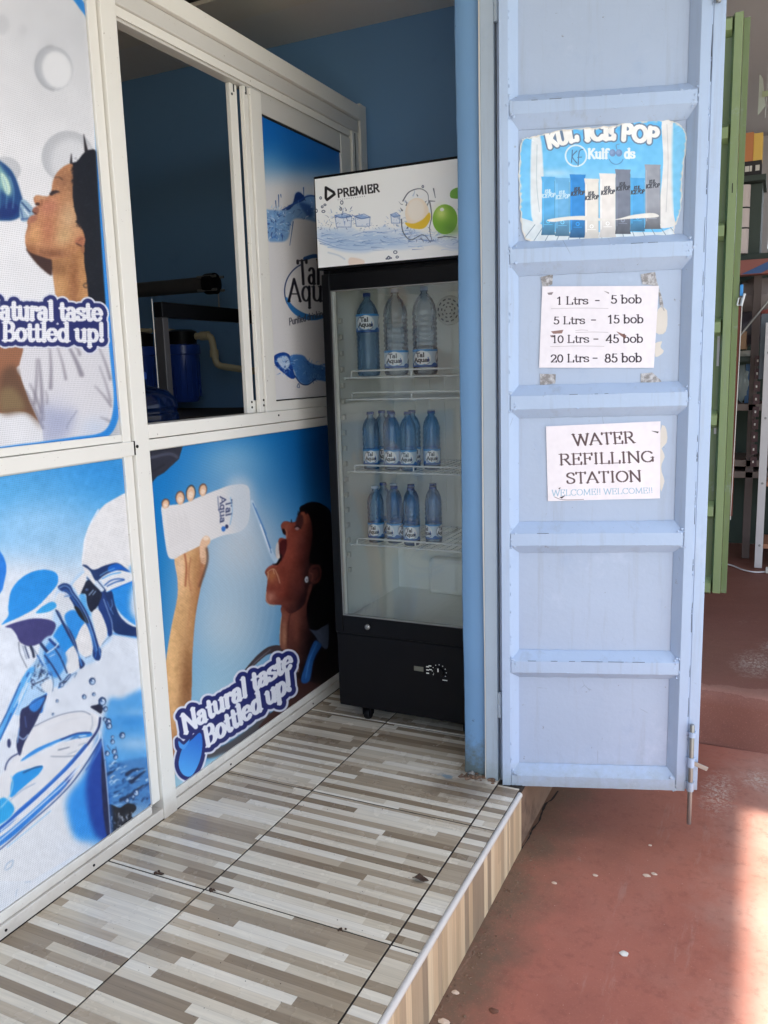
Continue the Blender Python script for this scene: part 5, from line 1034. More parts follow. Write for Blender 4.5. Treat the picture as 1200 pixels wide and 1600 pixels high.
# base rails: sill on the floor and a bead above it
P('base_rail', B(-.045, .002, -.04, 3.52, .0, .036), MAT_ALU)
for y0, y1 in ((.947, 1.887), (1.993, 3.50)): P('base_bead', B(-.04, -.005, y0, y1, .0375, .066), MAT_ALU)
# middle rails
P('middle_rail', B(-.04, .005, .947, 1.926, 1.195, 1.238), MAT_ALU); P('middle_bead', B(-.04, -.004, .947, 1.888, 1.2395, 1.262), MAT_ALU)
P('middle_rail', B(-.04, .003, 1.9925, 3.51, 1.203, 1.2375), MAT_ALU)
P('window_track', B(-.06, .006, 1.9925, 3.51, 1.2405, 1.284), MAT_ALU)
P('corner_joint', MB().box(-.01, .0084, 1.9262, 1.9276, 1.197, 1.239), MAT_GASKET)
P('screw', MB().lathe([(.0002, 0), (.005, 0), (.005, .0022), (.0002, .0026)], 12, (.0084, 1.9345, 1.222), 'x'), MAT_SCREW)
P('screw', MB().lathe([(.0002, 0), (.004, 0), (.004, .0022), (.0002, .0026)], 12, (.0064, 2.735, 1.268), 'x'), MAT_SCREW)
for y in (1.31, 1.08, 1.62, 2.3, 2.9): P('screw', MB().lathe([(.0002, 0), (.0038, 0), (.0038, .002), (.0002, .0024)], 10, (.0022, y, .018), 'x'), MAT_SCREW)
# window head: three stepped members, the far corner closed by an upright
P('header_rail', B(-.05, .022, 1.9925, 3.515, 2.530, 2.588), MAT_ALU)
P('header_rail', B(-.04, .006, 1.9925, 3.512, 2.478, 2.5285), MAT_ALU2)
P('window_track', B(-.055, -.012, 1.9925, 3.45, 2.442, 2.4765), MAT_ALU2); P('track_lip', MB().box(-.009, -.004, 1.9925, 3.45, 2.450, 2.4775), MAT_ALU)
P('header_rail', B(-.05, .012, .947, 1.926, 2.560, 2.640), MAT_ALU)
P('jamb', B(-.05, .004, 3.452, 3.508, 1.285, 2.4775), MAT_ALU); P('jamb_groove', MB().box(-.01, .0052, 3.474, 3.480, 1.29, 2.47), MAT_GASKET)
P('corner_upright', B(-.05, .014, 3.517, 3.578, .0, 2.604), MAT_ALU)
# the near sash slid behind the far one: only its meeting stile shows
back_sash = P('sliding_sash', B(-.052, -.034, 2.588, 2.632, 1.2845, 2.4415), MAT_ALU)
P('sash_rail', B(-.05, -.036, 2.632, 3.40, 1.2845, 1.33), MAT_ALU, back_sash)
# the far sash, in front
sash = P('sliding_sash', B(-.030, -.004, 2.672, 2.742, 1.2845, 2.4415), MAT_ALU)
sash['label'] = 'closed sliding sash printed with the round water emblem'
P('stile_channel', B(-.030, -.012, 2.640, 2.668, 1.2845, 2.4415), MAT_ALU, sash); P('stile_groove', MB().box(-.028, -.016, 2.6682, 2.6718, 1.2845, 2.44), MAT_GASKET, sash)
P('sash_stile', B(-.030, -.004, 3.358, 3.448, 1.2845, 2.4415), MAT_ALU, sash); P('sash_rail', B(-.030, -.006, 2.7435, 3.3565, 2.372, 2.4415), MAT_ALU2, sash); P('sash_rail', B(-.030, -.006, 2.7435, 3.3565, 1.2845, 1.322), MAT_ALU, sash)
P('sash_gasket', MB().box(-.024, -.0085, 2.7435, 3.3565, 2.3645, 2.3715), MAT_GASKET, sash); P('sash_gasket', MB().box(-.024, -.0085, 2.7435, 3.3565, 1.3225, 1.3265), MAT_GASKET, sash)
print_panel('emblem_panel', 2.744, 3.356, 1.327, 2.364, art_emblem(), 700, None, sash, -.014, .0008, .3)
for y, z in ((2.60, 2.405), (2.654, 2.418), (2.617, 1.325), (2.617, 1.305), (2.664, 1.33), (2.664, 1.31)):
    P('latch_hole', MB().lathe([(.0002, 0), (.0045, 0), (.0045, .0016), (.0002, .0018)], 10, (-.034 if y < 2.63 else (-.012 if y < 2.67 else -.004), y, z), 'x'), MAT_SCREW)
for y in (2.612, 2.656): P('latch_slot', MB().box(-.034 if y < 2.63 else -.012, -.0325 if y < 2.63 else -.0105, y-.003, y+.003, 2.415, 2.44), MAT_GASKET)

# ---------------------------------------------------------------- drinks cooler
FX0, FX1, FY0, FY1 = .169, .835, 2.842, 3.44
ck = empty('drinks_cooler', ((FX0+FX1)/2, FY0, 0)); tag(ck, 'tall black drinks cooler with glass door and white printed canopy', 'cooler')
def K(name, mb, mat, par=ck, smooth=False, angle=40):
    o = obj(name, mb, mat, None, smooth, angle); o.data.transform(Matrix.Translation((-(FX0+FX1)/2, -FY0, 0))); o.parent = par; return o
cab = MB()
cab.box(FX0, FX0+.03, FY0, FY1, .068, 2.13, .004); cab.box(FX1-.03, FX1, FY0, FY1, .068, 2.13, .004); cab.box(FX0+.0305, FX1-.0305, FY1-.03, FY1, .068, 2.13, .002)
cab.box(FX0+.0305, FX1-.0305, FY0+.002, FY1-.0305, 1.765, 2.128, .002); cab.box(FX0+.0305, FX1-.0305, FY0+.002, FY1-.0305, .068, .415, .002)
K('cabinet', cab, MAT_BLACK)
LX0, LX1, LY1, LZ0, LZ1 = .203, .801, 3.385, .435, 1.762
ln = MB(); ln.box(FX0+.0315, LX0, FY0+.004, FY1-.032, .418, LZ1); ln.box(LX1, FX1-.0315, FY0+.004, FY1-.032, .418, LZ1); ln.box(LX0+.0005, LX1-.0005, LY1, FY1-.032, .418, LZ1); ln.box(LX0+.0005, LX1-.0005, FY0+.004, LY1-.0005, .418, LZ0); ln.box(LX0+.0005, LX1-.0005, FY0+.004, LY1-.0005, LZ1-.012, LZ1)
liner = K('liner', ln, MAT_LINER)
for k in range(7): K('back_rib', MB().box(LX0+.09+k*.07, LX0+.105+k*.07, LY1-.006, LY1-.0003, .80, 1.42, .002), MAT_LINER, liner)
K('air_duct', MB().box(.38, .62, LY1-.075, LY1-.0005, LZ0+.001, .60, .02), MAT_LINER, liner)
for k in range(17): K('shelf_clip', MB().box(LX0+.0005, LX0+.012, 2.885, 2.905, .62+k*.062, .640+k*.062, .002), MAT_WHITEP, liner)
# round fan grille: rings of slots
gx, gz = .475, 1.672; fg = K('fan_grille', MB().lathe([(.0005, 0), (.062, 0), (.060, -.010), (.052, -.013), (.0005, -.013)], 36, (gx, LY1-.001, gz), 'y'), MAT_WHITEP, ck, True)
for ring, (rr, n_, w_) in enumerate(((.016, 6, .0035), (.030, 9, .0055), (.046, 12, .0075))):
    for k in range(n_):
        a = 2*math.pi*k/n_+ring*.2; q = MB().box(-w_*.9, w_*.9, -.0012, .0, -.0026, .0026); o = K('grille_slot', q, MAT_GASKET, fg)
        o.data.transform(Matrix.Translation(((FX0+FX1)/2, FY0, 0))); o.data.transform(Matrix.Translation((gx+rr*math.cos(a)-(FX0+FX1)/2, LY1-.0142-FY0, gz+rr*math.sin(a))) @ Matrix.Rotation(-a+math.pi/2, 4, 'Y'))
# wire shelves
def shelf(z, z_back=None):
    y0, y1 = 2.915, 3.375; g = MB()
    for y in (y0, y1): g.tube([(LX0+.004, y, z), (LX1-.004, y, z)], .0038, 8)
    for x in (LX0+.006, LX1-.006, (LX0+LX1)/2): g.tube([(x, y0, z-.005), (x, y1, z-.005)], .003, 8)
    s_ = K('wire_shelf', g, MAT_WIRE, ck, True)
    g = MB(); n_ = 21
    for k in range(n_):
        x = LX0+.02+(LX1-LX0-.04)*k/(n_-1); g.tube([(x, y0, z+.003), (x, y1, z+.003)], .0017, 6)
    for k in range(1, 4): g.tube([(LX0+.004, y0+k*.115, z-.001), (LX1-.004, y0+k*.115, z-.001)], .0022, 6)
    K('wire_grid', g, MAT_WIRE, s_, True)
    xa, xb, h = LX0+.035, LX1-.05, .027; g = MB(); c = .009
    g.tube([(xa, y0, z), (xa, y0, z+h-c), (xa+c*.3, y0, z+h-c*.3), (xa+c, y0, z+h), (xb-c, y0, z+h), (xb-c*.3, y0, z+h-c*.3), (xb, y0, z+h-c), (xb, y0, z)], .0036, 8)
    g.tube([((xa+xb)/2, y0, z), ((xa+xb)/2, y0, z+h)], .0033, 8)
    K('front_guard', g, MAT_WIRE, s_, True)
for z in (1.402, 1.318, 1.031, .733): shelf(z)
# door: four black frame members, gasket, glass, lock
dr = K('door', MB().box(FX0+.008, .2125, 2.812, 2.839, .388, 1.79, .004), MAT_BLACK)
K('door_stile', MB().box(.791, FX1-.008, 2.812, 2.839, .388, 1.79, .004), MAT_BLACK, dr); K('door_rail', MB().box(.213, .7905, 2.8125, 2.839, .388, .4605, .004), MAT_BLACK, dr); K('door_rail', MB().box(.213, .7905, 2.8125, 2.839, 1.730, 1.79, .004), MAT_BLACK, dr)
for a in ((.2130, .2165, .461, 1.7295), (.787, .7905, .461, 1.7295), (.2167, .7868, .461, .4645), (.2167, .7868, 1.726, 1.7295)): K('glass_seal', MB().box(a[0], a[1], 2.8155, 2.832, a[2], a[3]), MAT_STEEL, dr)
K('glass_pane', MB().box(.2167, .7868, 2.822, 2.826, .4648, 1.7258), MAT_GLASS, dr)
K('inner_gasket', MB().box(.2168, .228, 2.8275, 2.838, .4648, 1.7258), MAT_WHITEP, dr)
K('lock', MB().lathe([(.0004, 0), (.011, 0), (.011, -.006), (.008, -.009), (.004, -.0095), (.004, -.007), (.0004, -.007)], 20, (.325, 2.8118, .425), 'y'), MAT_STEEL, dr, True)
# printed canopy
cn = K('canopy', MB().box(FX0-.004, FX1+.004, 2.806, 2.841, 1.806, 2.142, .004), MAT_BLACK)
X0, X1, Z0, Z1 = FX0+.002, FX1-.002, 1.815, 2.132
S = art_canopy(); A = S.rectify(int((X1-X0)*1300), int((Z1-Z0)*1300), lambda U, V: px_of((X0+U*(X1-X0), np.full_like(U, 2.832), Z0+V*(Z1-Z0))))
q = quad('canopy_print', [(X0, 2.8052, Z0), (X1, 2.8052, Z0), (X1, 2.8052, Z1), (X0, 2.8052, Z1)], image_mat('canopy_print', A, .3, .5), None)
q.data.transform(Matrix.Translation((-(FX0+FX1)/2, -FY0, 0))); q.parent = cn
# base panel with its thermostat
bp = K('base_panel', MB().box(FX0+.006, FX1-.006, 2.826, 2.841, .071, .380, .006), MAT_BLACK2)
K('panel_seam', MB().box(FX0+.004, FX1-.004, 2.824, 2.841, .3815, .3862), MAT_BLACK, bp)
K('display', MB().box(.516, .556, 2.8235, 2.8262, .264, .283, .001), paint('display_window', (104, 104, 92), .3, .05), bp)
for x, z in ((.568, .285), (.568, .272), (.568, .259), (.578, .290), (.580, .275), (.598, .262)): K('button', MB().box(x, x+.011, 2.8238, 2.8262, z, z+.0032), MAT_LINER, bp)
K('dial', MB().lathe([(.0004, 0), (.021, 0), (.019, -.012), (.0004, -.013)], 24, (.622, 2.8258, .272), 'y'), MAT_BLACK2, bp, True)
K('dial_mark', MB().box(.620, .624, 2.8118, 2.8126, .276, .290), MAT_LINER, bp)
for k in range(9):
    a = math.radians(-30+k*30); K('dial_tick', MB().box(.622+.029*math.cos(a)-.0014, .622+.029*math.cos(a)+.0014, 2.8246, 2.8262, .272+.029*math.sin(a)-.0014, .272+.029*math.sin(a)+.0014), MAT_LINER, bp)
K('rating_mark', MB().box(.635, .655, 2.8243, 2.8262, .240, .2425), MAT_LINER, bp)
for x in (.277, .72):
    for y in (2.885, 3.38):
        c = K('caster', MB().box(x-.022, x+.022, y-.022, y+.022, .054, .0675, .003).box(x-.019, x-.015, y-.015, y+.017, .022, .054).box(x+.015, x+.019, y-.015, y+.017, .022, .054), MAT_BLACK2)
        K('wheel', MB().lathe([(.0005, -.012), (.021, -.012), (.0245, -.007), (.0245, .007), (.021, .012), (.0005, .012)], 20, (x, y, .0245), 'x'), MAT_BLACK2, c, True)

# ---------------------------------------------------------------- bottled water
LAB = image_mat('bottle_label', art_label().rectify(600, 150, lambda U, V: (U*400, (1-V)*100)), .4, .4, ext='REPEAT')
def label_mesh(r_, z0, z1, n_=32):
    v = []; f = []; uv = []
    for k in range(n_+1):
        a = 2*math.pi*k/n_-math.pi/2
        for z, w in ((z0, 0), (z1, 1)): v.append((r_*math.cos(a), r_*math.sin(a), z)); uv.append((k/n_+.125-.0, w))
    for k in range(n_): f.append((2*k, 2*k+2, 2*k+3, 2*k+1))
    me = bpy.data.meshes.new('label'); me.from_pydata(v, [], f); L = me.uv_layers.new(name='UVMap')
    for lp in me.loops: L.data[lp.index].uv = uv[lp.vertex_index]
    me.polygons.foreach_set('use_smooth', [True]*len(me.polygons)); return me
def make_bottle(H, R, lab, mat, cap, label):
    root = empty('water_bottle'); root['category'] = 'bottle'; root['group'] = 'water bottles on the cooler shelves'; root['label'] = label
    prof = [(.001, .004), (R*.55, 0), (R*.9, .003), (R, .014)]
    a, b = lab; z = .02
    while z < a-.012: prof += [(R, z), (R*.94, z+.006), (R, z+.012)]; z += .016
    prof += [(R*.985, a), (R*.985, b)]; z = b+.004; top = H*.72
    while z < top-.012: prof += [(R, z), (R*.93, z+.007), (R, z+.013)]; z += .019
    prof += [(R*.98, top), (R*.88, H*.79), (R*.66, H*.86), (R*.40, H*.905), (.0125, H*.93), (.0125, H*.945), (.0155, H*.947), (.0155, H*.955), (.0122, H*.957), (.0122, H*.975)]
    link('body', MB().lathe(prof, 26).mesh('body', True, 50), root, mat)
    link('cap', MB().lathe([(.001, H*.957), (.0145, H*.957), (.015, H*.965), (.0148, H-.002), (.0135, H), (.001, H)], 20).mesh('cap', True, 40), root, cap)
    link('label', label_mesh(R+.0006, a, b), root, LAB); return root
zb = 1.4065
b1 = make_bottle(.322, .0455, (.172, .240), MAT_PET, MAT_CAPB, 'dark blue large bottle with its label at mid height, beside the cooler wall'); b1.location = (.281, 2.985, zb); b1.rotation_euler.z = .25
b2 = make_bottle(.330, .0475, (.030, .096), MAT_PET2, MAT_CAPW, 'clear large bottle between the dark blue bottle and another clear one, top shelf'); b2.location = (.402, 2.985, zb); b2.rotation_euler.z = .2
dup(b2, (.524, 2.985, zb), .05, label='clear large bottle nearest the round fan grille, top shelf')
s0 = make_bottle(.232, .0335, (.024, .084), MAT_PET, MAT_CAPB, 'small blue bottle at the cooler wall end of the front row, middle shelf'); s0.location = (.290, 2.965, 1.0355); s0.rotation_euler.z = .35
sc = make_bottle(.232, .0335, (.024, .084), MAT_PET, MAT_CAPW, 'small pale capped bottle at the cooler wall end of the front row, lowest shelf'); sc.location = (.301, 2.965, .7375); sc.rotation_euler.z = .1
Z2, Z3 = 1.0355, .7375
for src, x, y, z, rz, lab in ((s0, .385, 2.960, Z2, .1, 'small blue bottle second along the front row, middle shelf'), (s0, .457, 2.955, Z2, .15, 'small blue bottle third along the front row, middle shelf'),
        (s0, .345, 3.040, Z2, -.4, 'small blue bottle behind the first two, middle shelf'), (s0, .534, 3.010, Z2, .4, 'small blue bottle last of the row towards the door frame, middle shelf'), (s0, .430, 3.06, Z2, .8, 'small blue bottle behind the second and third, middle shelf'),
        (s0, .381, 2.975, Z3, -.5, 'small blue bottle second along the front row, lowest shelf'), (s0, .463, 2.955, Z3, .2, 'small blue bottle third along the front row, lowest shelf'), (s0, .537, 3.005, Z3, -.6, 'small blue bottle last of the row towards the door frame, lowest shelf'),
        (sc, .345, 3.050, Z3, .9, 'small pale capped bottle behind the first two, lowest shelf'), (s0, .425, 3.045, Z3, 1.2, 'small blue bottle behind the second and third, lowest shelf'), (s0, .505, 3.085, Z3, .3, 'small blue bottle in the back row beside the last one, lowest shelf'),
        (s0, .297, 3.055, Z2, .6, 'small blue bottle tucked behind the wall end one, middle shelf'), (sc, .50, 3.09, Z2, -.2, 'small pale capped bottle behind the third one, middle shelf'), (s0, .292, 3.06, Z3, -.9, 'small blue bottle tucked behind the pale capped one at the wall end, lowest shelf')):
    dup(src, (x, y, z), rz, label=lab)
# ---------------------------------------------------------------- steel door leaf, swung open
DH = (.952, 2.563, 0.0); DA = math.atan2(.211, .626); DW, DB = .658, -.004
dv = np.array([math.cos(DA), math.sin(DA)]); dn = np.array([-math.sin(DA), math.cos(DA)])
def on_door(s_, d, z):      # door coordinates to the place
    return (DH[0]+s_*dv[0]+d*dn[0], DH[1]+s_*dv[1]+d*dn[1], z)
leaf = empty('steel_door', DH, DA); tag(leaf, 'pale lavender steel door leaf of welded bays, standing open', 'door')
DT = 2.98
def D(name, mb, mat, par=leaf, smooth=False, angle=35): return obj(name, mb, mat, par, smooth, angle)
back, deep = .036, .030
# uprights and rails are folded sections: flat face, sloping sides down to the sheets
D('stile', MB().prism([(.004, .0), (.030, .0), (.0345, .004), (.062, deep), (.062, back), (.004, back)], DB, DT, 'z'), MAT_DOOR)
D('stile', MB().prism([(.586, .0), (.6135, .0), (.6135, back), (.560, back), (.560, deep), (.582, .004)], DB, DT, 'z'), MAT_DOOR)
D('edge_strip', MB().box(.6140, .6203, .0045, back, DB+.004, DT-.004, .001), MAT_DOOR)
D('edge_flange', MB().box(.6205, .655, .0035, .0125, DB+.002, DT-.002, .0015), MAT_DOOR); D('outer_sheet', MB().box(-.002, .660, back+.0005, back+.003, DB-.006, DT, 0), MAT_DOORP)
rails = [(.0, .034, .066), (.408, .448, .478, .382), (.846, .886, .920, .816), (1.292, 1.334, 1.366, 1.262), (1.744, 1.786, 1.812, 1.708), (2.178, 2.214, 2.240, 2.140), (2.600, 2.640, 2.668, 2.565)]
def rail(lo, hi, up, dn_=None):
    a, b = lo+DB if dn_ is None else lo, hi; pr_ = [(.0005, a), (.0005, b), (deep, up), (back, up)]
    pr_ += [(back, a)] if dn_ is None else [(back, dn_), (deep, dn_)]
    v = []; wob = random.Random(int(hi*1000))
    xs = np.linspace(.0352, .5815, 22)
    for x in xs:
        for y, z in pr_: v.append((x, y, z+(wob.uniform(-.0007, .0007) if y < .01 else wob.uniform(-.0014, .0014))))
    n_ = len(pr_); f = [(i*n_+(j+1) % n_, i*n_+j, (i+1)*n_+j, (i+1)*n_+(j+1) % n_) for i in range(21) for j in range(n_)]
    return MB().add(v, f)
for q in rails: D('rail', rail(*q), MAT_DOOR, smooth=True, angle=25)
rr_ = random.Random(12)
lows = [q[2] for q in rails]; highs = [q[3] for q in rails[1:]]+[DT]
for z0, z1 in zip(lows, highs):            # each bay's sheet, a little dished
    v = []; nx, nz = 10, 10; am = rr_.uniform(-.0022, .0022); a2 = rr_.uniform(-.0012, .0012)
    for j in range(nz+1):
        for i in range(nx+1):
            a, b = i/nx, j/nz; v.append((.0595+.503*a, .0335+am*math.sin(math.pi*a)*math.sin(math.pi*b)+a2*math.sin(2*math.pi*a)*math.sin(math.pi*b), z0-.004+(z1-z0+.008)*b))
    f = [(j*(nx+1)+i, j*(nx+1)+i+1, (j+1)*(nx+1)+i+1, (j+1)*(nx+1)+i) for j in range(nz) for i in range(nx)]
    D('bay_sheet', MB().add(v, f), MAT_DOORP, smooth=True, angle=60)
g = MB(); r = random.Random(31)              # lumps of weld and thick paint along the joints
for lo, hi, up, *dn_ in rails:
    for x in (.040, .576):
        for k in range(11): s_ = r.uniform(.002, .0065); g.blob((x+r.uniform(-.013, .013), r.uniform(0, .006), r.uniform(lo-.012, hi+.02)), s_, s_*.6, s_, k, .25, 1)
    for k in range(7): s_ = r.uniform(.0012, .0028); g.blob((r.uniform(.06, .56), .001, (hi if r.random() < .75 else lo)+r.uniform(-.002, .002)), s_*2.2, s_, s_, k, .2, 1)
for k in range(44):
    s_ = r.uniform(.0013, .003); g.blob((.6165+r.uniform(-.002, .002), .004, r.uniform(.1, 2.9)), s_, s_, s_*1.7, k, .2, 1)
for k in range(40): s_ = r.uniform(.001, .0022); g.blob((.0335+r.uniform(-.001, .001), .0012, r.uniform(.05, 2.9)), s_, s_, s_*3.0, k, .2, 1)
wb_ = D('weld_beads', g, MAT_DOOR, smooth=True); wb_['kind'] = 'stuff'
g = MB(); r = random.Random(8)
for z, x0, x1 in ((.4495, .09, .50), (1.335, .22, .34), (.887, .12, .2), (1.787, .40, .5), (2.2145, .1, .22)):     # broken hairline gaps along the welds
    x = x0
    while x < x1:
        L = r.uniform(.015, .07); g.box(x, min(x+L, x1), -.0001, .0010, z-.0005, z+.0006); x += L+r.uniform(.01, .05)
z = .26
while z < 2.9:
    L = r.uniform(.02, .16); w_ = r.uniform(.0005, .0012); xo = .6172+r.uniform(-.0012, .0012)
    g.add([(xo-w_, .0040, z), (xo+w_, .0040, z), (xo+w_+r.uniform(-.001, .001), .0040, z+L*.5), (xo+w_*.5, .0040, z+L), (xo-w_*.5, .0040, z+L), (xo-w_+r.uniform(-.001, .001), .0040, z+L*.5)], [(0, 1, 2, 3, 4, 5)]); z += L+r.uniform(.005, .12)
gp = D('paint_cracks', g, MAT_DARKGAP); gp['kind'] = 'stuff'
# bolt at the free foot of the leaf, and the upper one just in view
def bolt(z0, z1, name, tip):
    b = D(name, MB().lathe([(.0005, tip), (.0068, tip), (.0078, tip+.004), (.0078, z1), (.006, z1+.004), (.0005, z1+.004)], 14, (.6285, -.0105, 0)), MAT_STEEL, smooth=True)
    for za, zb2 in ((z0+.012, z0+.045), (z0+.098, z0+.132), (z1-.040, z1-.022)):
        D('keeper', MB().lathe([(.0082, za), (.0112, za+.001), (.0112, zb2-.001), (.0082, zb2)], 14, (.6285, -.0105, 0)).box(.612, .645, -.002, .0030, za+.003, zb2-.003, .001), MAT_DOOR, b, True)
    return b
bt = bolt(-.010, .235, 'drop_bolt', -.118)
h = D('bolt_handle', MB().box(.0, .052, -.002, .002, -.0075, .0075, .001), MAT_STEEL, bt); h.location = (.634, -.014, .105); h.rotation_euler = (0, .42, 0)
bt2 = bolt(2.46, 2.72, 'drop_bolt', 2.44); h = D('bolt_handle', MB().box(.0, .05, -.002, .002, -.0125, .0125, .001), MAT_DOOR, bt2); h.location = (.632, -.014, 2.470); h.rotation_euler = (0, -.30, 0)

# papers stuck on the leaf
def paper(name, sheet, corners, d, ppm, label, cat, wob=.0012):
    """corners: (s, z) of bl, br, tr, tl on the leaf"""
    c = np.array(corners); w = max(np.linalg.norm(c[1]-c[0]), 1e-3); hgt = np.linalg.norm(c[3]-c[0])
    def pj(U, V):
        s_ = (c[0, 0]*(1-U)+c[1, 0]*U)*(1-V)+(c[3, 0]*(1-U)+c[2, 0]*U)*V; z = (c[0, 1]*(1-U)+c[1, 1]*U)*(1-V)+(c[3, 1]*(1-U)+c[2, 1]*U)*V
        p = on_door(s_, np.full_like(U, d), z); return px_of(p)
    A = sheet.rectify(int(w*ppm), int(hgt*ppm), pj)
    q = quad(name, [(s_, d, z) for s_, z in corners], image_mat(name, A, .7, .25), None, 16, 12, wob, len(label))
    q.location = DH; q.rotation_euler = (0, 0, DA); return tag(q, label, cat)
def door_sz(px, py, d):      # tracing point to (s, z) on the leaf at depth d
    ray = FW+RT*(px-600)/FOC-UP*(py-800)/FOC; p0 = np.array(on_door(0, d, 0)); n3 = np.array([dn[0], dn[1], 0]); t_ = ((p0-CAM)@n3)/(ray@n3); w = CAM+ray*t_
    return float((w[:2]-np.array(DH[:2]))@dv), float(w[2])
dp = .0312
cs = lambda L: [door_sz(x, y, dp) for x, y in L]
paper('price_list', art_prices(), cs([(842.3, 574.5), (1021.5, 574.8), (1029.5, 446.5), (847.2, 447.5)]), dp, 2600, 'white paper price list in litres and bob, taped to the lavender door', 'notice')
paper('welcome_notice', art_welcome(), cs([(856, 783), (1031, 778.5), (1032, 658), (853, 666)]), dp, 2600, 'white notice reading water refilling station on the lavender door', 'notice')
S = art_ice_pops(); E = np.array([door_sz(x, y, dp) for x, y in S.edge]); lo, hi = E.min(0), E.max(0)
A = S.rectify(int((hi[0]-lo[0])*2400), int((hi[1]-lo[1])*2400), lambda U, V: px_of(on_door(lo[0]+U*(hi[0]-lo[0]), np.full_like(U, dp), lo[1]+V*(hi[1]-lo[1]))))
cen = E.mean(0); v = [(cen[0], dp-.0012, cen[1])]; uv = [tuple((cen-lo)/(hi-lo))]; N = len(E); r = random.Random(3)
for ring in (.5, .85, 1.0):
    for p in E: q_ = cen+(p-cen)*ring; v.append((q_[0], dp-.0012-(.0016*r.random() if ring == 1 else .0006*math.sin(q_[0]*40)), q_[1])); uv.append(tuple((q_-lo)/(hi-lo)))
f = [(0, 1+(i+1) % N, 1+i) for i in range(N)]+[(1+k*N+i, 1+k*N+(i+1) % N, 1+(k+1)*N+(i+1) % N, 1+(k+1)*N+i) for k in range(2) for i in range(N)]
me = bpy.data.meshes.new('torn_poster'); me.from_pydata(v, [], f); L = me.uv_layers.new(name='UVMap')
for lp in me.loops: L.data[lp.index].uv = uv[lp.vertex_index]
po = link('torn_poster', me, None, image_mat('torn_poster', A, .55, .35)); po.location = DH; po.rotation_euler = (0, 0, DA)
tag(po, 'torn blue ice pop poster with a row of wrappers, on the lavender door', 'poster')
# scraps of earlier papers and tape
def scrap(name, pts, mat, label, cat, d=dp+.0012, group=None):
    c = [door_sz(760+x/3.158, 160+y/3.158, d) for x, y in pts]; P_ = smooth(c, True, 3) if mat is not MAT_TAPE else np.array(c); r = random.Random(len(label)); P_ = P_+np.array([[r.uniform(-.0012, .0012), r.uniform(-.0012, .0012)] for _ in P_])
    n_ = len(P_); v = [(a, d-.0005, b) for a, b in P_]+[(a, d, b) for a, b in P_]; f = [tuple(range(n_-1, -1, -1))]+[tuple(range(n_, 2*n_))]+[(i, (i+1) % n_, n_+(i+1) % n_, n_+i) for i in range(n_)]
    o = obj(name, MB().add(v, f), mat); o.location = DH; o.rotation_euler = (0, 0, DA); return tag(o, label, cat, group)
scrap('paper_scrap', [(846, 1020), (890, 1028), (886, 1130), (838, 1134)], MAT_PAPER, 'torn paper scrap peeking out beside the upper lines of the price list', 'scrap')
scrap('paper_scrap', [(834, 1190), (866, 1180), (860, 1206), (876, 1232), (834, 1254)], MAT_PAPER, 'torn paper scrap peeking out beside the last line of the price list', 'scrap')
scrap('paper_scrap', [(858, 1618), (888, 1612), (890, 1680), (866, 1706), (880, 1750), (862, 1800), (878, 1870), (858, 1908)], MAT_PAPER, 'torn paper strip peeking out beside the refilling notice', 'scrap')
scrap('tape_remnant', [(268, 862), (330, 848), (326, 898), (276, 916)], MAT_TAPE, 'grey tape remnant above the start of the price list', 'tape', dp+.0006)
scrap('tape_remnant', [(762, 848), (832, 836), (840, 880), (866, 960), (880, 1030), (856, 1000), (846, 906), (770, 896)], MAT_TAPE, 'grey tape remnant above the end of the price list, trailing down its edge', 'tape', dp+.0006)
scrap('tape_remnant', [(264, 1338), (342, 1340), (340, 1388), (266, 1396)], MAT_TAPE, 'grey tape square under the start of the price list', 'tape', dp+.0006)
scrap('tape_remnant', [(760, 1338), (818, 1334), (860, 1370), (882, 1410), (800, 1406), (762, 1414)], MAT_TAPE, 'grey torn tape under the end of the price list', 'tape', dp+.0006)
# ---------------------------------------------------------------- water treatment corner behind the open window
fr = empty('steel_stand', (-.30, 2.48, 0)); tag(fr, 'black steel stand with a pale edge, just behind the open window', 'stand')
def A_(par, name, mb, mat, smooth=False): o = obj(name, mb, mat, None, smooth); attach(par, o); return o
MAT_LEG = paint('dark_grey_leg', (58, 57, 60), .45, .15, 8)
A_(fr, 'crossbar', MB().box(-.34, -.30, 2.463, 3.50, 1.645, 1.700, .003), MAT_BLACK)
for y in (2.463, 3.455): A_(fr, 'leg', MB().box(-.34, -.30, y, y+.032, .0, 1.644, .003), MAT_LEG)
A_(fr, 'edge_trim', MB().tube([(-.342, 2.461, .4), (-.342, 2.461, 1.712)], .0014, 6), MAT_ALU, True); A_(fr, 'hanger', MB().tube([(-.62, 3.25, 1.735), (-.62, 3.25, 1.83)], .004, 8), MAT_STEEL, True)
mb_ = empty('membrane_housing', (-1.0, 3.20, 1.8)); tag(mb_, 'long grey membrane tube lying across the top of the stand', 'filter tube')
A_(mb_, 'pressure_tube', MB().lathe([(.001, -1.75), (.035, -1.75), (.035, -.66), (.001, -.66)], 20, (0, 3.22, 1.846), 'x'), paint('grey_tube', (64, 62, 62), .4, .1), True)
A_(mb_, 'end_cap', MB().lathe([(.001, -.66), (.046, -.66), (.048, -.645), (.048, -.61), (.03, -.60), (.001, -.598)], 20, (0, 3.22, 1.846), 'x'), MAT_BLACK2, True)
for a in range(4):
    q = math.pi/4+a*math.pi/2; A_(mb_, 'clamp_bolt', MB().lathe([(.0004, -.69), (.006, -.69), (.006, -.585), (.0004, -.585)], 8, (0, 3.22+.042*math.cos(q), 1.846+.042*math.sin(q)), 'x'), MAT_STEEL, True)
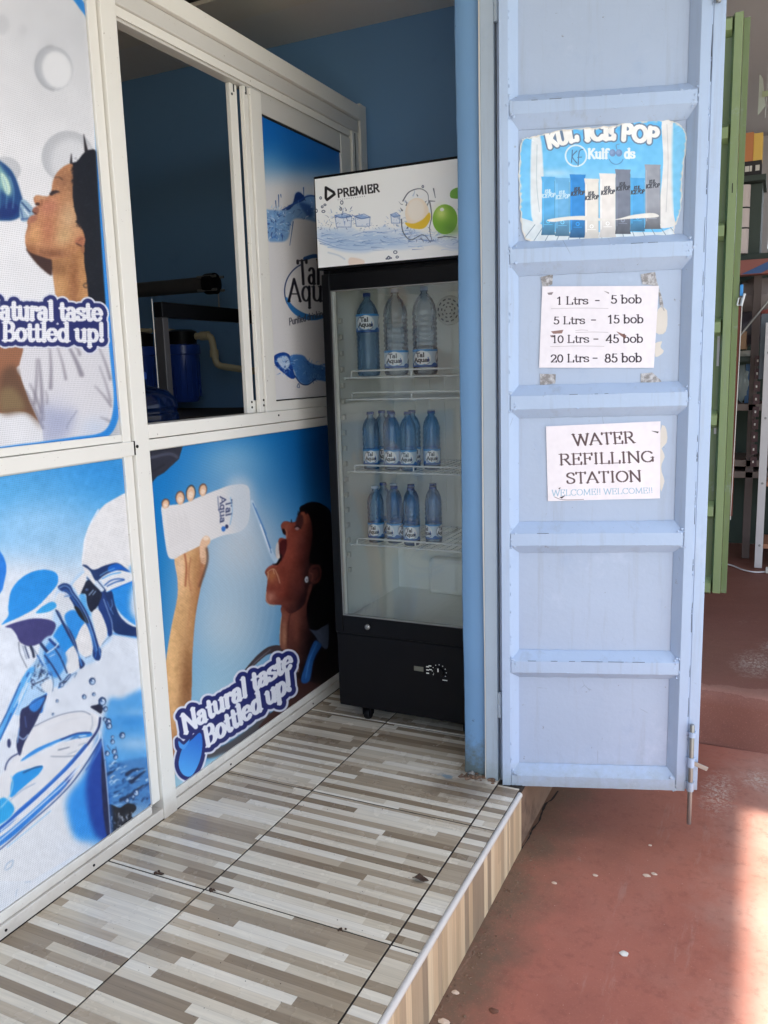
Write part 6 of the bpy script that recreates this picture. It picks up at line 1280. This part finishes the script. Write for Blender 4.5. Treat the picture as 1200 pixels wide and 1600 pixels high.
def housing(x, y, label):
    h_ = empty('filter_housing', (x, y, 1.3)); tag(h_, label, 'filter', 'blue filter housings')
    A_(h_, 'bowl', MB().lathe([(.001, 1.305), (.058, 1.305), (.066, 1.315), (.078, 1.53), (.085, 1.535), (.085, 1.575), (.078, 1.58), (.001, 1.58)], 28, (x, y, 0)), MAT_FILTER, True)
    A_(h_, 'head', MB().lathe([(.001, 1.58), (.07, 1.58), (.072, 1.64), (.05, 1.65), (.001, 1.65)], 24, (x, y, 0)).box(x-.10, x-.05, y-.018, y+.018, 1.605, 1.632, .004), MAT_BLACK2, True)
    for k in range(16):
        a = 2*math.pi*k/16; A_(h_, 'rib', MB().box(x+.074*math.cos(a)-.003, x+.074*math.cos(a)+.003, y+.074*math.sin(a)-.003, y+.074*math.sin(a)+.003, 1.33, 1.53), MAT_FILTER)
housing(-.865, 3.27, 'tall blue filter housing in front of the bent cream pipe'); housing(-1.135, 3.27, 'tall blue filter housing behind the big water jug')
def pipe(pts, rr=.0165):
    out = [Vector(pts[0])]
    for a, b, c in zip(pts[:-2], pts[1:-1], pts[2:]):
        a, b, c = Vector(a), Vector(b), Vector(c); k = .03
        p0, p1 = b+(a-b).normalized()*k, b+(c-b).normalized()*k
        out += [p0*(1-t_)**2+b*2*t_*(1-t_)+p1*t_*t_ for t_ in (0, .25, .5, .75, 1)]
    return MB().tube(out+[Vector(pts[-1])], rr, 12)
pp = empty('cream_pipe', (-.75, 3.3, 1.6)); tag(pp, 'cream plastic pipe that bends down and runs along the wall', 'pipe')
A_(pp, 'pipe_run', pipe([(-.80, 3.29, 1.617), (-.705, 3.29, 1.617), (-.70, 3.31, 1.475), (-.20, 3.40, 1.392), (.0-.1, 3.42, 1.38)]), MAT_PVC, True)
for c, ax in (((0, 3.29, 1.617), (-.735, -.70)),): A_(pp, 'elbow', MB().lathe([(.0165, ax[0]-.03), (.0215, ax[0]-.03), (.0215, ax[1]-.02), (.0165, ax[1]-.02)], 14, c, 'x'), MAT_PVC, True)
A_(pp, 'collar', MB().lathe([(.0165, 1.515), (.0215, 1.515), (.0215, 1.55), (.0165, 1.55)], 14, (-.702, 3.300, 0)), MAT_PVC, True)
p2 = tag(obj('branch_pipe', pipe([(-1.5, 3.28, 1.662), (-1.20, 3.28, 1.662), (-1.06, 3.28, 1.655)], .012), MAT_PVC, None, True), 'short cream pipe feeding the filter behind the jug', 'pipe')
p3 = tag(obj('branch_pipe', pipe([(-1.03, 3.27, 1.650), (-.93, 3.27, 1.650), (-.88, 3.27, 1.640)], .010), MAT_PVC, None, True), 'short cream pipe across the top of the nearer blue filter', 'pipe')
ct = empty('dark_counter', (-.9, 3.2, 0)); tag(ct, 'dark counter below the blue filters, seen over the window sill', 'counter')
A_(ct, 'top', MB().box(-1.9, -.062, 2.78, 3.55, 1.235, 1.262, .003), MAT_TIMBER); A_(ct, 'front', MB().box(-1.88, -.08, 2.80, 2.82, .0, 1.234), MAT_TIMBER)
A_(ct, 'lower_shelf', MB().box(-.48, -.062, 2.02, 2.40, 1.17, 1.196, .003), MAT_TIMBER); A_(ct, 'shelf_wall', MB().box(-.48, -.45, 2.03, 2.775, .0, 1.169), MAT_TIMBER); A_(ct, 'shelf_end', MB().box(-.449, -.07, 2.03, 2.06, .0, 1.169), MAT_TIMBER)
jg = empty('water_jug', (-.215, 2.205, 1.1965)); tag(jg, 'big ribbed blue water jug standing just inside the window corner', 'jug')
jx, jy, jz = -.215, 2.205, 1.1965
A_(jg, 'body', MB().lathe([(.001, jz), (.12, jz), (.132, jz+.012), (.132, jz+.03), (.126, jz+.038), (.126, jz+.062), (.133, jz+.070), (.133, jz+.105), (.127, jz+.112), (.127, jz+.122), (.133, jz+.130), (.128, jz+.155), (.10, jz+.185), (.05, jz+.20), (.03, jz+.206), (.03, jz+.235), (.001, jz+.235)], 32, (jx, jy, 0)), MAT_JUG, True)
A_(jg, 'cap', MB().lathe([(.001, jz+.225), (.034, jz+.225), (.034, jz+.246), (.030, jz+.25), (.001, jz+.25)], 20, (jx, jy, 0)), MAT_CAPB, True)

# ---------------------------------------------------------------- next shop: green door leaf and what stands inside
GY = 4.60
gd = empty('green_door', (.95, GY, 0)); tag(gd, 'green steel door leaf of the next shop, edge showing past the lavender door', 'door')
gz0, gz1 = .205, 3.06
A_(gd, 'stile', MB().prism([(1.489, GY), (1.526, GY), (1.526, GY+.05), (1.478, GY+.05), (1.478, GY+.040)], gz0, gz1, 'z'), MAT_GREEN)
A_(gd, 'stile', MB().box(.955, .995, GY, GY+.05, gz0, gz1, .003), MAT_GREEN)
for z in (gz0, .62, 1.10, 1.57, 2.04, 2.50, gz1-.07): A_(gd, 'rail', MB().prism([(GY+.002, z), (GY+.05, z-.02), (GY+.05, z+.075), (GY+.002, z+.05)], .996, 1.4775, 'x'), MAT_GREEN)
A_(gd, 'sheet', MB().box(.97, 1.52, GY+.052, GY+.056, gz0-.006, gz1), MAT_GREEN2); A_(gd, 'edge_flange', MB().box(1.5275, 1.556, GY+.03, GY+.036, gz0-.004, gz1-.02, .001), MAT_GREEN2)
A_(gd, 'rusty_edge', MB().box(1.5565, 1.568, GY+.034, GY+.044, .62, 1.70), MAT_RUST)
A_(gd, 'bolt_slot', MB().box(1.505, 1.509, GY-.001, GY+.002, 2.24, 2.285), MAT_GASKET)
for z, h_ in ((1.40, .12), (1.05, .05)): tag(A_(gd, 'paper_remnant', MB().box(1.462, 1.474, GY+.046, GY+.0505, z, z+h_*1.4), MAT_PAPER))
g = MB(); g.tube([(1.572, GY+.03, 1.70), (1.570, GY+.03, 1.45), (1.567, GY+.032, 1.2), (1.562, GY+.034, .8), (1.560, GY+.036, .60)], .0022, 6)
tag(obj('string', g, MAT_PAPER, None, True), 'white string hanging down the edge of the green door', 'string')
cl = empty('plastic_clip', (1.565, GY+.02, 1.70)); tag(cl, 'blue and white plastic clip hooked on the green door edge', 'clip')
A_(cl, 'tag', MB().box(1.560, 1.575, GY+.02, GY+.028, 1.745, 1.80, .002), paint('sky_blue_plastic', (64, 150, 214), .4, .05)); A_(cl, 'loop', MB().tube([(1.550, GY+.02, 1.70), (1.556, GY+.02, 1.735), (1.572, GY+.018, 1.735), (1.566, GY+.018, 1.70), (1.550, GY+.02, 1.70)], .004, 8), MAT_WIRE, True); A_(cl, 'grip', MB().tube([(1.570, GY+.012, 1.695), (1.583, GY+.010, 1.755)], .006, 8), MAT_WIRE, True)

RX = lambda n, mb, m, lab, cat, **k: tag(obj(n, mb, m, None, k.get('s', False)), lab, cat)
col = lambda n, c, r_=.7: paint(n, c, r_, .1, 6)
# tall grey green cabinet with a carton on top
cbt = empty('tall_cabinet', (1.55, 6.4, 0)); tag(cbt, 'tall dark green cabinet standing past the green door', 'cabinet')
M_CAB = col('cabinet_green', (62, 72, 66)); A_(cbt, 'carcass', MB().box(1.30, 1.60, 6.30, 6.70, 2.13, 2.585, .004), M_CAB); A_(cbt, 'shelf', MB().box(1.25, 1.66, 6.25, 6.70, 2.09, 2.128, .003), M_CAB); A_(cbt, 'shelf', MB().box(1.25, 1.62, 6.22, 6.70, 2.588, 2.625, .003), M_CAB)
A_(cbt, 'back_panel', MB().box(1.2, 2.6, 6.72, 6.74, .05, 2.08), col('cabinet_back', (52, 66, 58))); A_(cbt, 'side', MB().box(1.16, 1.19, 6.24, 6.70, .05, 2.62), M_CAB)
for z in (1.085, .70, .62): A_(cbt, 'shelf_board', MB().box(1.20, 1.95, 6.20, 6.70, z, z+.045, .003), col('shelf_wood', (112, 98, 90)))
for x in (1.60, 1.93): A_(cbt, 'upright', MB().box(x-.025, x+.025, 6.20, 6.23, .05, 2.085, .003), col('upright_wood', (88, 76, 72)))
ca = empty('carton', (1.50, 6.3, 2.63)); tag(ca, 'orange and yellow carton with a dark base band, on top of the cabinet', 'carton')
A_(ca, 'front', MB().box(1.40, 1.535, 6.25, 6.40, 2.72, 2.90, .002), col('orange_card', (204, 132, 84))); A_(ca, 'side', MB().box(1.5355, 1.590, 6.252, 6.40, 2.72, 2.89, .002), col('yellow_card', (232, 190, 96))); A_(ca, 'base_band', MB().box(1.40, 1.590, 6.249, 6.40, 2.630, 2.7195, .002), col('dark_card', (48, 44, 46)))
for x0, x1 in ((1.49, 1.515), (1.518, 1.532), (1.553, 1.578)): A_(ca, 'printed_patch', MB().box(x0, x1, 6.2465, 6.2485, 2.655, 2.69), MAT_PAPER)
tn = empty('wrapped_tin', (1.5, 6.2, 2.13)); tag(tn, 'pale tin tied with dark cord, in front of the tall cabinet', 'tin')
A_(tn, 'body', MB().lathe([(.001, 2.132), (.04, 2.132), (.04, 2.57), (.001, 2.57)], 20, (1.49, 6.255, 0)), col('pale_tin', (206, 192, 188)), True)
for z in (2.29, 2.42): A_(tn, 'cord', MB().lathe([(.0402, z), (.043, z+.002), (.043, z+.008), (.0402, z+.01)], 20, (1.49, 6.255, 0)), MAT_GASKET, True)
bx = empty('flat_box', (1.6, 6.2, 1.95)); tag(bx, 'flat red box with a blue band, tilted above the bags', 'box')
o = A_(bx, 'lid', MB().box(1.44, 1.85, 6.10, 6.22, 1.98, 2.075, .003), col('red_card', (150, 92, 84)))
q = MB(); q.add([(1.50, 6.097, 1.985), (1.62, 6.097, 1.985), (1.80, 6.097, 2.072), (1.70, 6.097, 2.072), (1.50, 6.099, 1.985), (1.62, 6.099, 1.985), (1.80, 6.099, 2.072), (1.70, 6.099, 2.072)], [(0, 1, 2, 3), (7, 6, 5, 4), (0, 4, 5, 1), (1, 5, 6, 2), (2, 6, 7, 3), (3, 7, 4, 0)]); A_(bx, 'band', q, col('blue_card', (62, 92, 140)))
RX('grey_bag', MB().blob((1.60, 6.42, 1.86), .17, .14, .125, 4, .12, 3), col('grey_bag', (138, 128, 126)), 'bulging pale grey bag under the flat red box', 'bag', s=True)
RX('dark_bag', MB().blob((1.52, 6.40, 1.64), .16, .12, .12, 5, .14, 3), col('dark_bag', (70, 66, 72), .4), 'dark plastic bag slumped below the pale grey bag', 'bag', s=True)
RX('red_bag', MB().blob((1.70, 6.42, 1.74), .12, .10, .05, 6, .2, 3), col('red_bag', (156, 84, 76)), 'crumpled red bag between the grey and dark bags', 'bag', s=True)
RX('broom_stick', MB().tube([(1.50, 6.14, 1.58), (1.74, 6.16, 1.90)], .007, 8), MAT_STEEL, 'thin pale stick leaning across the bags', 'stick', s=True)
RX('tan_box', MB().box(1.41, 1.545, 6.22, 6.5, 1.50, 1.62, .003), col('tan_card', (150, 118, 88)), 'tan cardboard box behind the plastic clip', 'box')
RX('white_dish', MB().lathe([(.001, 1.452), (.05, 1.452), (.085, 1.49), (.08, 1.492), (.001, 1.458)], 20, (1.525, 6.36, 0)), MAT_WHITEP, 'white dish stacked under the tan box', 'dish', s=True)
A_(cbt, 'shelf_board', MB().box(1.20, 1.60, 6.24, 6.70, 1.415, 1.45, .003), M_CAB)
RX('clear_bag', MB().blob((1.51, 6.36, 1.27), .07, .06, .13, 8, .16, 3), col('milky_bag', (138, 150, 150), .3), 'milky plastic bag standing on the wooden shelf', 'bag', s=True)
RX('blue_packet', MB().box(1.545, 1.575, 6.33, 6.36, 1.13, 1.40, .004), col('blue_packet', (54, 92, 132), .4), 'narrow blue packet beside the milky bag', 'packet')
hg = empty('hanging_cards', (1.62, 6.15, 1.6)); tag(hg, 'strip of small dark sachets hanging beside the rack post', 'sachets')
for k in range(9):
    z = 1.42-k*.085; o = A_(hg, 'sachet', MB().box(1.606, 1.645, 6.148, 6.156, z-.034, z+.034, .001), col('sachet', (70, 40, 44), .4) if k == 0 else bpy.data.materials['sachet']); A_(hg, 'spot', MB().box(1.618, 1.628, 6.1455, 6.1475, z-.008, z+.008), MAT_PAPER)
rk = empty('display_rack', (1.7, 5.95, .045)); tag(rk, 'white angle steel display rack with bolted shelves', 'rack')
rw = col('rack_white', (206, 202, 202), .4); A_(rk, 'post', MB().box(1.665, 1.712, 5.95, 5.956, .045, 1.66, .001).box(1.665, 1.671, 5.957, 5.99, .045, 1.66, .001), rw)
A_(rk, 'post', MB().box(2.35, 2.397, 5.95, 5.956, .045, 1.66, .001), rw)
for z in (.18, .60, 1.03, 1.45): A_(rk, 'rack_shelf', MB().box(1.713, 2.348, 5.953, 6.30, z, z+.03, .002), col('rack_board', (170, 120, 92)) if z < .2 else bpy.data.materials['rack_board'])
for z in (.20, .62, 1.05, 1.47): A_(rk, 'bolt', MB().lathe([(.0004, 0), (.008, 0), (.008, -.004), (.0004, -.005)], 10, (1.69, 5.9498, z), 'y'), MAT_STEEL, True)
RX('grey_board', MB().box(1.635, 1.70, 6.02, 6.04, 1.30, 1.72, .003), col('grey_board', (96, 104, 112)), 'grey board leaning behind the rack post', 'board')
RX('cable', MB().tube([tuple(p) for p in smooth([(1.45, 6.0, .052), (1.53, 5.94, .051), (1.60, 5.84, .051), (1.68, 5.80, .051), (1.80, 5.86, .051), (2.1, 5.9, .051)], False, 6)], .005, 8), MAT_WIRE, 'white cable lying on the floor by the rack', 'cable', s=True)
RX('plug_block', MB().box(1.735, 1.80, 5.80, 5.84, .047, .085, .005), MAT_WHITEP, 'white socket block on the cable by the rack foot', 'socket')
hc = empty('hanging_card', (1.585, 6.2, 3.0)); tag(hc, 'pale card hanging high behind the green door', 'card')
q = MB(); q.add([(1.555, 6.18, 2.98), (1.597, 6.18, 3.03), (1.575, 6.18, 3.20), (1.555, 6.18, 3.23), (1.555, 6.184, 2.98), (1.597, 6.184, 3.03), (1.575, 6.184, 3.20), (1.555, 6.184, 3.23)], [(0, 1, 2, 3), (7, 6, 5, 4), (0, 4, 5, 1), (1, 5, 6, 2), (2, 6, 7, 3), (3, 7, 4, 0)]); A_(hc, 'sheet', q, col('card_green', (188, 196, 186))); A_(hc, 'peg', MB().box(1.575, 1.635, 6.170, 6.178, 3.085, 3.12, .002), col('peg_green', (176, 186, 150))); A_(hc, 'cord', MB().tube([(1.60, 6.18, 2.96), (1.605, 6.18, 3.35)], .0015, 5), MAT_WIRE)

# ---------------------------------------------------------------- odds and ends on the floors
def ground_at(px, py, z):
    d = FW+RT*(px-600)/FOC-UP*(py-800)/FOC; t_ = (z-CAM[2])/d[2]; p = CAM+d*t_; return float(p[0]), float(p[1])
lf = []; x, y = ground_at(657, 1376, 0); r = random.Random(2)
g = MB(); n_ = 12
v = []
for i in range(n_+1):
    a = i/n_; w = .013*math.sin(math.pi*min(1, a*1.08))**.8
    for s_ in (-1, -.4, .4, 1): v.append((x-.024+.048*a+.004*s_*math.sin(a*9), y+s_*w, .003+.010*abs(s_)*math.sin(a*3)+.004*math.sin(a*7)))
f = [(i*4+j, (i+1)*4+j, (i+1)*4+j+1, i*4+j+1) for i in range(n_) for j in range(3)]
g.add(v, f); o = obj('dry_leaf', g, MAT_LEAF, None, True); md = o.modifiers.new('thickness', 'SOLIDIFY'); md.thickness = .0012
tag(o, 'small curled brown leaf lying on the striped tiles near the step edge', 'leaf')
for px, py, s_, lab in ((247, 1364, .010, 'crumbled dark lump of soil on the tile joint nearest the partition'), (329, 1391, .009, 'dark lump of soil where two tile joints cross'), (532, 1452, .007, 'small dark lump of soil on the tile joint nearest the step edge')):
    x, y = ground_at(px, py, .002); g = MB(); rr = random.Random(px)
    for k in range(9): q = s_*rr.uniform(.25, .7); g.blob((x+rr.gauss(0, s_*.8), y+rr.gauss(0, s_*.4), q*.5), q, q*.8, q*.6, k, .3, 1)
    tag(obj('soil_lump', g, MAT_LEAF), lab, 'soil')
x, y = ground_at(740, 1210, .0); g = MB(); rr = random.Random(9)
for k in range(8): a = rr.uniform(0, 3.14); L = rr.uniform(.008, .018); cx, cy = x+rr.gauss(0, .010), y+rr.gauss(0, .008); g.tube([(cx-L*math.cos(a), cy-L*math.sin(a)*.5, .004), (cx, cy, .006+rr.uniform(0, .008)), (cx+L*math.cos(a), cy+L*math.sin(a)*.5, .003)], rr.uniform(.0025, .005), 6)
tag(obj('crumpled_foil', g, MAT_STEEL, None, True), 'crumpled bit of dark foil at the foot of the blue post', 'foil')
for px, py, s_, mat, lab in ((1010, 1369, .011, MAT_CRUMB, 'pale chip with a twin beside it on the red floor below the drop bolt'), (1022, 1366, .009, MAT_CRUMB, 'smaller pale chip touching its twin on the red floor below the drop bolt'), (930, 1368, .008, MAT_CRUMB, 'pale chip alone on the red floor midway between step and bolt'), (1016, 1321, .0065, MAT_CRUMB, 'tiny pale chip just below the door on the red floor'),
        (975, 1491, .013, MAT_WHITEP, 'crumpled white scrap alone on the red floor in front'), (711, 1551, .010, MAT_CRUMB, 'pale flake close to the foot of the step'), (772, 1580, .012, paint('brown_flake', (112, 74, 58), .9, .2), 'brown flake on the red floor near the foot of the step'), (866, 1380, .008, MAT_CRUMB, 'pale flake near the step below the lavender door'), (693, 1597, .014, MAT_CRUMB, 'pale crumb against the foot of the step nearest the viewer')):
    x, y = ground_at(px, py, GZ); tag(obj('floor_chip', MB().blob((x, y, GZ+s_*.16), s_*1.05, s_*.75, s_*.28, px, .3, 2), mat), lab, 'chip')
g = MB(); rr = random.Random(44)
for k in range(420):
    x, y = rr.uniform(1.06, 2.0), rr.uniform(.9, 3.6); q = rr.uniform(.0006, .0010+.0014*rr.random()**5); g.blob((x, y, GZ+q*.3), q, q, q*.5, k, .3, 1)
tag(obj('floor_specks', g, MAT_GRIT), 'fine pale grit scattered over the red cement floor', 'grit', kind='stuff')
g = MB(); rr = random.Random(45)
for k in range(150):
    x, y = rr.uniform(.02, 1.01), rr.uniform(.5, 2.7); q = rr.uniform(.0006, .0018); g.blob((x, y, q*.4), q, q, q*.5, k, .3, 1)
tag(obj('tile_specks', g, MAT_LEAF), 'fine dark crumbs scattered over the striped tiles', 'grit', kind='stuff')
# crack in the red floor where it meets the plinth
pts = [ground_at(a, b, GZ) for a, b in ((872, 1236), (862, 1250), (853, 1256), (846, 1272), (842, 1284), (832, 1296), (826, 1310), (812, 1330))]
P_ = smooth(pts, False, 4); rr = random.Random(5); v = []
for i, p in enumerate(P_): w = rr.uniform(.0015, .006)*(1-abs(i/len(P_)-.4)*.8); v += [(p[0]-w, p[1]-w*.3, GZ+.0012), (p[0]+w, p[1]+w*.3, GZ+.0012)]
tag(obj('floor_crack', MB().add(v, [(2*i, 2*i+1, 2*i+3, 2*i+2) for i in range(len(P_)-1)]), MAT_GASKET), kind='structure')
